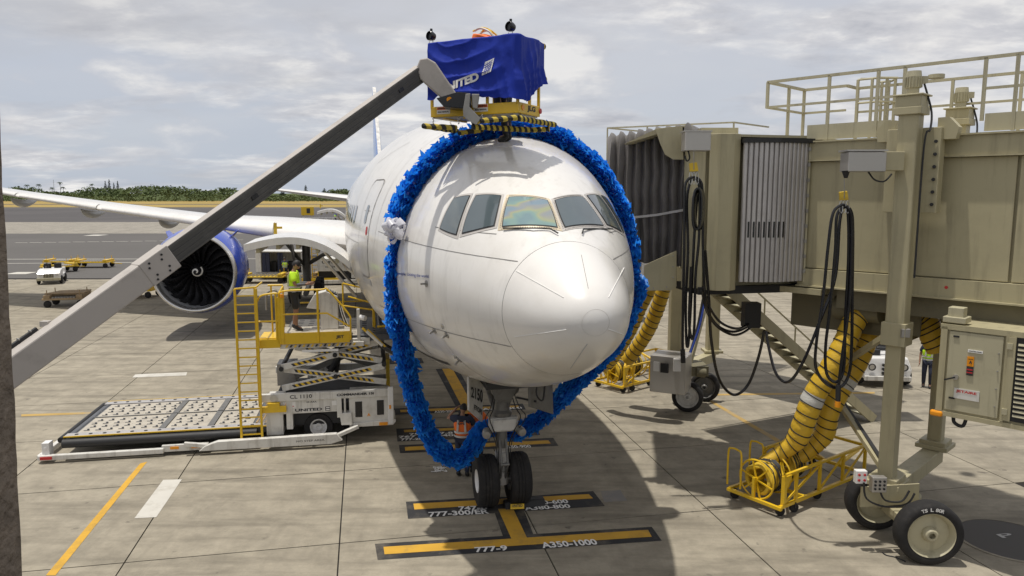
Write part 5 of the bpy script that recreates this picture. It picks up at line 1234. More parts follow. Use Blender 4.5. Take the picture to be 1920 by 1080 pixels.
for f in (.27, .88):
    c = bJ.lerp(bB, f) + side * .087; MB().prism([c - bd * .05 - upn * .03, c + bd * .05 - upn * .03, c + bd * .05 + upn * .03, c - bd * .05 + upn * .03], side * .012).build('boom_slot', 'black_gloss', inn, smooth=0)
c = bS.lerp(bJ, .62) + side * .112; MB().prism([c - bd * .05 - upn * .01, c + bd * .03 - upn * .01, c + bd * .03 + upn * .015, c - bd * .05 + upn * .015], side * .01).build('boom_slot', 'black_gloss', bl, smooth=0)
mb = MB(); r0, r1 = bS.lerp(bJ, .42) - side * .13 + upn * .16, bS.lerp(bJ, .80) - side * .13 + upn * .16; mb.bar(r0, r1, .05, .06); mb.build('cable_track', 'dark', bl, smooth=0)
for k in range(22):
    c = r0.lerp(r1, (k + .5) / 22); MB().bar(c - side * .04 + upn * .035, c + side * .04 + upn * .035, .015, .015).build('track_link', 'metal_dull', bl, smooth=0)
MB().box(r1 + bd * .1, (.09, .08, .06)).build('track_bracket', 'boom_white', bl, smooth=0)
# chassis outside the frame, so that the boom stands on something
MB().box((-9.6, 3.4, .75), (2.2, 3.6, .5)).build('chassis', 'boom_dark', bl, smooth=0, bevel=.05)
MB().cyl((-9.6, 3.4, 1.0), (-9.6, 3.4, 1.25), .7, 24).box((-9.7, 3.2, 1.75), (2.0, 2.6, 1.0)).build('turntable', 'yellow', bl, bevel=.04)
MB().bar((-9.5, 3.3, 2.0), bS, .40, .50).build('boom_mount', 'boom_white', bl, smooth=0, bevel=.02)
for x in (-10.7, -8.5):
    for y in (2.1, 4.7): wheel((x, y, .5), bl, .5, .38, Vector((-1, 0, 0)))
# jib elbow
jp = [P(790 + (x - 790), y, 12.32) for x, y in ((789, 113), (803, 111), (818, 119.5), (857, 177), (853, 193), (841, 196), (790, 151), (782, 130))]
MB().prism([p - V(0, .13, 0) for p in jp], V(0, .26, 0)).build('jib', 'boom_white', bl, smooth=0, bevel=.02)
MB().cyl(P(842.5, 187, 12.17), P(842.5, 187, 12.10), .045, 18).build('pivot_cap', 'amber', bl)
MB().prism([P(x, y, 12.1) for x, y in ((818, 184), (858, 172), (880, 174), (884, 200), (872, 204), (832, 200))], V(0, .4, 0)).build('jib_bracket', 'black_gloss', bl, smooth=0, bevel=.01)
for dd in (0, .22): MB().prism([P(x, y, 12.0 + dd) for x, y in ((868, 206), (873, 176), (882, 175), (880, 200), (901, 222), (893, 234), (878, 226), (869, 218))], V(0, .04, 0)).build('platform_support', 'metal_dull', bl, smooth=0, bevel=.006)
MB().prism([P(x, y, 12.05) for x, y in ((884, 176), (899, 176), (895, 204), (886, 202))], V(0, .1, 0)).build('rotator', 'metal_dull', bl, smooth=0, bevel=.01)
# basket
bx, by = Vector((-.885, .466, 0)), Vector((.466, .885, 0)); BC = Vector((.09, 11.98, 0)); BL_, BWd = 1.62, .76
BX = Matrix(((bx.x, by.x, 0, BC.x), (bx.y, by.y, 0, BC.y), (0, 0, 1, 0), (0, 0, 0, 1)))
MB(BX).box((BL_ / 2, BWd / 2, 7.76), (BL_ - .03, BWd - .03, .03)).build('platform_floor', 'metal_dull', bl, smooth=0)
fr = MB(BX)
fr.box((BL_ / 2, 0, 7.85), (BL_ + .04, .04, .17)); o = fr.build('platform_frame', 'yellow', bl, smooth=0, bevel=.01)
MB(BX).box((0, BWd / 2, 7.85), (.04, BWd - .04, .17)).build('platform_frame', 'yellow', bl, smooth=0, bevel=.01)
MB(BX).box((BL_, BWd / 2, 7.85), (.04, BWd - .04, .17)).build('platform_frame', 'yellow', bl, smooth=0, bevel=.01)
MB(BX).box((BL_ / 2, BWd, 7.85), (BL_ + .04, .04, .17)).build('platform_frame', 'yellow', bl, smooth=0, bevel=.01)
for x in (.45, 1.0, 1.4): MB(BX).bar((x, .03, 7.745), (x, BWd - .03, 7.745), .05, .04).build('floor_beam', 'yellow', bl, smooth=0)
for (x, y) in ((0, 0), (.55, 0), (.85, 0), (1.15, 0), (BL_, 0), (0, .42), (0, BWd), (.85, BWd), (BL_, BWd), (BL_, .42)):
    MB(BX).bar((x, y, 7.9), (x, y, 8.92), .04, .04, up=(1, 0, 0)).build('platform_post', 'yellow', bl, smooth=30)
for z in (8.93, 8.4):
    for p, q in (((0, 0), (BL_, 0)), ((0, 0), (0, BWd)), ((BL_, 0), (BL_, BWd)), ((0, BWd), (BL_, BWd))): MB(BX).cyl((*p, z), (*q, z), .022, 10).build('platform_rail', 'yellow', bl)
def bx_text(s, x0, z0, w, h, m, yy=-.0225, right=False):
    if right: text(MB(BX), s, (-.0225, x0, z0), (0, w, 0), (0, 0, h), .05).build('lettering', m, bl, smooth=0)
    else: text(MB(BX), s, (x0, yy, z0), (-w, 0, 0), (0, 0, h), .05).build('lettering', m, bl, smooth=0)
bx_text('JLG', .30, 7.80, .30, .11, 'letter_black', right=True)
MB(BX).cyl((-.02, .14, 7.86), (-.032, .14, 7.86), .045, 18).build('reflector', 'amber', bl); MB(BX).cyl((-.02, .78, 7.86), (-.032, .78, 7.86), .045, 18).build('reflector', 'letter_red', bl)
for x in (1.38, .66):
    MB(BX).box((x, -.023, 7.87), (.26, .006, .12)).build('decal', 'letter_white', bl, smooth=0); MB(BX).box((x, -.027, 7.90), (.25, .004, .045)).build('decal', 'orange', bl, smooth=0)
    bx_text('WARNING', x + .11, 7.884, .22, .032, 'letter_black', -.031); bx_text('READ MANUAL', x + .11, 7.83, .22, .025, 'letter_black', -.0275)
def foam(p0, p1, p2=None, r=.045):
    pts = [p0, p1] + ([p2] if p2 else []); pp = []
    for a, b in zip(pts[:-1], pts[1:]):
        for k in range(12): pp.append(Vector(a).lerp(Vector(b), k / 12))
    pp.append(Vector(pts[-1])); MB(BX).tube(pp, [r * (1 + .10 * math.sin(i * 1.9)) for i in range(len(pp))], 10).build('foam_bumper', 'foam', bl)
foam((-.10, -.16, 7.66), (-.22, BWd + .18, 7.64)); foam((-.10, -.16, 7.67), (.72, -.20, 7.64)); foam((.72, -.2, 7.56), (.1, .7, 7.55), (-.2, BWd, 7.56))
foam((BL_ + .10, -.12, 7.62), (1.05, -.16, 7.56)); foam((BL_ + .10, -.12, 7.62), (BL_ + .05, .9, 7.60)); foam((.95, .5, 7.57), (BL_ - .1, .7, 7.55))
foam((0, BWd + .06, 8.93), (0, BWd + .18, 8.93), r=.05); foam((0, BWd + .06, 8.40), (0, BWd + .22, 8.40), r=.055)
for (x, y) in ((0, .1), (.1, .8), (.62, -.05), (1.1, 0), (1.6, 0), (1.7, .7)):
    MB(BX).tube([(x + .012 * math.sin(k * 2), y + .012 * math.cos(k * 2), 7.76 - .018 * k) for k in range(8)], .009, 5).build('chain', 'metal', bl)
for x in (.12, 1.62):
    MB(BX).bar((x, .05, 8.93), (x, .05, 9.05), .012, .012, up=(1, 0, 0)).bar((x + .07, .05, 8.93), (x + .07, .05, 9.02), .012, .012, up=(1, 0, 0)).build('light_stalk', 'metal', bl, smooth=0)
    MB(BX).lathe((x + .03, .05, 9.10), (.3, -1, .1), [(.001, -.07), (.06, -.055), (.078, 0), (.078, .05), (.07, .06), (.06, .02), (.001, .01)], 20).cyl((x + .03, .05, 9.17), (x + .03, .05, 9.22), .022, 10).build('work_light', 'black_gloss', bl)
# blue cloth over the basket
UL = BL_ + .06 + BWd + .06
def cloth(u, v):            # u: metres from the left end round the near corner, v: metres down from the top rail
    if u < BL_ + .03: p = Vector((BL_ + .03 - u, -.045, 0)); n = Vector((0, -1, 0))
    else: p = Vector((-.045, u - BL_ - .03, 0)); n = Vector((-1, 0, 0))
    k = math.exp(-((u - BL_ - .03) / .05) ** 2); n = (n + Vector((-.7, -.7, 0)) * k).normalized()
    # swags: fold fans out from the top near the corner and sweeps to the lower left
    fx, fv = 1.22, -.06; dx, dv = u - fx, v - fv; rad = math.hypot(dx, dv); r2 = math.hypot((u - .55) * .85, v + .42 - .30 * max(0, u - .55))
    sw = math.sin(r2 * 13.0 + 1.2 * noise.noise(Vector((u * 1.5, v * 1.5, 9)))); wl = 1 / (1 + math.exp((u - 1.32) * 14)); d = .050 * wl * min(1, rad * 1.5) * (1 - abs(sw) ** .5) * min(1, .25 + u * 1.1)
    s3 = math.sin((u - 1.25) * 19 - v * 3.2 + .9 * math.sin(v * 3)); d += .040 * (1 - wl) * min(1, .2 + v * 1.6) * (1 - abs(s3) ** .6)
    d += .030 * noise.noise(Vector((u * 2.2, v * 2.0, 4))) + .012 * noise.noise(Vector((u * 8, v * 5, 1))) + .035 * v
    d += .02 * math.sin(u * 15 + v * 3) * max(0, v - .3) * .8
    if u > BL_: d += .02 * math.sin(u * 9 + v * 6)
    top = 8.965 + .02 * noise.noise(Vector((u * 3, 7, 0)))
    return p + n * (.012 + max(0, d)) + Vector((0, 0, top - v))
def bot(u):
    a = [(0, .92), (.12, .93), (.28, .80), (.6, .86), (.95, .92), (1.25, .95), (1.5, .98), (1.80, 1.02), (2.0, .90), (2.3, .72), (2.55, .62), (2.75, .56)]
    for (x0, y0), (x1, y1) in zip(a[:-1], a[1:]):
        if u <= x1: return y0 + (y1 - y0) * (u - x0) / (x1 - x0)
    return a[-1][1]
rows = []
for i in range(111):
    u = UL * i / 110; r = []
    for j in range(5, 0, -1): q = cloth(u, 0); inward = Vector((0, 1, 0)) if u < BL_ + .03 else Vector((1, 0, 0)); r.append(q + inward * (.035 * j) + V(0, 0, -.0 + (.012 if j < 4 else -.02 * (j - 3))))
    for j in range(53): r.append(cloth(u, (bot(u) + .008 * math.sin(u * 31)) * j / 52))
    rows.append(r)
tp = MB(BX).grid(rows).build('tarpaulin', 'tarp', smooth=180, fix=False)
tag(tp, 'royal blue cloth with white lettering draped around the lift basket', 'cloth')
def cl_text(s, u0, v0, w, h, dv, bold=.05, shear=0):
    pts, fs, _ = text2d(s, bold); mb = MB(BX)
    mb.add([cloth(u0 + w * a + shear * b, v0 + dv * a - h * b) + (Vector((0, -1, 0)) * .014) for a, b in pts], fs).build('lettering', 'letter_white', tp, smooth=0, fix=False)
cl_text('UNITED', .24, .84, .76, .13, -.17)
rows = [[cloth(1.06 + .17 * a + .05 * b, .60 - .21 * b - .05 * a) + Vector((0, -.013, 0)) for a in (0, .25, .5, .75, 1)] for b in (0, .25, .5, .75, 1)]
MB(BX).grid(rows).build('globe_emblem', 'letter_white', tp, smooth=0, fix=False)
mb = MB(BX)
for k in (0.18, .36, .54, .72):
    mb.grid([[cloth(1.06 + .17 * a + .05 * b, .60 - .21 * b - .05 * a) + Vector((0, -.018, 0)) for b in (k - .025 + .22 * a * a, k + .03 + .22 * a * a)] for a in [j / 8 * .9 for j in range(9)]])
    mb.grid([[cloth(1.06 + .17 * a + .05 * b, .60 - .21 * b - .05 * a) + Vector((0, -.018, 0)) for a in (k - .02 - .15 * b * b + .08, k + .03 - .15 * b * b + .08)] for b in [j / 8 * .9 for j in range(9)]])
mb.build('emblem_lines', 'tarp', tp, smooth=0, fix=False)

# ------------------------------------------------------------------ cargo loader
LA = R(10.8); L0 = Vector((-11.35, 17.4, 0))
ld = empty('cargo_loader', L0, LA, 'white and yellow scissor cargo loader with low roller bed and raised platform at the airliner', 'cargo loader')
def LB(name, m, fn, smooth=0, bevel=0, par=None):
    mb = MB(); fn(mb); 
    return mb.build(name, m, par or ld, smooth=smooth, bevel=bevel, local=True)
# low bed
bed = LB('bed_frame', 'bed_dark', lambda b: b.box((2.9, 1.75, .44), (5.1, 3.1, .16)))
def bedpl(x0, x1, y0, y1):
    o = LB('deck_plate', 'bed_plate', lambda b: b.box(((x0 + x1) / 2, (y0 + y1) / 2, .53), (x1 - x0, y1 - y0, .02)), bevel=.004)
    cas = MB(); rg = random.Random(int(x0 * 100 + y0 * 7))
    for i in range(int((x1 - x0) / .27)):
        for j in range(int((y1 - y0) / .27)):
            x, y = x0 + .16 + i * .27 + (.06 if j % 2 else 0), y0 + .16 + j * .27
            cas.box((x, y, .546), (.13, .035, .008)); cas.cyl((x + .03, y + .03, .54), (x + .03, y + .03, .575), .028, 7)
    k = cas.build('ball_casters', 'bed_dark', o, local=True); k['kind'] = 'stuff'
for (x0, x1) in ((.55, 2.45), (2.62, 3.62), (3.80, 4.75)):
    bedpl(x0, x1, .42, 1.68); bedpl(x0, x1, 1.74, 2.95)
for x in (2.535, 3.71): LB('deck_belt', 'gear_grey', lambda b: b.box((x, 1.7, .545), (.15, 2.6, .03)))
LB('deck_belt', 'gear_grey', lambda b: b.box((2.6, 1.71, .55), (4.2, .05, .02)))
for y in (.24, 3.12):
    LB('side_rail', 'slat_grey', lambda b: b.box((2.8, y, .545), (4.9, .26, .03)), bevel=.006)
    mb = MB()
    for k in range(15): mb.cyl((.6 + k * .32, y, .56), (.6 + k * .32, y, .568), .045, 10)
    o = mb.build('rail_holes', 'dark', ld, local=True); o['kind'] = 'stuff'
for y in (.1, 3.27): LB('yellow_trim', 'yellow', lambda b: b.box((2.8, y, .55), (4.9, .03, .03)))
LB('side_tube', 'dark', lambda b: b.cyl((.35, .05, .40), (4.9, .05, .40), .11, 14), smooth=40)
LB('side_bumper', 'white_paint', lambda b: b.box((1.28, -.14, .14), (2.84, .12, .13)), bevel=.02)
LB('side_bumper', 'white_paint', lambda b: b.box((3.2, -.10, .18), (1.1, .08, .17)), bevel=.01)
for x in (2.95, 3.45): LB('reflector', 'amber', lambda b: b.box((x, -.148, .19), (.2, .02, .06)))
LB('reflector', 'letter_red', lambda b: b.box((.05, -.21, .14), (.26, .02, .07)))
LB('end_roller', 'dark', lambda b: b.cyl((.28, .1, .48), (.28, 3.2, .48), .07, 14), smooth=40)
LB('end_roller', 'bed_dark', lambda b: b.cyl((.45, .1, .50), (.45, 3.2, .50), .05, 12), smooth=40)
LB('end_bumper', 'white_paint', lambda b: b.bar((-.12, -.14, .14), (-.08, 3.2, .14), .12, .13), bevel=.02)
LB('end_bracket', 'white_clean', lambda b: b.box((.02, .0, .32), (.16, .25, .34)).cyl((.02, -.13, .35), (.02, -.14, .35), .04, 10), bevel=.02)
for k in range(7): LB('deck_roller', 'metal' if k % 2 else 'wood', lambda b: b.cyl((4.85 + .06 * k, .35, .56), (4.98 + .06 * k, 3.0, .56), .03, 8), smooth=40)
# outrigger beam along the near side
LB('outrigger_beam', 'white_paint', lambda b: b.prism([(3.55, -.32, .12), (6.75, -.32, .10), (7.05, -.32, .18), (6.9, -.32, .36), (4.0, -.32, .34), (3.7, -.32, .24)], (0, .16, 0)), bevel=.012)
LB('outrigger_arm', 'white_paint', lambda b: b.bar((6.85, -.22, .26), (7.45, -.1, .46), .12, .09).bar((3.2, -.22, .30), (3.75, -.22, .22), .10, .10), bevel=.01)
text(MB(), 'NO STEP AREA', (5.9, -.323, .20), (.7, 0, 0), (0, 0, .05)).build('lettering', 'gear_grey', ld, smooth=0, local=True)
# chassis
LB('chassis', 'dark', lambda b: b.box((6.75, 1.7, .75), (3.0, 2.9, .55)))
LB('chassis_beam', 'white_paint', lambda b: b.box((6.65, .06, 1.30), (3.25, .14, .20)), bevel=.012)
LB('chassis_beam', 'white_paint', lambda b: b.box((6.65, 3.2, 1.30), (3.25, .14, .20)), bevel=.012)
LB('chassis_plate', 'white_paint', lambda b: b.box((6.15, .08, 1.03), (1.75, .08, .36)), bevel=.008)
LB('end_cabinet', 'white_paint', lambda b: b.box((5.35, .45, .78), (.42, .85, .95)), bevel=.02)
LB('end_cabinet', 'white_paint', lambda b: b.box((5.72, .14, .85), (.16, .22, .82)), bevel=.01)
LB('engine_cabinet', 'white_paint', lambda b: b.box((7.75, .50, .82), (1.05, .95, .84)), bevel=.02)
LB('cabinet_foot', 'white_paint', lambda b: b.prism([(7.32, -.02, .42), (8.35, -.02, .42), (8.42, -.02, .50), (8.42, -.02, .56), (7.32, -.02, .52)], (0, .9, 0)), bevel=.01)
LB('mudguard', 'white_paint', lambda b: b.prism([(7.02, -.06, .5), (7.3, -.06, .5), (7.28, -.06, .82), (6.98, -.06, .82)], (0, .3, 0)), bevel=.01)
LB('corner_strip', 'white_clean', lambda b: b.box((8.30, .0, .95), (.14, .08, 1.0)), bevel=.015)
LB('hatch', 'black_gloss', lambda b: b.box((7.47, .02, .88), (.18, .02, .42)), bevel=.01); LB('hatch', 'black_gloss', lambda b: b.box((8.03, .02, .90), (.18, .02, .40)), bevel=.01)
LB('reflector', 'amber', lambda b: b.box((8.28, -.045, .92), (.05, .02, .10))); LB('reflector', 'amber', lambda b: b.box((8.1, -.028, .47), (.22, .02, .08)))
LB('column_guide', 'white_paint', lambda b: b.box((6.98, .02, .98), (.12, .12, .55)).box((7.12, .04, .98), (.05, .10, .55)), bevel=.008)
LB('lamp', 'metal', lambda b: b.cyl((5.35, -.01, 1.30), (5.35, -.04, 1.30), .09, 18), smooth=40)
def ltext(s, x, z, w, h, y, m='letter_black', bold=.02): text(MB(), s, (x, y, z), (w, 0, 0), (0, 0, h), bold).build('lettering', m, ld, smooth=0, local=True)
ltext('CL 1110', 5.75, 1.26, .55, .10, -.013); ltext('COMMANDER 15i', 6.92, 1.27, .95, .065, -.013, bold=.05); ltext('UNITED', 5.86, .90, .68, .075, .037, bold=.04)
LB('emblem', 'letter_black', lambda b: b.box((6.68, .037, .94), (.12, .006, .11)))
text(MB(), '=', (6.64, .031, .90), (.09, 0, 0), (0, 0, .08)).build('emblem_lines', 'letter_white', ld, smooth=0, local=True)
LB('warning_label', 'letter_white', lambda b: b.box((5.72, .037, 1.09), (.32, .006, .16))); ltext('DANGER', 5.59, 1.03, .26, .035, .032, 'letter_red'); ltext('A', 5.62, 1.09, .06, .06, .032, 'amber', .05); ltext('25 AAA', 6.15, 1.12, .26, .04, .037)
LB('warning_label', 'letter_white', lambda b: b.box((6.85, .037, 1.08), (.12, .006, .12))); ltext('A', 7.68, .68, .09, .08, .022, 'amber', .06)
lw = LB('wheel', 'rubber', lambda b: b.lathe((6.42, .35, .40), (0, -1, 0), [(.001, -.12), (.36, -.14), (.40, 0), (.36, .14), (.22, .13), (.22, .08)], 32), smooth=50)
LB('rim', 'white_clean', lambda b: b.lathe((6.42, .35, .40), (0, -1, 0), [(.001, .10), (.05, .10), (.06, .14), (.09, .14), (.10, .09), (.17, .08), (.19, .14), (.215, .15), (.225, .10)], 28), smooth=40, par=lw)
for x in (7.3,): LB('wheel', 'rubber', lambda b: b.lathe((x, 1.0, .38), (0, -1, 0), [(.001, -.12), (.34, -.14), (.38, 0), (.34, .14), (.001, .13)], 28), smooth=50)
LB('rear_guard', 'yellow_worn', lambda b: b.box((8.28, 2.2, 1.35), (.10, .8, .9)))
LB('hydraulic_pump', 'metal_dull', lambda b: b.box((5.5, 2.0, 1.5), (.5, .7, .6)).cyl((6.2, 1.0, 1.45), (6.2, 1.9, 1.45), .12, 12), smooth=30)
# scissors
def arm(p, q, y, w=.16):
    a = LB('scissor_arm', 'white_paint', lambda b: b.bar((p[0], y, p[1]), (q[0], y, q[1]), .07, w), bevel=.01)
    d = (Vector((q[0], y, q[1])) - Vector((p[0], y, p[1]))); L1 = d.length; d.normalize(); u_ = V(0, 1, 0).cross(d)
    k0 = .25; n_ = int((L1 - .5) / .145)
    for k in range(n_):
        c = Vector((p[0], y - .037, p[1])) + d * (k0 + .145 * k)
        MB().prism([c - u_ * .038, c + d * .07 - u_ * .038, c + d * .125 + u_ * .038, c + d * .055 + u_ * .038], V(0, -.003, 0)).build('hazard_stripe', 'letter_black', a, smooth=0, local=True)
        c = c + d * .07
        MB().prism([c - u_ * .038, c + d * .07 - u_ * .038, c + d * .125 + u_ * .038, c + d * .055 + u_ * .038], V(0, -.002, 0)).build('hazard_stripe', 'yellow', a, smooth=0, local=True)
    return a
for y in (.18, 3.0):
    arm((5.55, 1.50), (8.15, 1.98), y); arm((5.6, 1.98), (8.2, 1.52), y + .10)
    arm((5.55, 2.05), (7.0, 2.35), y); arm((5.9, 2.55), (8.1, 2.10), y + .10); arm((6.9, 2.33), (8.0, 2.58), y + .2)
for (x, z) in ((5.55, 2.02), (8.15, 2.03), (6.9, 1.76), (6.9, 2.33)): LB('scissor_shaft', 'dark', lambda b: b.cyl((x, .1, z), (x, 3.2, z), .06, 12), smooth=40)
for y in (.9, 2.2): LB('lift_ram', 'dark', lambda b: b.cyl((6.6, y, 1.5), (7.1, y, 2.35), .08, 12).cyl((7.1, y, 2.35), (7.3, y, 2.6), .05, 10), smooth=40)
LB('inner_frame', 'gear_grey', lambda b: b.bar((5.8, 1.0, 1.6), (8.1, 1.0, 2.5), .10, .14).bar((5.8, 1.6, 2.45), (8.1, 1.6, 1.6), .10, .14).bar((5.8, 2.4, 1.6), (8.1, 2.4, 2.5), .10, .14))
# raised platform
LB('platform', 'white_paint', lambda b: b.box((6.6, .10, 2.62), (2.1, .12, .12)), bevel=.01)
LB('platform_deck', 'bed_dark', lambda b: b.box((7.3, 1.85, 2.70), (3.5, 2.9, .14)))
mb = MB()
for i in range(11):
    for j in range(9): mb.box((5.85 + i * .30, .75 + j * .29, 2.776), (.14, .04, .01))
LB('platform_plate', 'bed_plate', lambda b: b.box((6.55, 1.85, 2.772), (1.95, 2.75, .008)))
o = mb.build('platform_casters', 'dark', ld, smooth=0, local=True); o['kind'] = 'stuff'
LB('operator_floor', 'bed_plate', lambda b: b.box((6.4, .45, 2.96), (1.85, .85, .03)))
yb = LB('operator_panel', 'yellow', lambda b: b.box((6.42, .0, 2.83), (1.75, .05, .29)), bevel=.008)
text(MB(), 'JBT', (6.95, -.03, 2.78), (.20, 0, 0), (0, 0, .10), .04).build('lettering', 'letter_black', yb, smooth=0, local=True)
for k in range(17):
    MB().prism([(5.68 + k * .105, -.01, 2.60), (5.73 + k * .105, -.01, 2.60), (5.77 + k * .105, -.01, 2.665), (5.72 + k * .105, -.01, 2.665)], (0, .02, 0)).build('hazard_stripe', 'letter_black' if k % 2 else 'yellow', ld, smooth=0, local=True)
LB('panel_strip', 'letter_white', lambda b: b.box((6.55, -.03, 2.50), (.9, .02, .06)))
def pipe(name, pts, r=.024, m='yellow', par=None): return MB().tube(pts, r, 10).build(name, m, par or ld, local=True)
pipe('guard_rail', smoothpath([(5.58, -.02, 3.98), (5.75, -.02, 4.06), (6.6, -.02, 4.07), (6.80, -.02, 4.04), (7.28, -.02, 3.42), (7.32, -.02, 3.2), (7.32, -.02, 2.75)], 5))
pipe('guard_rail', [(5.58, -.02, 3.46), (6.75, -.02, 3.46), (7.3, -.02, 3.1)]); pipe('guard_rail', [(7.1, 1.4, 4.05), (7.9, 1.3, 3.85), (7.95, 1.3, 2.8)])
pipe('guard_rail', [(5.58, .9, 4.06), (5.58, -.02, 4.0)]); pipe('guard_rail', [(7.25, .9, 3.75), (7.9, .9, 3.55), (7.9, .9, 2.9)]); pipe('guard_rail', [(5.7, 3.1, 3.3), (9.0, 3.1, 3.3)]); pipe('guard_rail', [(7.0, 1.4, 3.45), (7.95, 1.3, 3.3)])
for x, z in ((5.58, 4.0), (6.52, 4.07), ): pipe('guard_post', [(x, -.02, 2.72), (x, -.02, z)], .03)
for x in (5.7, 7.05, 8.2, 9.0): pipe('guard_post', [(x, 3.1, 2.75), (x, 3.1, 3.3)], .02)
pipe('guard_post', [(7.1, 1.4, 2.8), (7.1, 1.4, 4.05)]); pipe('guard_post', [(5.58, .9, 2.8), (5.58, .9, 4.06)]); 
LB('gate_column', 'yellow', lambda b: b.box((5.60, .02, 3.3), (.16, .12, 1.2)), bevel=.01)
LB('side_frame', 'white_paint', lambda b: b.box((7.52, .15, 3.05), (.08, .1, .95)).box((7.55, .2, 2.66), (.5, .14, .16)), bevel=.008)
LB('guide_lamp', 'white_clean', lambda b: b.cyl((7.58, .05, 3.32), (7.70, -.05, 3.30), .07, 12), smooth=40)
LB('beacon', 'amber', lambda b: b.cyl((5.66, -.06, 3.90), (5.66, -.06, 3.98), .05, 12), smooth=40)
con = LB('control_console', 'white_paint', lambda b: b.prism([(6.20, .35, 3.55), (6.42, .35, 3.90), (6.70, .35, 3.98), (7.0, .35, 3.84), (7.0, .35, 2.98), (6.55, .35, 2.98), (6.55, .35, 3.50)], (0, .45, 0)), bevel=.015)
LB('console_top', 'letter_black', lambda b: b.bar((6.72, .55, 4.0), (6.99, .55, 3.87), .32, .03), par=con)
for k in range(5): LB('control_knob', 'letter_white', lambda b: b.cyl((6.75 + .055 * k, .45, 4.00 - .03 * k), (6.75 + .055 * k, .45, 4.05 - .03 * k), .016, 8), par=con, smooth=30)
for k in range(4): MB().tube(smoothpath([(7.02 + .02 * k, .4, 3.6), (7.08 + .03 * k, .38, 3.3), (7.16 + .03 * k, .38, 3.08), (7.22 + .02 * k, .4, 3.02)], 4), .012, 6).build('cable', 'letter_white' if k % 2 else 'dark', con, local=True)
LB('roller_bridge', 'bed_dark', lambda b: b.box((8.6, 1.9, 2.82), (1.3, 2.5, .10)))
mb = MB()
for i in range(8):
    for j in range(10): mb.cyl((8.05 + .16 * i, .8 + .24 * j, 2.88), (8.05 + .16 * i, .9 + .24 * j, 2.88), .035, 8)
o = mb.build('bridge_rollers', 'metal_dull', ld, local=True); o['kind'] = 'stuff'
pipe('bridge_rail', [(8.0, .65, 2.95), (9.2, .65, 2.95)], .03)
LB('lift_cylinder', 'black_gloss', lambda b: b.cyl((8.05, -.05, 2.62), (8.62, -.2, 2.30), .09, 16), smooth=40)
LB('stabilizer_arm', 'yellow', lambda b: b.bar((7.62, -.02, 3.05), (8.10, -.08, 2.58), .09, .05).bar((7.75, -.12, 3.02), (8.2, -.16, 2.55), .03, .05), bevel=.006)
LB('stabilizer_tube', 'white_paint', lambda b: b.cyl((7.72, -.14, 2.98), (8.12, -.2, 2.6), .04, 10), smooth=40)
LB('roller_fork', 'white_clean', lambda b: b.box((8.2, 1.2, 3.05), (.12, .1, .18)).cyl((8.25, 1.1, 3.15), (8.45, 1.1, 3.2), .05, 10), smooth=30)
# ladder
for x in (4.55, 5.05): LB('ladder_stile', 'yellow', lambda b: b.box((x, -.12, 2.2), (.055, .07, 3.9)), bevel=.006)
LB('ladder_stile', 'yellow', lambda b: b.box((4.98, .15, 2.6), (.05, .07, 3.1)), bevel=.006)
for k in range(17): LB('ladder_rung', 'yellow', lambda b: b.bar((4.57, -.12, .42 + .222 * k), (5.03, -.12, .42 + .222 * k), .04, .03))
pipe('ladder_hoop', [(4.55, -.12, 4.15), (5.05, -.12, 4.18), (5.05, .9, 4.18)])
LB('ladder_bracket', 'yellow', lambda b: b.box((5.35, -.05, 1.02), (.62, .08, .16)).box((5.35, -.03, 1.14), (.3, .12, .1)), bevel=.008)
LB('ladder_platform', 'yellow', lambda b: b.box((5.32, .0, 2.72), (.5, .08, .22)).box((5.3, .5, 2.84), (.5, .9, .03)), bevel=.008)
pipe('guard_rail', smoothpath([(5.05, -.04, 3.8), (5.15, -.04, 3.95), (5.4, -.04, 4.0), (5.55, -.04, 4.0)], 3)); pipe('guard_rail', [(5.05, -.04, 3.3), (5.56, -.04, 3.3)]); pipe('guard_post', [(5.28, .9, 2.85), (5.28, .9, 4.1)]); pipe('guard_post', [(5.5, -.04, 2.8), (5.5, -.04, 4.0)]); pipe('guard_rail', [(5.2, .9, 4.1), (5.58, .9, 4.1)])
pipe('valve_pipe', smoothpath([(5.1, 1.2, 3.4), (5.12, 1.2, 3.8), (5.25, 1.2, 3.92), (5.4, 1.2, 3.85), (5.42, 1.2, 3.3)], 4), .03, 'metal_dull')

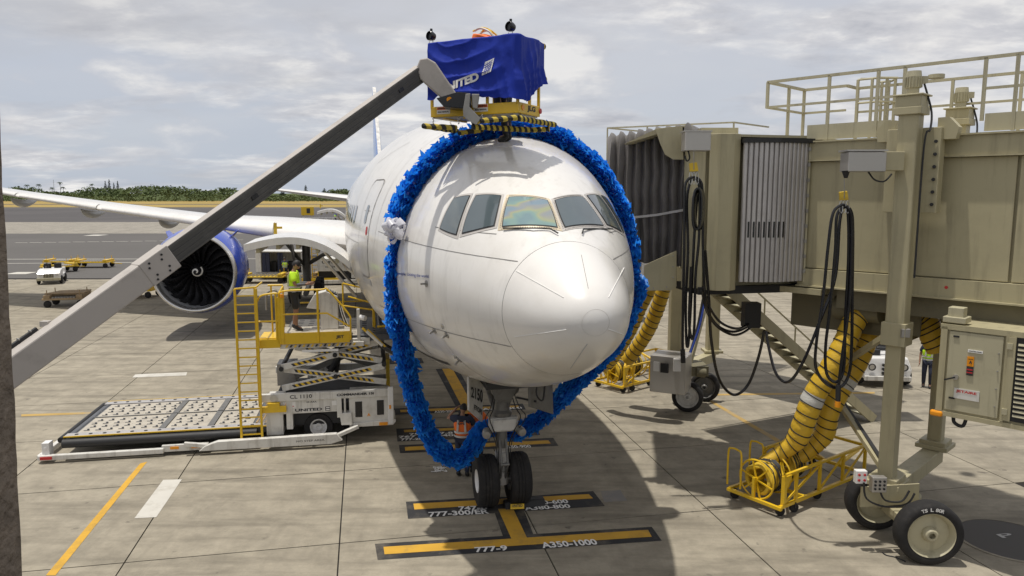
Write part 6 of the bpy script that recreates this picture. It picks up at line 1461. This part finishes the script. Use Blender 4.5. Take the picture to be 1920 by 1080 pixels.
# ------------------------------------------------------------------ people
def skin(name, V_, E_, Rr, m, parent, sub=2):
    me = bpy.data.meshes.new(name); me.from_pydata(V_, E_, []); me.materials.append(M[m]); o = bpy.data.objects.new(name, me); col.objects.link(o); o.parent = parent
    sk = o.modifiers.new('skin', 'SKIN'); sk.use_smooth_shade = True
    lay = me.skin_vertices[0].data
    for i, r in enumerate(Rr): lay[i].radius = r if isinstance(r, tuple) else (r, r)
    lay[0].use_root = True
    s = o.modifiers.new('sub', 'SUBSURF'); s.levels = sub; s.render_levels = sub
    return o
def person(loc, rz, label, J=None, shirt='hivis', vest=None, legs='navy', shorts=False, glove=None, cap=None, sleeves='short', group=None, bands=True, detail=True, text_back=None):
    p = empty('person', loc, rz, label, 'person', group)
    j = dict(pel=(0, 0, .93), wst=(0, 0, 1.08), chs=(0, 0, 1.30), nck=(0, -.01, 1.47), hd=(0, .03, 1.62),
             shL=(-.17, 0, 1.40), elL=(-.24, -.02, 1.13), wrL=(-.25, .08, .89), shR=(.17, 0, 1.40), elR=(.24, -.02, 1.13), wrR=(.25, .08, .89),
             hpL=(-.09, 0, .89), knL=(-.10, .02, .50), anL=(-.10, -.02, .09), hpR=(.09, 0, .89), knR=(.10, .02, .50), anR=(.10, -.02, .09), toe=(0, .16, -.05))
    if J: j.update(J)
    j = {k: Vector(v) for k, v in j.items()}
    V_, E_, Rr = [j['pel'], j['wst'], j['chs'], j['nck'], j['hd'] - V(0, .01, .05)], [(0, 1), (1, 2), (2, 3), (3, 4)], [(.13, .10), (.125, .095), (.145, .10), (.055, .055), (.05, .05)]
    for s in 'LR':
        b = len(V_); V_ += [j['sh' + s], j['el' + s], j['wr' + s]]; E_ += [(2, b), (b, b + 1), (b + 1, b + 2)]; Rr += [.058, .041, .028]
        d = (j['wr' + s] - j['el' + s]).normalized(); sx = -1 if s == 'L' else 1; lat = d.cross(V(sx, 0, 0)); lat = lat.normalized() if lat.length > .1 else V(0, 1, 0)
        palm = j['wr' + s] + d * .07; c = len(V_); V_.append(palm); E_.append((b + 2, c)); Rr.append((.036, .020))
        for f, (o_, ln) in enumerate(((-.027, .070), (-.009, .080), (.009, .075), (.027, .058))):
            k = len(V_); r0_ = palm + d * .03 + lat * o_; curl = d.cross(lat) * (-.020 * sx); V_ += [r0_, r0_ + d * ln * .55 + curl * .5, r0_ + d * ln + curl * 1.6]; E_ += [(c, k), (k, k + 1), (k + 1, k + 2)]; Rr += [.0095, .0085, .0065]
        k = len(V_); V_ += [j['wr' + s] + d * .045 - lat * .042, j['wr' + s] + d * .085 - lat * .055]; E_ += [(c, k), (k, k + 1)]; Rr += [.011, .008]
        b = len(V_); V_ += [j['hp' + s], j['kn' + s], j['kn' + s] * .45 + j['an' + s] * .55 + V(0, -.02, 0), j['an' + s], j['an' + s] + j['toe'] * .8]; E_ += [(0, b), (b, b + 1), (b + 1, b + 2), (b + 2, b + 3), (b + 3, b + 4)]; Rr += [.088, .058, .055, .036, .035]
    skin('body', V_, E_, Rr, 'skin', p, 1)
    # head with features
    mb = MB(); rows = []; hd = j['hd']; hdir = (hd - j['nck']).normalized(); Mh = Matrix.Translation(hd) @ V(0, 0, 1).rotation_difference(hdir).to_matrix().to_4x4()
    for i in range(15):
        a = math.pi * i / 14; z = .118 * math.cos(a); r = []
        for k in range(20):
            t = 2 * math.pi * k / 20; rr_ = math.sin(a); x, y = .078 * rr_ * math.cos(t), .096 * rr_ * math.sin(t)
            if z < -.03: x *= .86; y = y * .86 + .012 * rr_
            if y > .05 and abs(x) < .02: y += .016 * math.exp(-((z + .008) / .022) ** 2)
            if y > .04: y -= .010 * math.exp(-((z - .018) / .014) ** 2) * (1 if .012 < abs(x) < .05 else 0)
            r.append(Mh @ Vector((x, y, z)))
        rows.append(r)
    mb.grid(rows, closeu=True); h = mb.build('head', 'skin', p, smooth=80, local=True)
    if detail:
        for sx in (-1, 1):
            MB().lathe(Mh @ Vector((sx * .078, 0, -.005)), (1, 0, 0), [(.001, -.008), (.022, -.006), (.028, 0), (.022, .008), (.001, .006)], 10).build('ear', 'skin', h, local=True)
            MB().lathe(Mh @ Vector((sx * .030, .080, .018)), (0, 1, 0), [(.001, .012), (.009, .008), (.012, 0)], 8).build('eye', 'letter_white', h, local=True); MB().lathe(Mh @ Vector((sx * .030, .088, .018)), (0, 1, 0), [(.001, .006), (.005, .004)], 8).build('pupil', 'dark', h, local=True)
        MB().box(Mh @ Vector((0, .090, -.052)), (.045, .012, .009)).build('mouth', 'letter_red', h, smooth=0, bevel=.003, local=True)
    rows = [[Mh @ Vector(((.083 if k_ else .0) * math.cos(t) * r_, (.101 * math.sin(t) - .006) * r_, z_)) for t in [2 * math.pi * q / 20 for q in range(20)]] for r_, z_, k_ in ((.02, .128, 1), (.35, .124, 1), (.65, .102, 1), (.88, .066, 1), (1.0, .03, 1), (1.02, -.0, 1))]
    rows.append([Mh @ Vector((.080 * math.cos(t), min(.03, .100 * math.sin(t) - .008), -.035 if math.sin(t) < .2 else .02)) for t in [2 * math.pi * q / 20 for q in range(20)]])
    MB().grid(rows, closeu=True).build('hair' if not cap else 'cap', cap or 'hair', p, smooth=80, local=True)
    if cap: MB().prism([Mh @ Vector(q) for q in ((-.065, .07, .045), (-.05, .15, .035), (0, .17, .035), (.05, .15, .035), (.065, .07, .045))], V(0, 0, .008)).build('cap_brim', cap, p, local=True)
    # clothes
    def torso(name, m, ex, sl, low=0.0):
        V2 = [j['pel'] + V(0, 0, -.02 - low), j['wst'], j['chs'], j['nck'] - (j['nck'] - j['chs']) * .28]; E2 = [(0, 1), (1, 2), (2, 3)]; R2 = [(.145 + ex, .115 + ex), (.14 + ex, .112 + ex), (.158 + ex, .115 + ex), (.078 + ex, .07 + ex)]
        for s in 'LR':
            b = len(V2); V2 += [j['sh' + s]]; E2.append((2, b)); R2.append(.070 + ex)
            if sl == 'short': V2.append(j['sh' + s].lerp(j['el' + s], .72)); E2.append((b, b + 1)); R2.append(.060 + ex)
            elif sl == 'long': V2 += [j['el' + s], j['wr' + s]]; E2 += [(b, b + 1), (b + 1, b + 2)]; R2 += [.054 + ex, .040 + ex]
        return skin(name, V2, E2, R2, m, p, 2)
    torso('shirt', shirt, .022, sleeves)
    if vest: vv = torso('vest', vest, .036, 'none', .02)
    if bands:
        up_ = (j['chs'] - j['pel']).normalized()
        for f, rx, ry in ((.16, .184, .154), (.42, .184, .154)):
            c = j['pel'].lerp(j['chs'], f); q = V(0, 0, 1).rotation_difference(up_).to_matrix()
            rows = [[c + q @ Vector(((rx + (.012 if vest else .0)) * math.cos(t), (ry + (.008 if vest else 0)) * math.sin(t), zz)) for t in [2 * math.pi * k / 24 for k in range(24)]] for zz in (-.024, .024)]
            MB().grid(rows, closeu=True).build('reflective_band', 'reflective', p, smooth=60, local=True, fix=False)
        for sx in (-1, 1):
            for sy in (-1, 1):
                a_, b_2 = j['pel'].lerp(j['chs'], .45) + V(sx * .095, sy * .155, 0), j['chs'] + V(sx * .075, sy * .145, .08)
                MB().bar(a_, b_2, .045, .012, up=(0, 1, 0)).build('reflective_stripe', 'reflective', p, smooth=0, local=True)
    V2, E2, R2 = [j['pel'] + V(0, 0, .02)], [], [(.148, .118)]
    for s in 'LR':
        b = len(V2); V2 += [j['hp' + s], j['kn' + s]]; E2 += [(0, b), (b, b + 1)]; R2 += [.105, .078 if not shorts else .092]
        if not shorts: V2.append(j['an' + s] + V(0, 0, .0)); E2.append((b + 1, b + 2)); R2.append(.062)
    skin('shorts' if shorts else 'trousers', V2, E2, R2, legs, p, 2)
    for s in 'LR':
        an, tv = j['an' + s], j['toe']; skin('boot', [an + V(0, 0, .06), an + V(0, 0, -.015) - tv * .15, an + V(0, 0, -.035) + tv * .55, an + V(0, 0, -.04) + tv * .95], [(0, 1), (1, 2), (2, 3)], [.052, .058, (.052, .048), (.045, .035)], 'dark', p, 2)
    if glove:
        for s in 'LR':
            d = (j['wr' + s] - j['el' + s]).normalized(); skin('sleeve', [j['el' + s] + d * .02, j['wr' + s]], [(0, 1)], [.048, .036], glove, p, 1)
    if text_back:
        for i_, s_t in enumerate(text_back):
            c = j['chs'] + V(0, -.175, .06 - .075 * i_); text(MB(), s_t, c + V(-.08, 0, 0), V(.16, 0, 0), V(0, 0, .05), .04).build('lettering', 'letter_black', p, smooth=0, local=True)
    return p
LM = Matrix.Translation(L0) @ Matrix.Rotation(LA, 4, 'Z')
person(LM @ Vector((5.93, .42, 2.975)), R(-82), 'man in lime high-visibility shirt, black cap and shorts working on the loader platform',
       dict(elL=(-.22, .03, 1.14), wrL=(-.17, .30, 1.15), elR=(.22, .03, 1.14), wrR=(.17, .30, 1.16), hd=(0, .06, 1.61), anR=(.10, .03, .09), anL=(-.09, -.06, .09)), shorts=True, legs='dark', glove='glove', cap='hair')
lm_ = bpy.data.objects['person']; lm_.scale = (1.05, 1.05, 1.05)
g1 = G(868, 893); person((g1.x, g1.y, 0), R(-6), 'worker in a lettered orange vest seen from behind above the lei bottom',
       dict(elL=(-.36, .06, 1.36), wrL=(-.20, .10, 1.54), elR=(.28, .08, 1.15), wrR=(.16, .26, 1.2), hd=(.02, .04, 1.60)), shirt='navy', vest='orange', text_back=('TECH', 'OPS'))
g1 = G(893, 886); person((g1.x, g1.y, 0), R(8), 'worker in an orange vest partly hidden behind the nose gear door', dict(elR=(.26, .10, 1.15), wrR=(.20, .30, 1.3), elL=(-.26, .1, 1.15), wrL=(-.18, .3, 1.2)), shirt='orange', vest='orange')
person((-.10, 13.25, 7.40), R(75), 'worker in black boots standing on the airliner crown hidden behind the basket',
       dict(pel=(0, .02, .98), wst=(0, .12, 1.14), chs=(0, .32, 1.36), nck=(0, .50, 1.42), hd=(0, .60, 1.40), shL=(-.17, .36, 1.46), shR=(.17, .36, 1.46), elL=(-.26, .55, 1.28), elR=(.26, .55, 1.28), wrL=(-.2, .65, 1.05), wrR=(.2, .65, 1.05), hpL=(-.09, 0, .90), hpR=(.09, 0, .90), anL=(-.10, -.02, .09), anR=(.10, -.02, .09)), shirt='orange', vest='orange')
g1 = G(1737, 727); person((g1.x, g1.y, 0), R(150), 'walking worker in dark clothes and lime vest beside the white tug', dict(knL=(-.10, .12, .50), anL=(-.10, .02, .12), anR=(.10, -.12, .10)), shirt='navy', vest='hivis')

ba = person((-.19, 12.60, 7.70), R(62), 'worker in an orange vest with yellow harness leaning over inside the blue draped basket',
       dict(pel=(0, -.02, 1.02), wst=(0, .08, 1.22), chs=(0, .30, 1.37), nck=(0, .44, 1.32), hd=(0, .50, 1.17), shL=(-.17, .36, 1.34), shR=(.17, .36, 1.34), elL=(-.18, .38, 1.08), elR=(.18, .38, 1.08), wrL=(-.12, .42, .84), wrR=(.12, .42, .84), hpL=(-.09, -.02, .95), hpR=(.09, -.02, .95), knL=(-.1, .03, .52), knR=(.1, .03, .52)), shirt='orange', vest='orange', sleeves='short', bands=False)
for sx in (-1, 1):
    MB().tube(smoothpath([(sx * .13, .02, 1.27), (sx * .04, .17, 1.455), (-sx * .05, .32, 1.52), (-sx * .12, .46, 1.46)], 4), .014, 6).build('harness_strap', 'yellow', ba, local=True)
    MB().tube(smoothpath([(sx * .09, .0, 1.22), (sx * .11, .14, 1.42), (sx * .10, .32, 1.50), (sx * .10, .44, 1.47)], 4), .018, 6).build('reflective_stripe', 'reflective', ba, local=True)

# ------------------------------------------------------------------ vehicles in the background
def small_wheel(b, x, y, r, w=.18, mi=0): return b.lathe((x, y, r), (1, 0, 0), [(.001, -w / 2), (r * .8, -w / 2), (r, -w * .3), (r, w * .3), (r * .8, w / 2), (.001, w / 2)], 20, mi)
def tug(loc, rz, label, group=None):             # local: nose towards -y
    t = empty('baggage_tug', loc, rz, label, 'tug', group)
    L = lambda n, m, f, s=0, bv=0: (lambda b: (f(b), b.build(n, m, t, smooth=s, bevel=bv, local=True))[1])(MB())
    L('body', 'white_clean', lambda b: b.prism([(-.72, -1.45, .35), (-.72, -1.50, .80), (-.72, -1.0, 1.0), (-.72, -.1, 1.05), (-.72, .0, .62), (-.72, 1.0, .62), (-.72, 1.05, 1.0), (-.72, 1.45, 1.0), (-.72, 1.45, .35)], (1.44, 0, 0)), 0, .04)
    L('bumper', 'beige_light', lambda b: b.box((0, -1.56, .38), (1.5, .12, .18)), 0, .02)
    L('grille', 'dark', lambda b: b.box((0, -1.505, .62), (.62, .03, .24)))
    for k in range(7): L('grille_bar', 'beige_light', lambda b: b.box((-.27 + .09 * k, -1.525, .62), (.035, .02, .24)))
    for sx in (-1, 1):
        L('headlight', 'metal', lambda b: b.cyl((sx * .50, -1.50, .68), (sx * .50, -1.54, .68), .09, 14), 40)
        L('seat', 'dark', lambda b: b.box((sx * .33, .45, .78), (.5, .5, .16)).box((sx * .33, .72, 1.08), (.48, .14, .55)), 0, .05)
        for y in (-.95, .95): L('wheel', 'rubber', lambda b: small_wheel(b, sx * .70, y, .30, .2), 50)
    L('steering_wheel', 'dark', lambda b: b.tube([(-.33 + .17 * math.cos(a), .05 + .05 * math.sin(a), 1.20 + .16 * math.sin(a)) for a in [k * math.pi / 7 for k in range(14)]], .018, 6, close=True).bar((-.33, .05, 1.2), (-.33, -.15, 1.0), .04, .04), 40)
    return t
g_ = G(79, 533); tug((g_.x, g_.y + 1.2, 0), R(24), 'small white open baggage tug parked far left on the taxiway edge')
def dolly(loc, rz, label, m='yellow_worn', L2=2.6, group='yellow cargo dollies'):
    t = empty('cargo_dolly', loc, rz, label, 'dolly', group)
    MB().box((0, 0, .48), (L2, 1.5, .10)).build('frame', m, t, smooth=0, bevel=.02, local=True)
    for x in (-L2 / 2 + .25, L2 / 2 - .25):
        MB().box((x, 0, .62), (.34, 1.5, .18)).build('end_stop', m, t, smooth=0, bevel=.02, local=True)
        for y in (-.62, .62):
            small_wheel(MB(Matrix.Rotation(R(90), 4, 'Z')), y, 0, .2) ; w = MB(); w.lathe((x, y, .2), (0, 1, 0), [(.001, -.08), (.16, -.08), (.2, -.05), (.2, .05), (.16, .08), (.001, .08)], 16); w.build('wheel', 'rubber', t, smooth=50, local=True)
            MB().bar((x, y, .6), (x, y, 1.0), .04, .04, up=(1, 0, 0)).build('stake', m, t, smooth=0, local=True)
    for k in range(8): MB().cyl((-L2 / 2 + .55 + k * (L2 - 1.1) / 7, -.68, .56), (-L2 / 2 + .55 + k * (L2 - 1.1) / 7, .68, .56), .05, 8).build('roller', 'metal_dull', t, local=True)
    MB().bar((L2 / 2, 0, .4), (L2 / 2 + .9, 0, .3), .08, .06).build('drawbar', m, t, smooth=0, local=True)
    return t
for px, py, rz, lb, mm, ln in ((112, 510, 60, 'yellow cargo dolly hitched right behind the white tug', 'yellow_worn', 2.4), (118, 500, 5, 'yellow cargo dolly second in the row behind the tug', 'yellow', 2.6),
                           (178, 501, 3, 'yellow cargo dolly standing last in line right of the tug', 'yellow', 2.9), (128, 573, 12, 'low worn yellow dolly loaded with brown boards above the boom', 'wood', 2.2), (268, 556, -4, 'yellow dolly half hidden left of the engine inlet', 'yellow', 1.9), (497, 530, 4, 'flat yellow dolly on the apron behind the ladder', 'yellow_worn', 3.0), (570, 428 + 100, 0, 'brown flat dolly beside the open container', 'wood', 2.4)):
    g_ = G(px, py); dolly((g_.x, g_.y, 0), R(rz), lb, mm, ln)
g_ = G(131, 571); bd_ = tag(MB(Matrix.Translation((g_.x, g_.y, .62)) @ Matrix.Rotation(R(12), 4, 'Z')).box((0, 0, .05), (2.0, 1.3, .08)).build('board_stack', 'wood', smooth=0), 'stack of weathered brown boards on the low dolly', 'boards')
for k in range(5): MB(Matrix.Translation((g_.x, g_.y, .62)) @ Matrix.Rotation(R(12 + k * 2), 4, 'Z')).box((.05 * k, -.6 + .3 * k, .13), (2.1 - .1 * k, .26, .06)).build('board', 'wood', bd_, smooth=0)
# container on a dolly behind the cargo door
g_ = G(525, 522); ct = empty('cargo_container', (g_.x, g_.y, 0), R(-6), 'white cargo container on a trailer with its black curtains open', 'container')
def CT(n, m, f, s=0, bv=0): b = MB(); f(b); return b.build(n, m, ct, smooth=s, bevel=bv, local=True)
CT('floor', 'metal_dull', lambda b: b.box((0.3, 0, .5), (3.6, 1.7, .12))); CT('roof', 'white_paint', lambda b: b.box((0.3, 0, 2.12), (3.6, 1.7, .08)), 0, .02); CT('back_wall', 'white_paint', lambda b: b.box((0.3, .83, 1.3), (3.6, .04, 1.56)))
CT('side_wall', 'white_paint', lambda b: b.box((-1.3, 0, 1.3), (.42, 1.66, 1.56)), 0, .02); CT('side_wall', 'white_paint', lambda b: b.box((2.08, 0, 1.3), (.05, 1.66, 1.56)))
for x in (-.85, -.55, .35, .5): CT('curtain', 'navy', lambda b: b.box((x, -.80, 1.32), (.26, .05, 1.5)))
for x in (-.4, .9, 1.7): CT('baggage', 'dark', lambda b: b.box((x, .1, .95), (.6, .9, .75)), 0, .08)
for x in (-.9, 1.2): CT('wheel', 'rubber', lambda b: b.lathe((x, -.7, .24), (0, 1, 0), [(.001, -.1), (.2, -.1), (.24, 0), (.2, .1), (.001, .1)], 16), 50)
person((g_.x + .75, g_.y - 1.1, 0), R(20), 'worker with a lime vest standing at the open cargo container', dict(wrL=(-.2, .3, 1.2), wrR=(.2, .3, 1.2)), shirt='navy', vest='hivis', detail=False)
# second loader far behind
g_ = G(640, 531); l2 = empty('cargo_loader', (g_.x, g_.y, 0), R(8), 'second white cargo loader far behind under the open cargo door', 'cargo loader')
def L2(n, m, f, s=0, bv=0): b = MB(); f(b); return b.build(n, m, l2, smooth=s, bevel=bv, local=True)
L2('body', 'white_paint', lambda b: b.box((-.4, 0, 1.45), (2.3, 2.2, .9)), 0, .03); L2('cabinet', 'white_paint', lambda b: b.box((1.5, 0, 1.0), (1.4, 2.0, 1.1)), 0, .03); L2('outrigger_beam', 'white_paint', lambda b: b.box((.8, -1.2, .25), (4.2, .14, .26)), 0, .02)
L2('hatch', 'black_gloss', lambda b: b.box((1.3, -1.01, 1.05), (.32, .03, .6))); L2('hatch', 'black_gloss', lambda b: b.box((1.95, -1.01, 1.05), (.26, .03, .6)))
w = L2('wheel', 'rubber', lambda b: b.lathe((-.1, -.95, .42), (0, -1, 0), [(.001, -.1), (.38, -.12), (.42, 0), (.38, .12), (.2, .1)], 24), 50); L2('rim', 'white_clean', lambda b: b.lathe((-.1, -.95, .42), (0, -1, 0), [(.001, .1), (.1, .14), (.2, .10), (.23, .14)], 20), 50)
L2('chassis', 'dark', lambda b: b.box((-.2, .1, .7), (2.6, 1.9, .6))); L2('yellow_beam', 'yellow', lambda b: b.box((-1.8, -1.1, .42), (3.6, .12, .2)))
for x in (-1.9, -1.5): L2('ladder_stile', 'yellow', lambda b: b.box((x, -1.0, 1.7), (.06, .06, 2.6)))
for k in range(9): L2('ladder_rung', 'yellow', lambda b: b.box((-1.7, -1.0, .6 + .28 * k), (.4, .04, .04)))
L2('foot', 'beige_light', lambda b: b.box((-2.3, -.9, .9), (.5, .5, 1.2)), 0, .02)
text(MB(), 'UNITED', (-1.2, -1.11, 1.55), (1.2, 0, 0), (0, 0, .18), .04).build('lettering', 'letter_black', l2, smooth=0, local=True); text(MB(), 'CL 1109', (-1.0, -1.11, 1.25), (.7, 0, 0), (0, 0, .12), .02).build('lettering', 'letter_black', l2, smooth=0, local=True)
# lattice loader by the aft cargo door, and a worker
g_ = G(610, 446); l3 = empty('lattice_platform', (g_.x, g_.y, 0), R(4), 'white lattice-sided loader platform far away by the rear cargo door', 'loader')
def L3(n, m, f, s=0, bv=0): b = MB(); f(b); return b.build(n, m, l3, smooth=s, bevel=bv, local=True)
L3('deck', 'white_paint', lambda b: b.box((0, 0, 2.0), (6.0, 2.4, .12)))
for z in (2.1, 3.0): L3('lattice_rail', 'white_clean', lambda b: b.bar((-3, -1.2, z), (2.6, -1.2, z), .08, .08))
for k in range(10): L3('lattice_brace', 'white_clean', lambda b: b.bar((-3 + .56 * k, -1.2, 2.1 if k % 2 else 3.0), (-2.44 + .56 * k, -1.2, 3.0 if k % 2 else 2.1), .06, .06))
L3('leg_frame', 'white_paint', lambda b: b.box((-1.5, 0, 1.0), (.3, 2, 2)).box((1.5, 0, 1.0), (.3, 2, 2))); L3('base', 'white_paint', lambda b: b.box((0, 0, .5), (5, 2.2, .6)))
person((g_.x + 1.7, g_.y - .6, 2.06), R(150), 'far worker with a lime vest bending at the rear cargo door', dict(), shirt='letter_blue', vest='hivis', detail=False)
g_ = G(577, 405); sg = tag(MB().box((g_.x, g_.y, 1.4), (3.6, .5, 2.4)).box((g_.x - 1.2, g_.y, .2), (.2, .4, .5)).box((g_.x + 1.2, g_.y, .2), (.2, .4, .5)).build('taxiway_sign', 'yellow', smooth=0, bevel=.05), 'yellow taxiway guidance board standing in the dry grass', 'sign')
MB().box((g_.x + .3, g_.y - .28, 1.5), (1.0, .03, 1.4)).build('sign_panel', 'letter_black', sg, smooth=0)
# white pushback tug under the bridge
g_ = G(1667, 727); t2 = empty('pushback_tug', (g_.x, g_.y + 1.0, 0), R(-6), 'low white towing tractor with six black grille holes behind the bridge column', 'tug')
def T2(n, m, f, s=0, bv=0): b = MB(); f(b); return b.build(n, m, t2, smooth=s, bevel=bv, local=True)
T2('body', 'white_clean', lambda b: b.prism([(-.74, -1.0, .28), (-.80, -1.05, .60), (-.70, -.9, 1.02), (.70, -.9, 1.02), (.80, -1.05, .60), (.74, -1.0, .28)], (0, 2.6, 0)), 0, .06)
for i in (-.13, .0, .13):
    for k in (.50, .64, .78): T2('grille_hole', 'dark', lambda b: b.cyl((i, -1.0, k), (i, -1.09, k), .05, 10), 40)
for sx in (-1, 1): T2('headlight', 'amber' if 0 else 'metal', lambda b: b.cyl((sx * .52, -1.0, .72), (sx * .52, -1.10, .72), .09, 16), 40); T2('lamp_ring', 'dark', lambda b: b.lathe((sx * .52, -1.09, .72), (0, -1, 0), [(.09, 0), (.12, .0), (.12, .03), (.09, .03)], 16, close=True), 40)
for sx in (-1, 1):
    for y in (-.55, 1.1): T2('wheel', 'rubber', lambda b: b.lathe((sx * .76, y, .33), (1, 0, 0), [(.001, -.12), (.28, -.12), (.33, 0), (.28, .12), (.001, .12)], 20), 50)
T2('seat', 'dark', lambda b: b.box((.2, .6, 1.15), (.9, .6, .4)).box((.2, .9, 1.4), (.8, .2, .5)), 0, .06); T2('steering_wheel', 'dark', lambda b: b.tube([(.0 + .2 * math.cos(a), .1, 1.32 + .18 * math.sin(a)) for a in [k * math.pi / 7 for k in range(14)]], .02, 6, close=True), 40)
T2('load', 'dark', lambda b: b.box((-.35, -.3, 1.12), (.5, .7, .22)).cyl((-.2, -.5, 1.24), (.5, -.4, 1.2), .07, 10), 0, .04)
T2('bumper', 'white_paint', lambda b: b.box((0, -1.1, .34), (1.5, .1, .16)), 0, .02)
# louvred cabinet far under the bridge
c = P(1650, 607, 21); lv = MB().box(c, (1.5, .9, .75)).build('louvred_cabinet', 'beige', br, smooth=0, bevel=.01)
for k in range(8): MB().box(c + V(0, -.46, -.30 + .085 * k), (1.35, .03, .04)).build('louvre', 'beige_dark', lv, smooth=0)
MB().box((c.x - .3, c.y, c.z + .6), (.1, .3, .6)).box((c.x + .3, c.y, c.z + .6), (.1, .3, .6)).build('hanger', 'beige', br, smooth=0)

# ------------------------------------------------------------------ vegetation on the horizon
def leafmass(name, crowns, n_per, size, m, label=None, stuff=True, parent=None, seed=1, cat=None):
    rg = random.Random(seed); mb = MB()
    for (cx, cy, cz, rx, ry, rz) in crowns:
        for k in range(n_per):
            a, b = rg.uniform(0, 2 * math.pi), math.acos(rg.uniform(-.35, 1)); rr_ = rg.uniform(.72, 1.06) * (1 + .22 * noise.noise(Vector((a * 1.2 + cx, b * 2 + cy, 0))))
            p = Vector((cx + rx * rr_ * math.sin(b) * math.cos(a), cy + ry * rr_ * math.sin(b) * math.sin(a), cz + rz * rr_ * math.cos(b)))
            d1 = Vector((rg.uniform(-1, 1), rg.uniform(-1, 1), rg.uniform(-.6, .6))).normalized() * size * rg.uniform(.6, 1.3); d2 = Vector((rg.uniform(-1, 1), rg.uniform(-1, 1), rg.uniform(-1, 1))).normalized() * size * rg.uniform(.5, 1.0)
            mb.add([p - d1, p - d2 * .6, p + d1, p + d2], [(0, 1, 2, 3)])
    o = mb.build(name, m, parent, smooth=0, fix=False)
    if stuff: o['kind'] = 'stuff'
    if label: o['label'] = label
    if cat: o['category'] = cat
    return o
rg = random.Random(11); crowns = []; under = []
for k in range(240):
    D = rg.uniform(600, 760); px = -120 + 2200 * (k / 240) + rg.uniform(-8, 8); X = (px - 960) / F * D
    top = 378 - 22 - 7 * noise.noise(Vector((px * .012, 0, 0))) * 1.5 - (4 if 170 < px < 440 else 0) + rg.uniform(-2.5, 3) + (9 if 440 < px < 620 else 0)
    hh = max(4, (P(px, top, D).z)); r = rg.uniform(.30, .42) * hh + 3; crowns.append((X, D, hh - r * .8, r * rg.uniform(1.1, 1.8), r, r * .8))
for k in range(120):
    D = rg.uniform(575, 600); px = -120 + 2200 * (k / 120) + rg.uniform(-8, 8); hh = rg.uniform(3.0, 5.5); under.append(((px - 960) / F * D, D, hh * .35, rg.uniform(7, 12), 4, hh * .8))
leafmass('treeline', crowns, 230, 1.15, 'leaf', 'dense green wood of rounded crowns beyond the dry grass')
leafmass('undergrowth', under, 150, .9, 'leaf', 'low green scrub along the foot of the wood')
tm = MB()
for (cx, cy, cz, rx, ry, rz) in crowns[::2]: tm.cyl((cx, cy, 0), (cx, cy, cz), .4, 5)
tm.build('tree_trunks', 'bark')['kind'] = 'stuff'
def palm(px, py_top, D, label):
    top = P(px, py_top, D); t = empty('palm_tree', (top.x, D, 0), 0, label, 'palm', 'coconut palms above the wood')
    MB().tube([(0, 0, 0), (.3, 0, top.z * .5), (.1, 0, top.z)], [.35, .25, .18], 7).build('trunk', 'bark', t, local=True)
    rg = random.Random(int(px)); mb = MB()
    for k in range(14):
        a = 2 * math.pi * k / 14 + rg.uniform(-.2, .2); L1 = rg.uniform(2.6, 3.6); el = rg.uniform(-.1, .9); pts = []
        for i in range(6): s = i / 5; pts.append(Vector((.1 + L1 * s * math.cos(a), L1 * s * math.sin(a), top.z + L1 * (el * s - 1.0 * s * s))))
        w = Vector((-math.sin(a), math.cos(a), 0)); mb.grid([[p + w * .42 * math.sin(math.pi * (.15 + .8 * i / 5)) + V(0, 0, -.25), p, p - w * .42 * math.sin(math.pi * (.15 + .8 * i / 5)) + V(0, 0, -.25)] for i, p in enumerate(pts)])
    mb.build('crown', 'leaf_dark', t, smooth=0, local=True, fix=False)
def pine(px, py_top, D, w, label):
    top = P(px, py_top, D); t = empty('pine_tree', (top.x, D, 0), 0, label, 'pine', 'pointed pines above the wood')
    MB().tube([(0, 0, 0), (0, 0, top.z)], [.5, .08], 7).build('trunk', 'bark', t, local=True); rg = random.Random(int(px) + 5); mb = MB()
    z = top.z * .35
    while z < top.z:
        f = 1 - (z - top.z * .35) / (top.z * .66); 
        for k in range(6):
            a = rg.uniform(0, 6.28); L1 = w * (f * .9 + .12) * rg.uniform(.6, 1.1); d = Vector((math.cos(a), math.sin(a), .25)); n_ = Vector((-math.sin(a), math.cos(a), 0)) * .5
            mb.add([Vector((0, 0, z)), Vector((0, 0, z)) + d * L1 * .6 + n_, Vector((0, 0, z)) + d * L1, Vector((0, 0, z)) + d * L1 * .6 - n_ + V(0, 0, .5)], [(0, 1, 2, 3)])
        z += .55
    mb.build('crown', 'leaf_dark', t, smooth=0, local=True, fix=False)
for px, py, lb in ((50, 347, 'palm furthest left above the wood beside the pier'), (72, 346, 'leaning palm second from the stone pier'), (112, 342, 'tall slender palm standing left of centre over the wing'), (118, 351, 'short palm crowding the tall slender one'), (60, 351, 'low palm between the two leftmost palms'), (172, 345, 'lone palm left of the four pointed pines'), (97, 352, 'tiny palm just left of the tall slender palm')):
    palm(px, py, 780 + px, lb)
for px, py, w, lb in ((197, 339, 3.2, 'left pine of the row of four pointed pines'), (204, 336, 3.6, 'tallest pine of the row of four'), (213, 343, 3, 'short third pine of the row of four'), (220, 339, 3, 'slim last pine of the row of four'), (573, 347, 4, 'single pointed pine above the far tailplane'), (608, 353, 5, 'bushy pine right of the single pointed pine'), (645, 354, 5, 'last bushy pine before the fuselage'), (623, 355, 4.5, 'middle bushy pine above the tailplane root'), (530, 357, 5, 'pine nearest the tailplane tip'), (413, 353, 4, 'small pine left of the boom above the wood'), (405, 354, 3.5, 'smaller pine beside it left of the boom')):
    pine(px, py, 790, w, lb)
pl = P(100, 337, 800); tag(MB().cyl((pl.x, 800, 0), (pl.x, 800, pl.z), .18, 6).build('light_mast', 'metal_dull'), 'thin light mast rising above the wood at the far left', 'mast')
